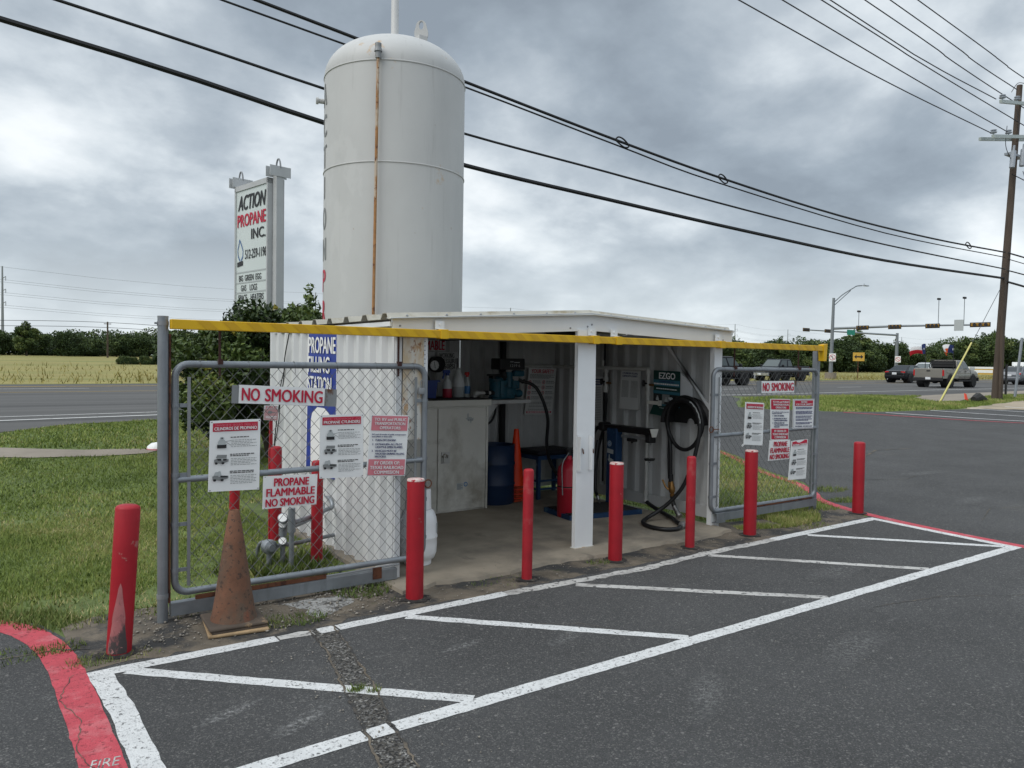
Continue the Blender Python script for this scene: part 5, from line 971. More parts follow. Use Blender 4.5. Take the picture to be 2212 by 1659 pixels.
def scale():
    o = thing('platform_scale', 'blue platform scale with a black deck, tall column and hanging weight hook', 'scale', (5.65, 6.40, FZ)); b = MATS['frame_blue']
    MB().prism([(5.17, 6.20, FZ), (6.10, 6.07, FZ), (6.16, 6.62, FZ), (5.24, 6.74, FZ)], (0, 0, .05)).build('platform', b, o); MB().prism([(5.20, 6.225, FZ+.051), (6.06, 6.105, FZ+.051), (6.12, 6.60, FZ+.051), (5.27, 6.71, FZ+.051)], (0, 0, .008)).build('deck', MATS['deck_black'], o)
    m = MB(); m.box((6.075, 6.51, .505), (.10, .16, .89), bev=.008); col = m.build('column', b, o)
    m = MB(); x = 6.022
    for rr, k in ((.034, 0), (.026, 1), (.018, 0), (.010, 1)): m.add([(x-.001*(4-rr*100), 6.535+rr*math.cos(t), .772+rr*math.sin(t)) for t in (2*math.pi*i/18 for i in range(18))], [tuple(range(18))], k)
    m.add([(x, 6.575, .715), (x, 6.470, .705), (x, 6.470, .655), (x, 6.575, .665)], [(0, 1, 2, 3)], 0)
    tx = [(0, .0), (.22, -.02), (.23, .42), (.32, .45), (.62, .50), (.80, .62), (.95, .58), (1, .75), (.92, .85), (.78, .95), (.66, 1.05), (.60, 1.35), (.50, 1.28), (.40, 1.02), (.28, .95), (.18, 1.05), (.06, .90), (-.28, .62), (-.02, .58)]
    m.add([(x, 6.545-.08*u, .645-.085*v) for u, v in tx], [tuple(range(len(tx)))], 0); m.build('stickers', [MATS['print_pale'], MATS['label_blue']], col, fix=False)
    bm = MB(); bm.prism([(6.03, 6.66, .985), (6.15, 6.66, .985), (6.13, 6.66, .915), (6.05, 6.66, .915)], (0, -.75, 0)); bm.box((6.09, 6.70, .955), (.13, .10, .10), bev=.02); bm.build('beam_housing', MATS['black_paint'], o)
    MB().prism([(6.025, 5.905, .987), (6.155, 5.905, .987), (6.12, 5.905, .895), (6.06, 5.905, .895)], (0, -.006, 0)).build('end_plate', MATS['cabinet_white'], o); MB().span((6.04, 5.92, .83), (6.14, 5.99, .92), bev=.008).build('pivot_bracket', MATS['black_paint'], o)
    MB().box((6.09, 6.20, .868), (.02, .42, .032)).build('beam', MATS['grey_metal'], o); MB().box((6.09, 6.24, .838), (.05, .13, .04), bev=.01).cyl((6.09, 6.24, .80), (6.09, 6.24, .82), .014, n=10).build('poise', MATS['black_paint'], o)
    h = MB().tube(crv([(6.09, 5.96, .845), (6.09, 5.945, .82), (6.09, 5.965, .80), (6.09, 5.965, .66)], 5), .005, 6).build('weight_hook', MATS['steel'], o); MB().lathe([(.05, 0), (.062, .018), (.062, .022), (.012, .026)], (6.09, 5.965, .635), 22).tube([(6.09+.012*math.cos(t), 5.965, .63+.015*math.sin(t)) for t in (math.pi+math.pi*i/8 for i in range(9))], .003, 6).build('weight_pan', MATS['black_paint'], h)
scale()
def piping():
    o = thing('filling_pipe', 'white filling pipe with two valve drops along the inner walls of the shed', 'pipework', (6.33, 6.25, .1)); p = MATS['pipe_white']; x, y, z, r = 6.335, 7.99, 1.637, .022
    MB().tube([(5.35, y, z), (x, y, z)], r, 10).tube([(x, y, z), (x, 6.25, z-.004)], r, 10).cyl((x, 7.02, z), (x, 7.02, z+.09), .018, n=10).build('run_pipe', p, o)
    for yy, zb in ((6.96, 1.36), (6.25, .12)):
        d = MB().tube([(x, yy, z), (x, yy, zb)], r, 10)
        for zz in ((1.60, 1.50, 1.40, 1.36) if zb > 1 else (1.60, 1.44, 1.36, .22, .14)): d.cyl((x, yy, zz-.02), (x, yy, zz+.02), .032, n=12)
        d = d.build('drop_pipe', p, o); MB().cyl((x-.045, yy+.01, 1.47), (x-.06, yy+.03, 1.47), .036, n=14).cyl((x-.06, yy+.01, 1.47), (x, yy, 1.47), .01, n=8).build('handwheel', MATS['black_paint'], d); MB().cyl((x-.0, yy, 1.455), (x-.01, yy-.09, 1.455), .014, n=8).build('bleed_valve', MATS['brass_valve'], d)
    MB().span((x-.02, 6.06, 1.235), (x+.02, 6.24, 1.275)).span((x-.035, 6.035, 1.225), (x+.0, 6.06, 1.285)).build('pipe_bracket', MATS['cabinet_white'], o)
    for q in ([(6.335, 6.96, 1.36), (6.32, 6.94, 1.2), (6.22, 6.85, .95), (6.06, 6.78, .65), (5.98, 6.72, .38), (5.95, 6.68, .22), (5.93, 6.62, .16)], [(6.09, 6.72, .95), (6.07, 6.80, .93), (6.05, 6.84, .85), (6.02, 6.82, .65), (5.99, 6.78, .42)]): tag(MB().tube(crv(q, 7), .019, 10).build('filling_hose', MATS['black_rubber']), 'straight black hose hanging from the wall pipe to the scale deck' if q[0][2] > 1 else 'curved black hose leaving the head of the platform scale', 'hose')
    tag(MB().cyl((5.93, 6.62, .16), (5.925, 6.60, .12), .02, n=10).cyl((5.925, 6.60, .12), (5.915, 6.56, .085), .010, n=8).build('hose_nozzle', MATS['steel']), 'thin metal nozzle at the hose end lying on the scale deck', 'nozzle')
piping()
def wall_signs():
    y = 0
    s, o = sign('safety_poster', 'white poster headed YOUR SAFETY hung on the back wall behind the black hose', [(5.93, 7.985, 1.658), (6.385, 7.985, 1.650), (6.32, 7.985, 1.003), (5.868, 7.985, 1.013)], nf, .004)
    s.text('black_lettering', 'OUR COMPANY IS CONCERNED FOR', .20, .035, .80, .058, .006); s.text('lettering', 'YOUR SAFETY', .09, .085, .91, .165, .006, bold=.015); s.fine('small_print', .06, .19, .95, 4, .022, .6, seed=5)
    for i in range(4):
        for u in (.08, .57):
            v = .345+.107*i; s.disc('warning_rings', u, v, .055, .038, .005, 0, 18, .72); s.disc('small_print', u, v, .022, .022, .006); s.fine('small_print', u+.09, v-.03, u+.37, 1, .03, .6, seed=i); s.fine('small_print', u+.09, v+.003, u+.40, 2, .015, .5, seed=i+20)
    s.fine('small_print', .12, .745, .92, 3, .018, .5, seed=9); s.fine('small_print', .12, .82, .92, 2, .018, .5, seed=10); s.fine('small_print', .10, .885, .92, 2, .018, .5, seed=11); s.rect('red_band', .05, .932, .95, .968, .004); s.fine('white_lettering', .08, .94, .92, 1, .03, .6, .007, seed=2)
    s.build(o, {**TX, 'warning_rings': MATS['print_red'], 'board': MATS['sign_old']})
    X = 8.022
    s, o = sign('flammable_plate', 'white plate lettered FLAMMABLE in red, high on the back wall above the gauge', [(4.19, X, 1.940), (4.705, X, 1.940), (4.705, X, 1.810), (4.19, X, 1.810)], nf); s.text('lettering', 'FLAMMABLE', .04, .06, .965, .92, .006, bold=.02); s.build(o, {**TX, 'board': MATS['sign_old']})
    s, o = sign('working_pressure_plate', 'plate stencilled WORKING PRESSURE 250PSI behind the round pressure gauge', [(4.44, X, 1.798), (4.875, X, 1.798), (4.875, X, 1.580), (4.44, X, 1.580)], nf)
    for t, u0, u1, v0 in (('WORKING', .40, .88, .06), ('PRESSURE', .40, .95, .36), ('250PSI', .48, .90, .66)): s.text('black_lettering', t, u0, v0, u1, v0+.26, .006, bold=.006)
    s.build(o, {**TX, 'board': MATS['sign_old']})
    o = thing('pressure_gauge', 'round white faced pressure gauge in a dark hood on the back wall', 'gauge', (4.485, 7.93, 1.635)); MB().lathe([(.085, 0), (.095, .02), (.095, .10), (.075, .11)], (4.545, 8.015, 1.65), 24, 0, (0, -1, 0)).build('hood', MATS['black_paint'], o)
    g = MB().lathe([(.06, -.04), (.068, -.03), (.068, 0), (.06, .002)], (4.485, 7.90, 1.637), 24, 0, (0, -1, 0)).build('case', MATS['black_paint'], o); MB().lathe([(.058, .003), (.001, .0035)], (4.485, 7.90, 1.637), 24, 0, (0, -1, 0)).build('dial', MATS['sign_white'], g)
    m = MB(); m.add([(4.477, 7.8955, 1.677), (4.482, 7.8955, 1.678), (4.497, 7.8955, 1.602), (4.489, 7.8955, 1.602)], [(0, 1, 2, 3)])
    for k in range(9):
        t = rad(-45+33.75*k); m.add([(4.485+r_*math.cos(t+q), 7.8957, 1.637+r_*math.sin(t+q)) for r_, q in ((.046, -.05), (.053, -.05), (.053, .05), (.046, .05))], [(0, 1, 2, 3)])
    m.build('needle_and_marks', MATS['print_black'], g, fix=False)
    x = 6.345
    s, o = sign('capacity_chart', 'framed CYLINDER FILLING CAPACITY CHART hanging from the white wall pipe', [(x, 6.705, 1.612), (x, 6.388, 1.606), (x, 6.392, 1.150), (x, 6.735, 1.150)], (-1, 0, 0)); s.text('navy_lettering', 'CYLINDER FILLING', .10, .045, .90, .09, .006); s.text('navy_lettering', 'CAPACITY CHART', .10, .115, .88, .16, .006)
    for k in range(16):
        for u in (.10, .55): s.fine('small_print', u, .26+.027*k, u+.35, 1, .027, .35, seed=k, ragged=False)
    for a in ((.0, .0, 1, .02), (0, .98, 1, 1), (0, 0, .03, 1), (.97, 0, 1, 1)): s.rect('frame', *a, .006)
    s.build(o, {**TX, 'frame': MATS['pipe_white'], 'board': MATS['sign_old']})
    s, o = sign('filling_chart', 'tall pale wall chart with rows of dots, partly hidden behind the white post', [(x, 7.22, 1.53), (x, 7.03, 1.525), (x, 7.03, .925), (x, 7.20, .92)], (-1, 0, 0))
    for k in range(20): s.fine('small_print', .10, .22+.034*k, .9, 1, .034, .3, seed=k, ragged=False)
    for v in (.05, .10, .15): s.rect('navy_lettering', .05, v, .95, v+.02, .004)
    s.build(o, {**TX, 'board': MATS['sign_old']})
    s, o = sign('exchange_poster', 'dark green and blue EZGO propane exchange poster on the side wall above the hose hanger', [(x, 6.172, 1.622), (x, 5.775, 1.614), (x, 5.775, 1.215), (x, 6.172, 1.235)], (-1, 0, 0), .006)
    s.text('white_lettering', 'EZGO', .22, .05, .84, .235, .007, bold=.045); s.rect('teal_band', 0, .26, 1, .44, .003); s.text('navy_lettering', 'PROPANE TANK SALE', .22, .285, .80, .335, .006); s.fine('white_lettering', .03, .36, .97, 1, .06, .7, .006, seed=4); s.fine('white_lettering', .12, .50, .9, 1, .05, .6, .006, seed=5); s.rect('teal_band', 0, .58, 1, .66, .003)
    s.rect('dark_picture', .02, .67, .31, .95, .004); s.rect('picture', .34, .67, .62, .95, .004, mi=0); s.rect('dark_picture', .65, .67, .99, .95, .004)
    for u, v in ((.17, .82), (.72, .85), (.90, .86), (.50, .84)): cyl_pic(s, u, v, .13, .2)
    s.rect('teal_band', 0, .96, 1, 1, .003); s.build(o, {**TX, 'board': MATS['print_green'], 'teal_band': MATS['print_teal'], 'dark_picture': MATS['print_black'], 'black_lettering': MATS['print_black']})
    f = Sheet((x+.004, 6.175, 1.236), (x+.004, 5.785, 1.216), (x-.01, 5.90, 1.10), (x-.03, 6.20, 1.13), (-1, 0, 0)); f.board(); f.fine('white_lettering', .3, .2, .7, 1, .12, .6, .005, seed=3); f.build(o, {'board': MATS['print_green'], 'white_lettering': MATS['print_pale']}); 
wall_signs()
def hanger():
    c = Vector((6.375, 5.62, 1.058)); o = thing('hose_hanger', 'half round black hose hanger on the side wall under the green poster', 'hose hanger', tuple(c)); k = MATS['black_paint']; R = .285
    m = MB(); V, F = [], []; n = 26; prof = [(-.0, R-.02), (-.02, R), (-.05, R-.03), (-.16, R-.035), (-.19, R), (-.20, R-.02), (-.19, R-.05), (-.02, R-.05)]
    for i in range(n+1):
        t = math.pi*i/n
        for dx, r in prof: V.append((c.x+dx, c.y+r*math.cos(t), c.z+r*math.sin(t)))
    q = len(prof)
    for i in range(n):
        for j in range(q): F.append((i*q+j, i*q+(j+1) % q, (i+1)*q+(j+1) % q, (i+1)*q+j))
    m.add(V, F, smooth=False).build('trough', k, o)
    m = MB(); pts = [(c.x-.03, c.y+.25*math.cos(t), c.z+.25*math.sin(t)) for t in (math.pi*i/24 for i in range(25))]+[(c.x-.03, c.y-.055*math.cos(t), c.z+.055*math.sin(t)) for t in (math.pi*i/10 for i in range(11))]
    m.prism(pts, (.012, 0, 0)).build('back_disc', k, o); MB().box((c.x-.1, c.y+.20, c.z+.235), (.05, .10, .012), R=Matrix.Rotation(rad(40), 3, 'X')).build('pale_tab', MATS['print_pale'], o)
    MB().add([(c.x-.197+.003*(i % 2), c.y-.285*math.cos(t)*r, c.z+.285*math.sin(t)*r) for i in range(9) for t, r in ((rad(6+i*7), 1.005), (rad(6+i*7), .93))], [(2*i, 2*i+1, 2*i+3, 2*i+2) for i in range(8)]).build('scuffed_rim', MATS['print_pale'], o, fix=False)
hanger()
def delivery_hose():
    X = 6.255; o = thing('delivery_hose', 'long black delivery hose looped over the hanger and trailing across the floor', 'hose', (6.2, 5.6, 1.0)); r = .021
    a = crv([(X-.03, 5.775, .46), (X-.03, 5.79, .80), (X, 5.86, 1.06), (X, 5.80, 1.27), (X, 5.62, 1.345), (X, 5.45, 1.27), (X, 5.375, 1.06), (X-.01, 5.43, .90), (X-.015, 5.52, .81), (X-.02, 5.62, .785), (X-.02, 5.73, .83), (X-.02, 5.82, .95), (X-.04, 5.835, 1.09), (X-.06, 5.76, 1.26), (X-.06, 5.62, 1.315), (X-.06, 5.46, 1.26), (X-.06, 5.36, 1.06), (X-.08, 5.385, .80), (X-.10, 5.43, .62), (6.12, 5.50, .42), (6.06, 5.60, .26), (5.97, 5.70, .14), (5.84, 5.73, .075), (5.72, 5.68, .055), (5.64, 5.56, .053), (5.615, 5.42, .053), (5.66, 5.30, .053), (5.76, 5.255, .055), (5.85, 5.28, .06)], 9)
    MB().tube(a, r, 12).build('hose', MATS['black_rubber'], o); MB().tube(crv([(X-.01, 5.83, .98), (X-.03, 5.815, .7), (X-.03, 5.80, .45)], 8), .013, 8).build('thin_hose', MATS['black_rubber'], o)
    e = MB().cyl((5.85, 5.28, .06), (5.91, 5.31, .062), .028, n=14).cyl((5.91, 5.31, .062), (5.93, 5.32, .062), .042, n=14).box((5.95, 5.33, .06), (.05, .02, .06)).build('floor_coupling', MATS['steel'], o)
    MB().tube(crv([(5.94, 5.34, .065), (5.99, 5.45, .06), (6.10, 5.62, .06), (6.22, 5.90, .07), (6.31, 6.16, .10), (6.335, 6.24, .12)], 7), .022, 10).build('supply_hose', MATS['black_rubber'], o)
    v = MB().lathe([(.026, -.09), (.030, -.07), (.020, -.06), (.034, -.04), (.036, 0), (.026, .04), (.022, .05), (.022, .07)], (X-.03, 5.755, .355), 14, 0, (0, .12, 1)).build('brass_valve', MATS['brass_valve'], o)
    MB().tube([(X-.04, 5.79, .33), (X-.05, 5.83, .36), (X-.055, 5.87, .43)], .011, 8).tube([(X-.03, 5.80, .42), (X-.03, 5.795, .33), (X-.03, 5.76, .30)], .010, 8).build('valve_lever', MATS['brass_valve'], v); MB().cyl((X-.03, 5.77, .42), (X-.03, 5.772, .50), .026, n=12).build('hose_ferrule', MATS['black_paint'], o)
    n = MB().tube([(X-.03, 5.745, .27), (X-.035, 5.735, .21), (X-.045, 5.70, .16)], .024, 10).build('nozzle_elbow', MATS['black_paint'], o); MB().cyl((X-.045, 5.70, .16), (X-.06, 5.62, .085), .026, n=14).cyl((X-.06, 5.62, .085), (X-.062, 5.605, .072), .034, n=14).build('nozzle_tip', MATS['steel'], o)
delivery_hose()
# ------------------------------------------------------------------ plants
def leaf_quads(C, size, n_up=.35, aspect=.5, fold=True):
    """one leaf-shaped quad at each centre, random facing biased upwards"""
    n = len(C); d = RNG.normal(size=(n, 3)); d[:, 2] += n_up; d /= np.linalg.norm(d, axis=1)[:, None]
    a = RNG.normal(size=(n, 3)); a -= d*(a*d).sum(1)[:, None]; a /= np.linalg.norm(a, axis=1)[:, None]; b = np.cross(d, a)
    s = size*RNG.uniform(.6, 1.35, n)[:, None]; V = np.zeros((n, 4, 3))
    V[:, 0] = C-a*s; V[:, 1] = C+b*s*aspect+d*s*.12; V[:, 2] = C+a*s; V[:, 3] = C-b*s*aspect+d*s*.12
    return V.reshape(-1, 3), np.arange(4*n).reshape(-1, 4)
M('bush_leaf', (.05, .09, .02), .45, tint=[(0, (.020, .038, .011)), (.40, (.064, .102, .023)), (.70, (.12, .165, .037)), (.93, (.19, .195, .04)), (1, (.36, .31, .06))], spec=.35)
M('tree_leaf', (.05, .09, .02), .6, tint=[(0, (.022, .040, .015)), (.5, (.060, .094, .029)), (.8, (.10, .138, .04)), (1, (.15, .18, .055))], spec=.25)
M('bark', (.085, .068, .052), .9, var=.3, vs=8)
def shrub():
    c = np.array([4.05, 12.15, zt(12.2)]); o = thing('shrub', 'big dark evergreen shrub with upright leafy shoots, below the pole sign', 'shrub', tuple(c))
    blobs = []; r = np.random.default_rng(3)
    for x, z, rr in ((-.95, 1.35, .50), (-1.05, .95, .45), (-.75, 1.75, .42), (-.35, 1.9, .50), (.15, 2.05, .45), (.55, 1.95, .45), (.75, 1.6, .5), (0, 1.4, .65), (-.5, 1.1, .6), (.45, 1.05, .62), (-.75, .62, .42), (.9, 1.15, .45), (0, .7, .5), (1.15, 1.5, .4), (-1.15, 1.6, .33), (1.0, 2.0, .35)):
        for k in range(2): blobs.append((c+np.array([x+r.normal()*.12, r.uniform(-.75, .75), z+r.normal()*.08]), rr*r.uniform(.75, 1)))
    P, T = [], []
    for b, rr in blobs:
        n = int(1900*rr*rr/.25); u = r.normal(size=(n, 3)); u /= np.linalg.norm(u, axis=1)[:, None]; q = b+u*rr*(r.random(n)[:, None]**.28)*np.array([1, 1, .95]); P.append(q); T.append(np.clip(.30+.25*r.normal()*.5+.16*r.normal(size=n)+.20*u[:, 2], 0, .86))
    # upright shoots along the top and sides
    sx = [(-1.05, 2.02), (-.72, 2.10), (-.55, 2.2), (-.40, 2.43), (-.25, 2.52), (-.08, 2.42), (.06, 2.55), (.22, 2.50), (.33, 2.55), (.44, 2.72), (.50, 2.90), (.56, 2.76), (.66, 2.6), (.78, 2.5), (.90, 2.52), (1.02, 2.5), (1.15, 2.42), (.1, 2.48), (.85, 2.5), (-1.3, 1.9), (-1.42, 1.3), (-1.38, .95), (.2, 2.3), (.7, 2.3), (.0, 2.28), (-1.2, 1.75), (1.2, 2.2), (-.9, 2.0), (-.65, 2.05)]
    for x, z in sx:
        b = c+np.array([x, r.uniform(-.5, .4), z-zt(12.2)]); n = 55; t = r.random(n); P.append(b+np.stack([r.normal(size=n)*.032*(1.25-t)+.05*(r.random()-.5)*t, r.normal(size=n)*.04, -t*.38], 1)); T.append(np.clip(.45+.15*r.normal(size=n), 0, .9))
    for _ in range(16):                       # little yellow flower heads
        b, rr = blobs[r.integers(len(blobs))]; u = np.array([r.normal()*.6-.2, -abs(r.normal())-.5, r.normal()*.6]); u /= np.linalg.norm(u); n = 14; P.append(b+u*rr+r.normal(size=(n, 3))*.018); T.append(np.full(n, 1.))
    P = np.concatenate(P); T = np.concatenate(T); k = P[:, 2] > c[2]+.22+.1*np.sin(P[:, 0]*7); P, T = P[k], T[k]
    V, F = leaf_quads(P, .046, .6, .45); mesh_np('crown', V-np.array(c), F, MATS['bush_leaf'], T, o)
    m = MB()
    for k in range(9):
        a = Vector(c)+Vector((random.uniform(-.18, .25), random.uniform(-.25, .25), -.05)); e = Vector(c)+Vector((random.uniform(-.8, .8), random.uniform(-.5, .5), random.uniform(.9, 1.7))); m.tube(crv([a, a.lerp(e, .4)+Vector((random.uniform(-.1, .1), 0, .1)), e], 4), [.05-.035*i/8 for i in range(9)], 7)
    m.build('stems', MATS['bark'], o)
shrub()
def crown_proto(seed, w, h, base=.10, n=11000, dark=0., leaf=.165):
    r = np.random.default_rng(seed); P, T = [], []; nb = 30
    for i in range(nb):
        a = r.uniform(0, 6.283); q = r.random()**.5*.70*w/2; z = base*h+(h*(1-base))*(.14+.64*r.random()**1.15); env = math.sqrt(max(.08, 1-((z/h-.45)/.62)**2)); rr = r.uniform(.15, .27)*w*(.75+.4*r.random())
        c = np.array([q*math.cos(a)*env, q*math.sin(a)*env, min(z, h-rr*.72)]); m = int(n/nb); u = r.normal(size=(m, 3)); u /= np.linalg.norm(u, axis=1)[:, None]
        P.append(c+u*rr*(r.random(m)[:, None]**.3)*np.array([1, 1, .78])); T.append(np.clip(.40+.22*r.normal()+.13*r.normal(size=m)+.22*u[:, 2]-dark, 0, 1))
    for i in range(26):
        a = r.uniform(0, 6.283); q = r.random()*.42*w; m = 22; t = r.random(m); hh = h*(.86+.2*r.random())*math.sqrt(max(.2, 1-(q/(.6*w))**2)); P.append(np.stack([q*math.cos(a)+r.normal(size=m)*.12, q*math.sin(a)+r.normal(size=m)*.12, hh-t*.9], 1)); T.append(np.clip(.5+.15*r.normal(size=m)-dark, 0, 1))
    P = np.concatenate(P); P[:, 2] = np.maximum(P[:, 2], .06*h); V, F = leaf_quads(P, leaf, .5, .6); return V, F, np.concatenate(T)
PROTO = []
for sd, w, h, b, dk in ((11, 6.4, 5.4, .03, .05), (12, 5.2, 6.2, .05, 0), (13, 7.2, 5.6, .02, .12), (14, 4.6, 6.8, .10, -.06), (15, 6.0, 4.6, .0, .02), (16, 5.6, 7.0, .06, .16)):
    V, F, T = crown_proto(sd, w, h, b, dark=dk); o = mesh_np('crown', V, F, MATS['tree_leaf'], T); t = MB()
    t.tube(crv([(0, 0, -.4), (.1, .05, h*.25), (-.1, 0, h*.55)], 3), [.20-.022*i for i in range(7)], 7)
    for k in range(4):
        a = k*1.7+sd; t.tube([(0, 0, h*.22), (math.cos(a)*w*.16, math.sin(a)*w*.16, h*.45), (math.cos(a)*w*.26, math.sin(a)*w*.26, h*.62)], [.10, .07, .03], 6)
    tr = t.build('trunk', MATS['bark']); PROTO.append((o, tr, w, h))
KIND = ['broad dark green tree', 'rounded mid green tree', 'wide very dark tree', 'tall lighter green tree', 'low spreading green tree', 'tall blackish green tree']
USED = set()
def tree(x, y, k, s, label, group, rz=None):
    o, tr, w, h = PROTO[k]; t = thing('tree', label, 'tree', (x, y, zt(y)-.1), group, random.uniform(0, 6.28) if rz is None else rz); t.scale = (s*random.uniform(.9, 1.15), s*random.uniform(.9, 1.15), s)
    for q in (o, tr):
        c = q if (k, q.name) not in USED else q.copy()
        if c is q: USED.add((k, q.name))
        else: COL.objects.link(c)
        c.parent = t
    return t
def leaf_mass(name, spots, label_kind='stuff'):
    """the solid depth of a wood behind its front trees: one mass"""
    r = np.random.default_rng(21); P, T = [], []
    for x, y, rr, h in spots:
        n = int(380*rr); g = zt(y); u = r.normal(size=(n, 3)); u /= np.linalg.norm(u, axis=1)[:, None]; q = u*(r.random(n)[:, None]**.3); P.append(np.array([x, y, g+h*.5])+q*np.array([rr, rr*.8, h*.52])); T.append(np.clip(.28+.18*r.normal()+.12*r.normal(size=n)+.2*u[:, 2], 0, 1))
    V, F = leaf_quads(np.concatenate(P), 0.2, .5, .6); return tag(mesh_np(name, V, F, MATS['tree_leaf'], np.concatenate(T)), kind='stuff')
ORD = 'first second third fourth fifth sixth seventh eighth ninth tenth eleventh twelfth thirteenth fourteenth fifteenth sixteenth seventeenth eighteenth nineteenth twentieth'.split()
ORD += ['twenty-'+q for q in ORD[:9]]+['thirtieth']
def woods():
    r = random.Random(5); GL_ = 'trees along the far side of the dry field'; GRt = 'trees beyond the highway junction'
    x = -9.; i = 0; spots = []
    while x < 36:
        y = 126+r.uniform(-3, 6)+.25*max(0, x); k = r.choice((0, 1, 2, 4, 5, 2, 0, 3)); s = r.uniform(.60, .84)*(1.14 if 4 < x < 8 else 1); tree(x, y, k, s, KIND[k]+', '+ORD[i]+' in the tree line across the field, counted toward the tank', GL_); x += r.uniform(2.0, 3.3); i += 1
    x = -40.
    while x < 150:
        yy = 138+.25*max(0, x)-(max(0, x-50)*.75); spots.append((x, yy+r.uniform(-2, 2), r.uniform(2.2, 3.2), r.uniform(3.2, 4.9))); spots.append((x+1, yy-5+r.uniform(-2, 2), r.uniform(1.8, 2.6), r.uniform(2.2, 3.4))); x += 2.0
    leaf_mass('far_woods', spots)
    pts = [(84, 72, .85), (88, 71, .75), (92, 73, .8), (96, 70, .7), (100, 71, .85), (104, 70, .66), (108, 72, .80), (112, 70, .72), (116, 71, .95), (121, 72, 1.0), (126, 71, .85), (131, 74, .9), (136, 72, .8), (141, 74, .75), (146, 75, .92), (151, 74, .8), (156, 76, .76), (162, 76, .86), (169, 77, 1.05), (176, 76, 1.25), (182, 79, 1.35), (190, 78, 1.3), (197, 80, 1.4), (206, 81, 1.3), (215, 82, 1.4), (225, 84, 1.45), (236, 86, 1.4)]
    spots = []
    for i, (x, y, s) in enumerate(pts):
        k = (3, 0, 1, 5, 2, 4, 1, 0, 2)[i % 9]; tree(x+r.uniform(-1, 1), y+r.uniform(-1.5, 1.5), k, s*1.05, KIND[k]+', '+ORD[i]+' in the woods across the highway, counted from the shed corner', GRt)
        for j in range(4): spots.append((x+r.uniform(-1, 5), y+r.uniform(4, 11), r.uniform(2.4, 3.4)*s, 5.4*s*r.uniform(.8, 1.15)))
        spots.append((x+r.uniform(0, 3), y+r.uniform(-1, 2), 2.2*s, 2.6*s))
    leaf_mass('junction_woods', spots)
    for i, (x, y, s) in enumerate(((12.0, 80, .22), (13.0, 80.5, .19), (13.9, 80, .23), (14.9, 80.5, .21))): tree(x, y, 4, s, ('outermost', 'second', 'third', 'fourth')[i]+' of the low thin green bushes out in the dry field by the gate post', 'small bushes in the dry field')
woods()

# ------------------------------------------------------------------ utility pole, its wires, guy
M('pole_wood', (.078, .058, .044), .85, var=.3, vs=6, stretch=(1, 1, .12), spots=[((.05, .036, .027), .55, .1, 7, (1, 1, .1), .8), ((.24, .19, .14), .66, .06, 6, (1, 1, .2), .7)]); M('crossarm', (.42, .47, .45), .5, var=.1); M('insulator', (.35, .38, .42), .3); M('wire_black', (.012, .012, .013), .6); M('wire_grey', (.055, .055, .06), .5, .3); M('guard_yellow', (.55, .50, .17), .5)
PB = Vector((37.38, 15.47, zt(15.47))); PT = Vector((38.75, 15.47, 14.45))
pz = lambda z: PB.lerp(PT, (z-PB.z)/(PT.z-PB.z))
def utility_pole():
    o = thing('utility_pole', 'tall leaning brown wooden utility pole with two grey crossarms at the roadside', 'utility pole', tuple(PB)); MB().tube([pz(-.3), pz(5), pz(10), PT], [.175, .165, .14, .12], 16).build('pole', MATS['pole_wood'], o)
    d = Vector((-.93, .36, 0)).normalized(); d = Vector((1, 0, 0))
    for z, a, b, tilt in ((12.05, -2.95, 2.2, .17), (13.55, -2.4, 2.0, .16)):
        c = pz(z)-Vector((0, .2, 0)); m = MB(); R = Matrix.Rotation(-tilt, 3, 'Y')
        for dy in ((-.09, .0), (.42, .0)) if z < 13 else ((-.06, 0),): m.box(c+R@Vector(((a+b)/2, dy[0], 0)), (b-a, .11, .14), R=R)
        q = m.build('crossarm', MATS['crossarm'], o)
        for x in ((-2.8, -1.35, 1.5) if z < 13 else (-2.2, -.75, 1.4)): MB().lathe([(.03, .05), (.03, .14), (.13, .15), (.14, .19), (.07, .21), (.07, .24), (.12, .25), (.12, .28), (.04, .31), (.001, .32)], c+R@Vector((x, -.05, 0)), 12).build('insulator', MATS['insulator'], q)
    m = MB()
    for p in ((-.75, -.25, 10.55), (.10, -.3, 10.75), (.78, -.2, 10.9)): c = pz(p[2])+Vector((p[0], p[1], 0)); m.cyl(c, c+Vector((.12, 0, .75)), .11, n=12).cyl(c+Vector((.12, 0, .75)), c+Vector((.16, 0, 1.0)), .05, n=8)
    m.box(pz(11.25), (1.3, .3, .10)); m.build('cutout_switches', MATS['insulator'], o)
    m = MB()
    for q in ([(-1.4, -.2, 12.3), (-1.5, -.25, 11.4), (-.9, -.25, 10.9)], [(-1.0, -.1, 13.9), (-.8, -.25, 14.3), (.1, -.2, 14.5)], [(-.6, -.2, 13.2), (-.4, -.25, 12.6), (-.35, -.25, 11.9)], [(.5, -.2, 10.6), (1.1, -.2, 10.1), (1.5, -.2, 10.4)]): m.tube(crv([pz(z)+Vector((x, y, 0)) for x, y, z in q], 5), .015, 5)
    m.build('jumper_wires', MATS['wire_grey'], o); m = MB(); m.span((37.25, 15.20, .3), (37.45, 15.30, 5.9)); m.build('riser_guard', MATS['pole_wood'], o)
utility_pole()
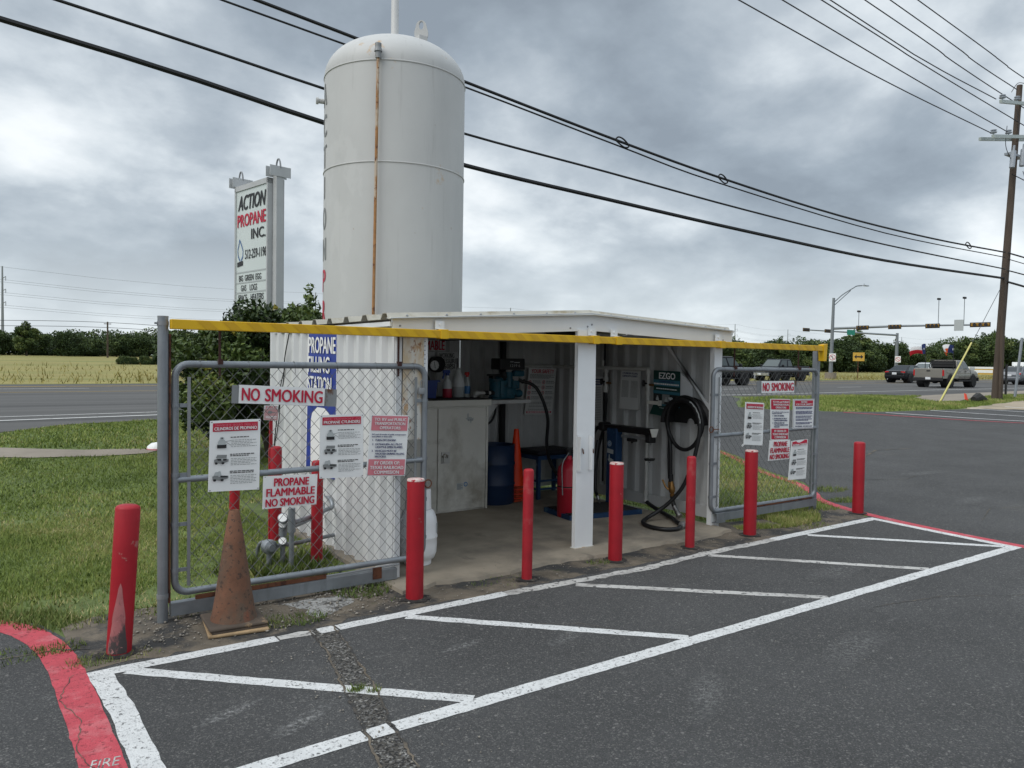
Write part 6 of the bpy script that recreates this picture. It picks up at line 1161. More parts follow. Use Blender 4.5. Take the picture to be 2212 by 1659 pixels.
def wire(label, pts, r, mat, group, extra=(), nm='overhead_wire'):
    o = MB().tube(crv([(x, 15.47-.2, z) for x, z in pts], 5), r, 6).build(nm, MATS[mat]); tag(o, label, 'wire', group)
    for x, z, w in extra: MB().tube(crv([(x-w, 15.25, z+.03), (x-.5*w, 15.25, z+.12), (x+.3*w, 15.25, z+.08), (x+w, 15.25, z-.06), (x+.4*w, 15.25, z-.12), (x-.5*w, 15.25, z-.04), (x-w, 15.25, z+.03)], 4), .022, 6).build('splice_loop', MATS['wire_black'], o)
CB = 'low cables running past the tank to the utility pole'; PW = 'high power lines slanting up from the utility pole'
wire('thickest black cable, lowest of the four passing behind the white tank to the utility pole', [(-40, 10.6), (-15, 8.35), (.48, 7.16), (6.01, 6.53), (9.42, 6.20), (13.82, 6.01), (19.56, 5.80), (27.54, 5.60), (37.53, 5.68)], .055, 'wire_black', CB)
wire('thin black cable just above the thickest cable, passing behind the middle of the tank', [(-40, 11.6), (-15, 9.1), (1.07, 7.71), (6.0, 7.22), (9.41, 6.92), (13.8, 6.72), (19.54, 6.44), (27.51, 6.18), (37.41, 6.09)], .030, 'wire_black', CB)
wire('upper black cable with two wire loops on it, passing behind the top of the tank', [(-40, 13.2), (-15, 10.5), (4.36, 8.65), (9.39, 8.10), (13.78, 7.64), (18.22, 7.25), (24.51, 6.88), (31, 6.76), (37.35, 6.82)], .036, 'wire_black', CB, [(14.3, 7.58, .25), (18.4, 7.22, .22), (33.9, 6.78, .25)])
wire('thin cable running just under the looped upper cable behind the tank', [(-40, 12.7), (-15, 10.2), (3.9, 8.45), (9.39, 7.98), (14.11, 7.48), (18.23, 7.08), (27.49, 6.60), (37.37, 6.60)], .022, 'wire_black', CB)
for i, p in enumerate((((-20, 15.6), (18.67, 12.66), (27.19, 12.05), (35.6, 11.72)), ((-20, 16.5), (20.81, 13.25), (29.63, 12.55), (37.2, 12.05)), ((-20, 17.3), (22.97, 13.83), (29.58, 13.27), (39.36, 12.6), (60, 11.3)), ((-20, 17.8), (23.36, 13.98), (30.04, 13.42), (36.0, 13.22)), ((-20, 18.3), (25.55, 14.55), (32.24, 13.9), (39.3, 13.36), (60, 12.0)), ((-20, 19), (27.19, 15.01), (33.97, 14.33), (38.0, 14.05)), ((-20, 19.6), (29.11, 15.55), (36.45, 14.9), (39.19, 14.67), (60, 13.4)))):
    wire(['lowest of the fan of power lines, ending on the outer end of the lower crossarm', 'second lowest of the fan of power lines, ending on the lower crossarm', 'power line passing in front of the pole between the two crossarms', 'power line ending at the outer end of the upper crossarm', 'power line crossing the pole just under its upper crossarm', 'power line ending on the pole just below its top', 'topmost power line of the fan, passing over the pole top'][i], p, .020, 'wire_grey', PW)
for i, (z, s, r) in enumerate(((6.82, -.024, .036), (6.55, -.03, .02), (6.05, -.026, .03), (5.55, -.042, .05), (10.3, -.05, .02))):
    wire(['topmost of the low cables going on past the far side of the pole', 'thin cable going on past the far side of the pole below the topmost', 'middle black cable going on past the far side of the pole', 'thick lowest black cable going on past the far side of the pole', 'thin wire leaving the far side of the pole below the crossarms'][i], [(37.5+.08*z/3, z), (42, z+s*5), (52, z+s*15+.1), (64, z+s*26+.5)], r, 'wire_black', 'cables beyond the utility pole')
def guy():
    g = Vector((31.8, 15.2, zt(15.2))); t = pz(5.65)+Vector((-.2, -.1, 0)); o = MB().cyl(g+Vector((0, 0, -.1)), t, .012, n=6).build('guy_wire', MATS['wire_grey']); tag(o, 'slanting guy wire with a yellow plastic guard in front of the utility pole', 'guy wire'); MB().cyl(g, g.lerp(t, .46), .038, .034, n=10).build('guard', MATS['guard_yellow'], o)
guy()
# ------------------------------------------------------------------ roadside posts and small things on the island
tag(MB().span((41.5, 16.7, .2), (41.58, 16.78, 1.9)).build('marker_stake', MATS['black_paint']), 'thin black stake in the grass beyond the utility pole', 'stake')
def leaning_post():
    o = thing('sign_post', 'grey leaning steel post in the grass beyond the utility pole', 'post', (39.9, 15.7, .3)); MB().tube([(39.9, 15.7, .2), (40.5, 15.7, 3.15)], .06, 8).build('post', MATS['galvanised'], o)
leaning_post()
tag(MB().box((34.6, 14.95, zt(14.95)+.12), (.30, .2, .14), bev=.05).tube([(34.0, 14.9, .4), (34.5, 14.95, .48), (35.3, 15.0, .36)], [.12, .2, .1], 8).build('dark_debris', MATS['deck_black']), 'dark lump of debris on the grass edge beside the yellow guy guard', 'debris')
tag(MB().prism([(33.3, 14.9, .42), (33.55, 14.9, .36), (33.5, 14.95, .62), (33.35, 14.95, .66)], (0, .03, 0)).build('marking_flag', MATS['orange_cone']), 'tiny orange utility marking flag on the bare patch by the yellow guy guard', 'flag')
def white_marker():
    c = (2.50, 13.36, zt(13.36)); o = MB().lathe([(.16, 0), (.15, .05), (.09, .10), (.001, .115)], c, 18).build('white_cap', MATS['sign_white']); tag(o, 'small white cap lying at the end of the pale path by the gate post', 'cap'); MB().lathe([(.165, 0), (.165, .02)], c, 18).build('pink_rim', MATS['print_pink'], o)
white_marker()
# ------------------------------------------------------------------ transmission line, far poles
def towers():
    M('far_steel', (.25, .27, .29), .6); P = [(-110, 305), (10.2, 318), (130.3, 339.8), (250, 354.9), (370, 365), (465, 370.8), (563.2, 394.5), (677.1, 404), (763, 403.4), (803.9, 385.3), (842.7, 372.5)]; L = ['tall grey transmission monopole standing alone beyond the trees across the field', 'grey transmission monopole seen between the shrub and the tank', 'grey transmission monopole rising over the shed roof', 'grey transmission monopole behind the shed roof', 'grey transmission monopole over the far corner of the shed', 'grey transmission monopole over the yellow track by the dark pickup', 'grey transmission monopole near the street light mast', 'grey transmission monopole between the two signal masts', 'grey transmission monopole over the woods behind the silver pickup', 'grey transmission monopole low over the woods near the utility pole', 'outlying grey transmission monopole out past the frame']
    for i, (x, y) in enumerate(P):
        g = zt(y); k = 1.0; o = thing('transmission_pole', L[(i-1) % 11], 'transmission pole', (x, y, g), 'transmission line poles'); MB().tube([(x, y, g), (x, y, 31.7)], [.55*k, .24*k], 10).build('pole', MATS['far_steel'], o); m = MB()
        for z in (27.5, 23.2, 18.9): m.tube([(x, y, z), (x+.9, y-1.6, z+.6), (x+.9, y-1.7, z-.8)], .12, 6)
        m.build('arms', MATS['far_steel'], o)
    for j, z in enumerate((31.3, 27.0, 26.2, 22.6, 21.8, 18.3, 17.5)):
        pts = []
        for (x0, y0), (x1, y1) in zip(P, P[1:]):
            for t in (0, .25, .5, .75): pts.append((x0+(x1-x0)*t, y0+(y1-y0)*t-1.5, z-4*t*(1-t)*1.6))
        tag(MB().tube(pts, .040, 4).build('transmission_line', MATS['far_steel']), ['topmost thin transmission wire far across the field', 'upper wire of the highest pair of far transmission wires', 'lower wire of the highest pair of far transmission wires', 'upper wire of the middle pair of far transmission wires', 'lower wire of the middle pair of far transmission wires', 'upper wire of the lowest pair of far transmission wires', 'lower wire of the lowest pair of far transmission wires'][j], 'wire', 'far transmission wires')
    o = thing('utility_pole', 'short thin wooden pole standing among the trees across the dry field', 'utility pole', (15.9, 119, zt(119))); MB().cyl((15.9, 119, 1), (15.9, 119, 6.3), .13, .10, n=8).build('pole', MATS['pole_wood'], o); MB().box((15.9, 119, 6.0), (.9, .1, .1)).build('crossarm', MATS['pole_wood'], o)
    for j, dz in enumerate((0, -.7)): tag(MB().tube(crv([(-30, 119, 6.2+dz-.3), (-7, 119, 5.7+dz), (15.9, 119, 6.2+dz), (40, 119, 5.2+dz), (70, 119, 5.0+dz)], 6), .03, 4).build('overhead_wire', MATS['wire_black']), ['upper wire on the short pole among the far trees', 'lower wire on the short pole among the far trees'][j], 'wire', 'wires on the short far pole')
towers()
# ------------------------------------------------------------------ signals and street light
M('signal_grey', (.20, .22, .235), .5, .3); M('signal_yellow', (.30, .16, .014), .5); M('signal_black', (.02, .02, .022), .6); M('sign_yellow', (.62, .38, .06), .5); M('street_green', (.02, .20, .15), .5)
def horiz_signal(c, d, w, parent, n, back=True):
    d = d.normalized(); R = Matrix((d, n, Vector((0, 0, 1)))).transposed(); MB().box(c, (w, .05, .42), R=R).build('backplate', MATS['signal_black'], parent); q = MB().box(c+n*.10*1, (w*.90, .18, .28), R=R, bev=.04).build('housing', MATS['signal_yellow'], parent); m = MB()
    for k in (-1, 0, 1): m.cyl(c+n*.19+d*k*w*.27, c+n*.36+d*k*w*.27, .14, n=12)
    m.build('visors', MATS['signal_black'], q)
def mast1():
    b = Vector((70.1, 44.1, zt(44.1))); o = thing('signal_mast', 'grey signal mast with a long arm of yellow signals and a street light', 'traffic signal', tuple(b)); g = MATS['signal_grey']
    MB().tube([b+Vector((0, 0, .5)), Vector((70.3, 44.1, 8.45))], [.20, .13], 14).build('pole', g, o); MB().cyl(b+Vector((0, 0, -.1)), b+Vector((0, 0, .65)), .55, n=18).build('footing', MATS['pale_concrete'], o)
    a0 = Vector((70.3, 44.05, 5.42)); a1 = Vector((73.4, 31.6, 5.55)); d = a1-a0; MB().tube([a0, a0.lerp(a1, .5)+Vector((0, 0, .08)), a1], [.13, .10, .07], 10).build('mast_arm', g, o); n = Vector((-.9, -.35, 0)).normalized()
    for t, w in ((.215, 1.15), (.44, 1.15), (.69, 1.2), (.985, 1.6)):
        s = MB().box(a0.lerp(a1, t), (.1, .1, .1)).build('signal_bracket', g, o); horiz_signal(a0.lerp(a1, t)-n*.12 if False else a0.lerp(a1, t)+n*.15, d, w, s, n)
    MB().box(a0.lerp(a1, .855)+n*.1, (.75, .03, 1.0), R=Matrix((d.normalized(), n, Vector((0, 0, 1)))).transposed()).build('white_panel', MATS['print_pale'], o)
    for t in (.185, .725, .885):
        p = a0.lerp(a1, t); c = MB().cyl(p, p+Vector((0, 0, 1.55 if t < .3 else 2.4)), .03, n=8).build('camera_stalk', g, o); MB().box(p+Vector((0, 0, 1.6 if t < .3 else 2.45)), (.4, .2, .18), bev=.04).build('camera_head', MATS['signal_black'], c)
    m = MB(); m.tube(crv([(70.35, 44.0, 8.1), (70.9, 43.5, 8.8), (71.7, 42.9, 9.45), (72.0, 42.7, 9.65), (72.4, 42.4, 9.70)], 4), .055, 8).tube([(70.3, 44.05, 7.7), (71.5, 43.05, 9.2)], .04, 6); m.build('light_arm', g, o); MB().box((72.7, 42.2, 9.70), (.8, .3, .10), bev=.03).cyl((72.6, 42.3, 9.75), (72.6, 42.3, 9.9), .05, n=8).build('street_light', MATS['insulator'], o)
    s = MB().box((69.95, 43.85, 2.55), (.62, .04, .78), R=Matrix.Rotation(rad(-58), 3, 'Z')).build('turn_sign', MATS['sign_white'], o); R = Matrix.Rotation(rad(-58), 3, 'Z'); m = MB(); q = Vector((69.95, 43.85, 2.55))+R@Vector((0, -.025, 0)); m.tube([q+R@Vector((.26*math.cos(t), 0, .26*math.sin(t))) for t in (2*math.pi*i/18 for i in range(18))], .022, 6, closed=True).tube([q+R@Vector((-.18, 0, .18)), q+R@Vector((.18, 0, -.18))], .02, 6); m.build('ring', MATS['print_red'], s); m = MB(); m.tube([q+R@Vector((x, .005, z)) for x, z in ((.03, -.18), (.03, .08), (-.06, .12), (-.10, .02))], .025, 6); m.build('arrow', MATS['print_black'], s)
mast1()
def mast2():
    b = Vector((89.8, 48.05, zt(48))); o = thing('signal_mast', 'farther grey signal mast with two yellow signals and a small green street sign', 'traffic signal', tuple(b)); g = MATS['signal_grey']; MB().tube([b, Vector((89.85, 48.05, 5.7))], [.22, .15], 12).build('pole', g, o)
    a0 = Vector((89.8, 48.05, 5.45)); a1 = Vector((82.2, 55.2, 6.0)); d = a1-a0; MB().tube([a0, a1], [.12, .07], 8).build('mast_arm', g, o); n = Vector((-.75, -.66, 0)).normalized()
    for t in (.75, .99): s = MB().box(a0.lerp(a1, t), (.1, .1, .1)).build('signal_bracket', g, o); horiz_signal(a0.lerp(a1, t)+n*.15, d, .8, s, n)
    MB().box(a0.lerp(a1, .50)+n*.12, (.9, .03, .6), R=Matrix((d.normalized(), n, Vector((0, 0, 1)))).transposed()).build('street_sign', MATS['street_green'], o)
    s = MB().box((89.6, 47.75, 2.6), (.6, .04, .75), R=Matrix.Rotation(rad(-60), 3, 'Z')).build('turn_sign', MATS['sign_white'], o); R = Matrix.Rotation(rad(-60), 3, 'Z'); q = Vector((89.6, 47.75, 2.6))+R@Vector((0, -.03, 0)); MB().tube([q+R@Vector((.24*math.cos(t), 0, .24*math.sin(t))) for t in (2*math.pi*i/16 for i in range(16))], .022, 6, closed=True).tube([q+R@Vector((-.16, 0, .16)), q+R@Vector((.16, 0, -.16))], .02, 6).build('ring', MATS['print_red'], s)
mast2()
def arrow_sign():
    o = thing('arrow_sign', 'yellow square road sign with a black two way arrow on a thin post', 'sign', (72.2, 42.5, .37)); MB().cyl((72.25, 42.5, .3), (72.25, 42.5, 2.3), .035, n=8).build('post', MATS['rust'], o); R = Matrix.Rotation(rad(-58), 3, 'Z'); c = Vector((72.25, 42.45, 2.65)); MB().box(c, (1.05, .03, .85), R=R).build('panel', MATS['sign_yellow'], o); m = MB(); q = c+R@Vector((0, -.02, 0))
    m.add([q+R@Vector((x, 0, z)) for x, z in ((-.42, 0), (-.2, .22), (-.2, .07), (.2, .07), (.2, .22), (.42, 0), (.2, -.22), (.2, -.07), (-.2, -.07), (-.2, -.22))], [(0, 1, 2, 7, 8, 9), (2, 3, 6, 7) if False else (3, 4, 5, 6, 7, 2)]); m.build('double_arrow', MATS['print_black'], o, fix=False)
arrow_sign()
def barricade():
    o = thing('barricade', 'low yellow and white barricade across the side road beyond the silver pickup', 'barricade', (104, 44.7, zt(44.7))); d = Vector((.45, -.89, 0)); c = Vector((104, 44.7, zt(44.7))); R = Matrix((d, Vector((.89, .45, 0)), Vector((0, 0, 1)))).transposed(); MB().box(c+Vector((0, 0, .9)), (3.4, .06, .75), R=R).build('panel', MATS['sign_yellow'], o); MB().box(c+Vector((-.03, -.02, 1.35)), (3.4, .06, .25), R=R).box(c+Vector((-.05, -.03, .9)), (2.3, .02, .36), R=R).build('white_stripe', MATS['sign_white'], o)
    for s in (-1.3, 1.3): MB().box(c+d*s+Vector((0, 0, .3)), (.1, .5, .6), R=R).build('leg', MATS['galvanised'], o)
barricade()
# ------------------------------------------------------------------ vehicles on the highway
M('alloy', (.50, .50, .51), .35, .3); M('glass_dark', (.075, .092, .092), .08, spec=.6); M('glass_rear', (.012, .015, .016), .08, spec=.4); M('tyre', (.016, .016, .016), .85); M('chrome', (.55, .55, .56), .18, 1.); M('dark_trim', (.018, .018, .019), .5); M('tail_red', (.42, .01, .012), .25); M('headlight', (.65, .68, .70), .15); M('plate_white', (.66, .68, .70), .5); M('amber', (.55, .20, .02), .3)
def paint(n, c, metal=.3): return M(n, c, .25, metal, spec=.28, var=.04, vs=2)
paint('car_black', (.006, .007, .009), 0); paint('car_navy', (.008, .010, .015), 0); paint('car_silver', (.26, .245, .215), .45); paint('car_white', (.72, .74, .75), 0); paint('car_grey', (.14, .15, .165), .5)
def ring(x, zb, ztp, hw): 
    h = [(hw*.86, zb), (hw*.97, zb+.08), (hw, zb+(ztp-zb)*.35), (hw, zb+(ztp-zb)*.70), (hw*.965, ztp-.07), (hw*.90, ztp-.015), (hw*.78, ztp)]
    return [(x, y, z) for y, z in h]+[(x, -y, z) for y, z in reversed(h)]
def loft(mb, st, mi=0):
    V = []; n = 14
    for s in st: V += ring(*s)
    F = [(i*n+j, i*n+(j+1) % n, (i+1)*n+(j+1) % n, (i+1)*n+j) for i in range(len(st)-1) for j in range(n)]
    mb.add(V, F+[tuple(range(n)), tuple(reversed(range((len(st)-1)*n, len(st)*n)))], mi, smooth=False); return mb
def house(o, mt, gl, xa, xb, xc, xd, z0, z1, w0, w1, pillars=(.5,), pane_front=True):
    """glasshouse: base xa(rear)..xd(front) at z0, roof xb..xc at z1, half widths w0/w1, side windows split at pillars"""
    B = [Vector(p) for p in ((xa, -w0, z0), (xd, -w0, z0), (xd, w0, z0), (xa, w0, z0))]; T = [Vector(p) for p in ((xb, -w1, z1), (xc, -w1, z1), (xc, w1, z1), (xb, w1, z1))]
    bm = bmesh.new(); vs = [bm.verts.new(p) for p in B+T]
    for f in ((3, 2, 1, 0), (4, 5, 6, 7), (0, 1, 5, 4), (1, 2, 6, 5), (2, 3, 7, 6), (3, 0, 4, 7)): bm.faces.new([vs[i] for i in f])
    top = [e for e in bm.edges if min(v.co.z for v in e.verts) > z0+.01 or abs(e.verts[0].co.z-e.verts[1].co.z) > .1]; bmesh.ops.bevel(bm, geom=top, offset=.07, segments=3, affect='EDGES', profile=.5); bm.verts.index_update()
    MB().add([v.co.copy() for v in bm.verts], [tuple(v.index for v in f.verts) for f in bm.faces], smooth=False).build('cabin', mt, o); bm.free()
    def quad(a, b, c, d, name, ins=(.07, .07, .10, .10)):
        P = lambda u, v: (a*(1-u)+b*u)*(1-v)+(d*(1-u)+c*u)*v
        n = (b-a).cross(d-a).normalized(); l = (b-a).length; h = (d-a).length; q = [P(ins[0]/l, ins[2]/h), P(1-ins[1]/l, ins[2]/h), P(1-ins[1]/l, 1-ins[3]/h), P(ins[0]/l, 1-ins[3]/h)]
        MB().add([p+n*.008 for p in q], [(0, 1, 2, 3)]).build(name, gl, o, fix=False)
    for sg in (0, 1):
        a, b, c, d = (B[0], B[1], T[1], T[0]) if sg == 0 else (B[2], B[3], T[3], T[2]); pr = list(pillars) if sg == 0 else [1-p for p in reversed(pillars)]; ed = [0]+pr+[1]
        for u0, u1 in zip(ed, ed[1:]): quad(a.lerp(b, u0), a.lerp(b, u1), d.lerp(c, u1), d.lerp(c, u0), 'side_window', (.09, .09, .06, .13))
    quad(B[1], B[2], T[2], T[1], 'windscreen', (.13, .13, .05, .11)); gl = MATS['glass_rear']; quad(B[3], B[0], T[0], T[3], 'rear_window', (.12, .12, .06, .09))
def wheels(o, xs, tr, r, w, rim, bright='alloy'):
    for x in xs:
        for s in (-1, 1):
            y = s*(tr-w/2+.075); t = MB().lathe([(r*.62, -w/2), (r*.93, -w/2), (r, -w/2+.04), (r, w/2-.04), (r*.93, w/2), (r*.62, w/2)], (x, y, r), 26, 0, (0, s, 0)).build('wheel', MATS['tyre'], o)
            m = MB(); m.lathe([(r*.63, w/2-.05), (r*.63, w/2-.005), (r*.56, w/2-.01), (r*.54, w/2-.07)], (x, y, r), 24, 0, (0, s, 0))
            for k in range(rim): a = 2*math.pi*k/rim; m.box((x+r*.32*math.cos(a), y+s*(w/2-.03), r+r*.32*math.sin(a)), (r*.5, .03, r*.12), R=Matrix.Rotation(-a, 3, 'Y'))
            m.lathe([(r*.14, w/2-.05), (r*.14, w/2-.005), (.001, w/2)], (x, y, r), 14, 0, (0, s, 0)); m.build('rim', MATS[bright], t)
            MB().cyl((x, s*(tr-.45), r*1.05), (x, s*(tr+.004), r*1.05), r*1.16, n=26).build('wheel_arch', MATS['dark_trim'], o)
def bx(o, name, mt, c, d, bev=.02): return MB().box(c, d, bev=bev).build(name, MATS[mt], o)
def mirrors(o, x, w, z, mt, k=1): 
    for s in (-1, 1): MB().box((x, s*(w+.11*k), z), (.12, .20*k, .17*k), bev=.04).build('door_mirror', MATS[mt], o)
def handles(o, xs, w, z, mt='dark_trim'):
    for s in (-1, 1):
        for x in xs: MB().box((x, s*(w+.006), z), (.17, .03, .035), bev=.01).build('door_handle', MATS[mt], o)
def seams(o, xs, w, z0, z1):
    m = MB()
    for s in (-1, 1):
        for x in xs: m.box((x, s*(w+.001), (z0+z1)/2), (.014, .012, z1-z0))
    m.build('door_seams', MATS['dark_trim'], o)
def place(o, x, y, rz, s=1.): o.location = (x, y, zt(y)+.01); o.rotation_euler = (0, 0, rz); o.scale = (s, s, s)
VG = 'vehicles on the highway'
def pickup(name, label, mt, silver=False):
    o = thing(name, label, 'pickup', group=VG); p = MATS[mt]; hw = .98; zb, zh, bl = .55, 1.16, 1.22
    loft(MB(), [(-.42, zb, bl, hw*.99), (-.38, zb-.02, bl, hw), (1.55, zb-.05, bl, hw), (1.62, zb-.05, zh+.03, hw), (2.55, zb, zh-.01, hw*.99), (2.82, zb+.02, zh-.08, hw*.95), (2.90, zb+.08, zh-.20, hw*.90)]).build('body', p, o)
    MB().span((-2.72, -hw, .60), (-.44, -hw+.10, 1.28), bev=.03).span((-2.72, hw-.10, .60), (-.44, hw, 1.28), bev=.03).span((-2.70, -hw+.08, .60), (-.44, hw-.08, .72)).span((-.52, -hw+.08, .70), (-.44, hw-.08, 1.27)).build('bed', p, o)
    t = MB().span((-2.78, -hw+.10, .66), (-2.70, hw-.10, 1.27), bev=.02).build('tailgate', p, o); MB().box((-2.785, 0, 1.12), (.02, .24, .09), bev=.01).build('handle', MATS['dark_trim'], t)
    house(o, p, MATS['glass_dark'], -.42, -.28, .95, 1.58, bl-.02, 1.86, hw*.93, hw*.76, (.40,))
    wheels(o, (-1.72, 1.90), hw, .43, .30, 6, 'grey_metal' if silver else 'alloy'); seams(o, (.55, 1.45), hw, .62, 1.2); handles(o, (.68, -.25), hw, 1.08); mirrors(o, 1.28, hw, 1.30, 'print_pale' if silver else mt, 1.5 if silver else 1.1)
    for s in (-1, 1): MB().box((-2.735, s*(hw-.06), .98), (.06, .13, .40), bev=.02).build('taillight', MATS['tail_red'], o); MB().box((2.84, s*(hw*.74), .93), (.14, .36, .17), bev=.03).build('headlight', MATS['headlight'], o); bx(o, 'running_board', 'dark_trim', (.55, s*(hw-.02), .45), (2.1, .16, .06))
    bx(o, 'rear_bumper', 'dark_trim' if silver else 'chrome', (-2.84, 0, .56), (.18, 1.86, .20)); bx(o, 'number_plate', 'plate_white', (-2.94, -.05, .62), (.02, .32, .16), .004)
    bx(o, 'front_bumper', 'dark_trim' if silver else 'chrome', (2.96, 0, .56), (.16, 1.88, .26)); g = bx(o, 'grille', 'dark_trim', (2.90, 0, .88), (.10, 1.15, .34)); MB().box((2.965, 0, .92), (.03, 1.62, .085)).box((2.955, 0, .76), (.02, 1.12, .04)).build('grille_bars', MATS['chrome'], g); bx(o, 'front_plate', 'plate_white', (3.05, .05, .58), (.02, .32, .15), .004)
    MB().cyl((-1.72, -.8, .42), (-1.72, .8, .42), .08, n=10).box((-1.72, 0, .42), (.3, .34, .3), bev=.1).box((-.2, 0, .45), (4.6, .7, .16)).build('axle_and_frame', MATS['dark_trim'], o)
    if silver:
        MB().box((-.60, 0, 1.60), (.03, 1.55, .42)).tube([(-.62, -.85, 1.28), (-.62, -.80, 1.86), (-.62, .80, 1.86), (-.62, .85, 1.28)], .04, 8).tube([(-.62, -.82, 1.60), (-.62, .82, 1.60)], .03, 8).build('headache_rack', MATS['dark_trim'], o)
        bx(o, 'side_trim', 'chrome', (.3, -hw-.004, .86), (2.6, .02, .04), .005); MB().tube([(3.02, -.8, .5), (3.1, -.75, .95), (3.1, .75, .95), (3.02, .8, .5)], .04, 8).tube([(3.1, -.3, .95), (3.12, 0, 1.0), (3.1, .3, .95)], .04, 8).build('bull_bar', MATS['dark_trim'], o)
        for s in (-1, 1): bx(o, 'fender_flare', 'car_silver', (-1.72, s*(hw+.01), 1.02), (1.05, .06, .10))
    return o
place(pickup('pickup_truck', 'silver pickup truck with two Texas flags, driving away on the highway', 'car_silver', True), 55.2, 26.0, rad(3))
place(pickup('pickup_truck', 'dark pickup truck with a chrome grille, coming the other way on the far lanes', 'car_navy'), 57.9, 41.15, rad(180))
place(pickup('pickup_truck', 'black pickup truck whose bonnet and front wheel show past the corner of the shed', 'car_black'), 39.1, 32.8, rad(0), 1.0)
def sedan(label, mt, sporty=False, roofsign=False):
    o = thing('sedan', label, 'car', group=VG); p = MATS[mt]; hw = .90
    loft(MB(), [(-2.30, .42, .78, hw*.82), (-2.22, .30, .98, hw*.93), (-1.95, .24, 1.03, hw*.98), (-1.2, .20, 1.00, hw), (.9, .20, .96, hw), (1.6, .22, .90, hw*.98), (2.1, .28, .80, hw*.92), (2.28, .38, .64, hw*.78)]).build('body', p, o)
    house(o, p, MATS['glass_dark'], -1.90, -.95, .22, 1.12, .95, 1.44, hw*.90, hw*.66, (.50,)); wheels(o, (-1.42, 1.40), hw, .335, .23, 8, 'alloy'); seams(o, (-.75, .15, 1.05), hw, .3, .93); handles(o, (.30, -.62), hw, .86, mt); mirrors(o, .80, hw, .98, mt)
    for s in (-1, 1): MB().box((-2.22, s*(hw*.72), .87), (.10, .34, .12), bev=.03).build('taillight', MATS['tail_red'], o); MB().box((2.14, s*hw*.70, .68), (.16, .34, .12), bev=.04).build('headlight', MATS['headlight'], o); MB().cyl((-2.33, s*.55, .30), (-2.2, s*.55, .30), .05, n=10).build('exhaust', MATS['chrome'], o)
    bx(o, 'rear_bumper', mt, (-2.28, 0, .50), (.16, 1.62, .26), .06); bx(o, 'number_plate', 'plate_white', (-2.33, 0, .76), (.02, .36, .17), .004); bx(o, 'front_bumper', mt, (2.22, 0, .42), (.2, 1.55, .22), .06); bx(o, 'grille', 'dark_trim', (2.31, 0, .50), (.04, .9, .14))
    if roofsign: MB().box((-.35, 0, 1.66), (.10, .95, .30), bev=.03).cyl((-.35, -.3, 1.42), (-.35, -.3, 1.52), .03, n=8).cyl((-.35, .3, 1.42), (-.35, .3, 1.52), .03, n=8).build('roof_sign', MATS['sign_white'], o); MB().box((-.4, 0, 1.452), (1.0, 1.05, .02)).build('roof_panel', MATS['sign_white'], o)
    return o
place(sedan('glossy black sedan driving away beside the silver pickup', 'car_black'), 66.2, 34.35, rad(2), 1.04)
place(sedan('grey sedan with a white roof panel and roof sign, behind the utility pole', 'car_grey', roofsign=True), 73.6, 28.6, rad(3), 1.05)
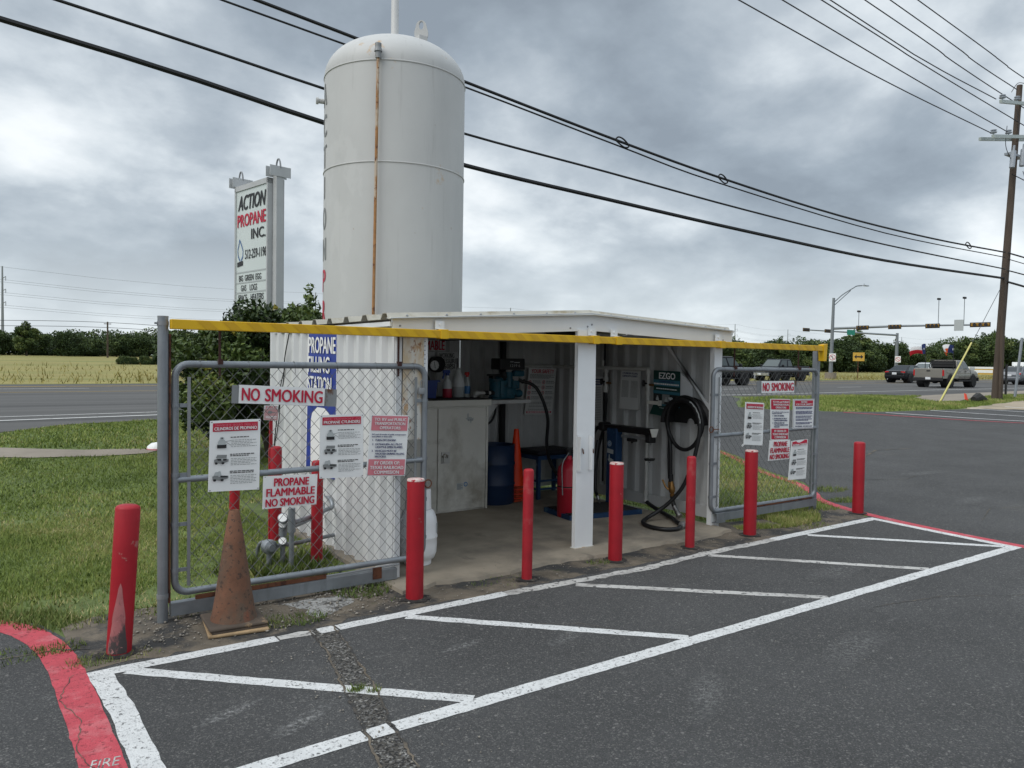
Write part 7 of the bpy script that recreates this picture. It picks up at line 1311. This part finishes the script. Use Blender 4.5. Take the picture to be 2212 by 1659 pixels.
def suv():
    o = thing('suv', 'white sport utility car coming the other way between the black sedan and silver pickup', 'car', group=VG); p = MATS['car_white']; hw = .94
    loft(MB(), [(-2.3, .45, 1.02, hw*.9), (-2.2, .32, 1.10, hw*.97), (-1, .28, 1.08, hw), (1.0, .28, 1.06, hw), (1.75, .30, 1.00, hw*.98), (2.2, .38, .86, hw*.92), (2.32, .45, .72, hw*.85)]).build('body', p, o); house(o, p, MATS['glass_dark'], -2.2, -1.85, .35, 1.20, 1.05, 1.68, hw*.92, hw*.72, (.36, .66)); wheels(o, (-1.4, 1.42), hw, .37, .25, 5); mirrors(o, .95, hw, 1.12, 'car_white'); seams(o, (-.8, .2, 1.05), hw, .4, 1.02); handles(o, (.35, -.6), hw, .95)
    for s in (-1, 1): MB().box((2.2, s*hw*.74, .80), (.16, .34, .16), bev=.04).build('headlight', MATS['headlight'], o); MB().box((-2.24, s*hw*.80, 1.0), (.1, .22, .3), bev=.03).build('taillight', MATS['tail_red'], o); MB().box((-.9, s*hw*.62, 1.71), (1.9, .05, .05), bev=.02).build('roof_rail', MATS['grey_metal'], o)
    bx(o, 'grille', 'dark_trim', (2.31, 0, .70), (.05, .95, .2)); bx(o, 'front_bumper', 'car_white', (2.28, 0, .46), (.16, 1.65, .24), .06); bx(o, 'number_plate', 'plate_white', (2.37, 0, .50), (.02, .32, .14), .004); return o
place(suv(), 77.2, 38.2, rad(176), 1.06)
# ------------------------------------------------------------------ flags flying from the silver pickup's bed
def flag(label, x, y, seed, cloth_red):
    z = zt(y)+1.2; o = thing('flag', label, 'flag', (x, y, z), 'Texas flags on the silver pickup'); MB().tube([(x, y, z), (x-.05, y, z+1.75)], .022, 6).build('pole', MATS['dark_trim'], o); r = random.Random(seed); V, F, Mi = [], [], []; n, k = 14, 10; L, H = .95, .62
    for j in range(k+1):
        for i in range(n+1):
            u, v = i/n, j/k; sag = .45*u*u; V.append((x-.05-L*u*.85-.05*math.sin(3*v), y+.30*u*math.sin(6*u+seed+1.5*v)+.35*u, z+1.72-H*v*(1-.12*u)-sag*.55+.06*math.sin(7*u+2*v+seed)))
    for j in range(k):
        for i in range(n): F.append((j*(n+1)+i, j*(n+1)+i+1, (j+1)*(n+1)+i+1, (j+1)*(n+1)+i)); Mi.append(0 if i < n/3 else (1 if j < k/2 else 2))
    for name, idx, mt in (('blue_field', 0, 'flag_blue'), ('white_stripe', 1, 'flag_white'), ('red_stripe', 2, cloth_red)):
        b = MB(); b.add(V, [f for f, q in zip(F, Mi) if q == idx], smooth=True); b.build(name, MATS[mt], o, fix=False)
    c = Vector(V[5*(n+1)+2]); MB().add([c+Vector((.0+(.11 if q % 2 == 0 else .045)*math.cos(math.pi/2+q*math.pi/5)*1., -.06+.0*q, (.11 if q % 2 == 0 else .045)*math.sin(math.pi/2+q*math.pi/5))) for q in range(10)], [tuple(range(10))]).build('star', MATS['flag_white'], o, fix=False)
M('flag_blue', (.015, .03, .12), .7); M('flag_white', (.75, .75, .76), .7); M('flag_red', (.45, .01, .02), .7); M('flag_faded_red', (.62, .10, .02), .7)
flag('Texas flag with a deep red stripe at the tailgate of the silver pickup', 54.0, 26.85, 1, 'flag_red')
flag('Texas flag with a faded orange red stripe behind the cab of the silver pickup', 53.9, 24.95, 4, 'flag_faded_red')
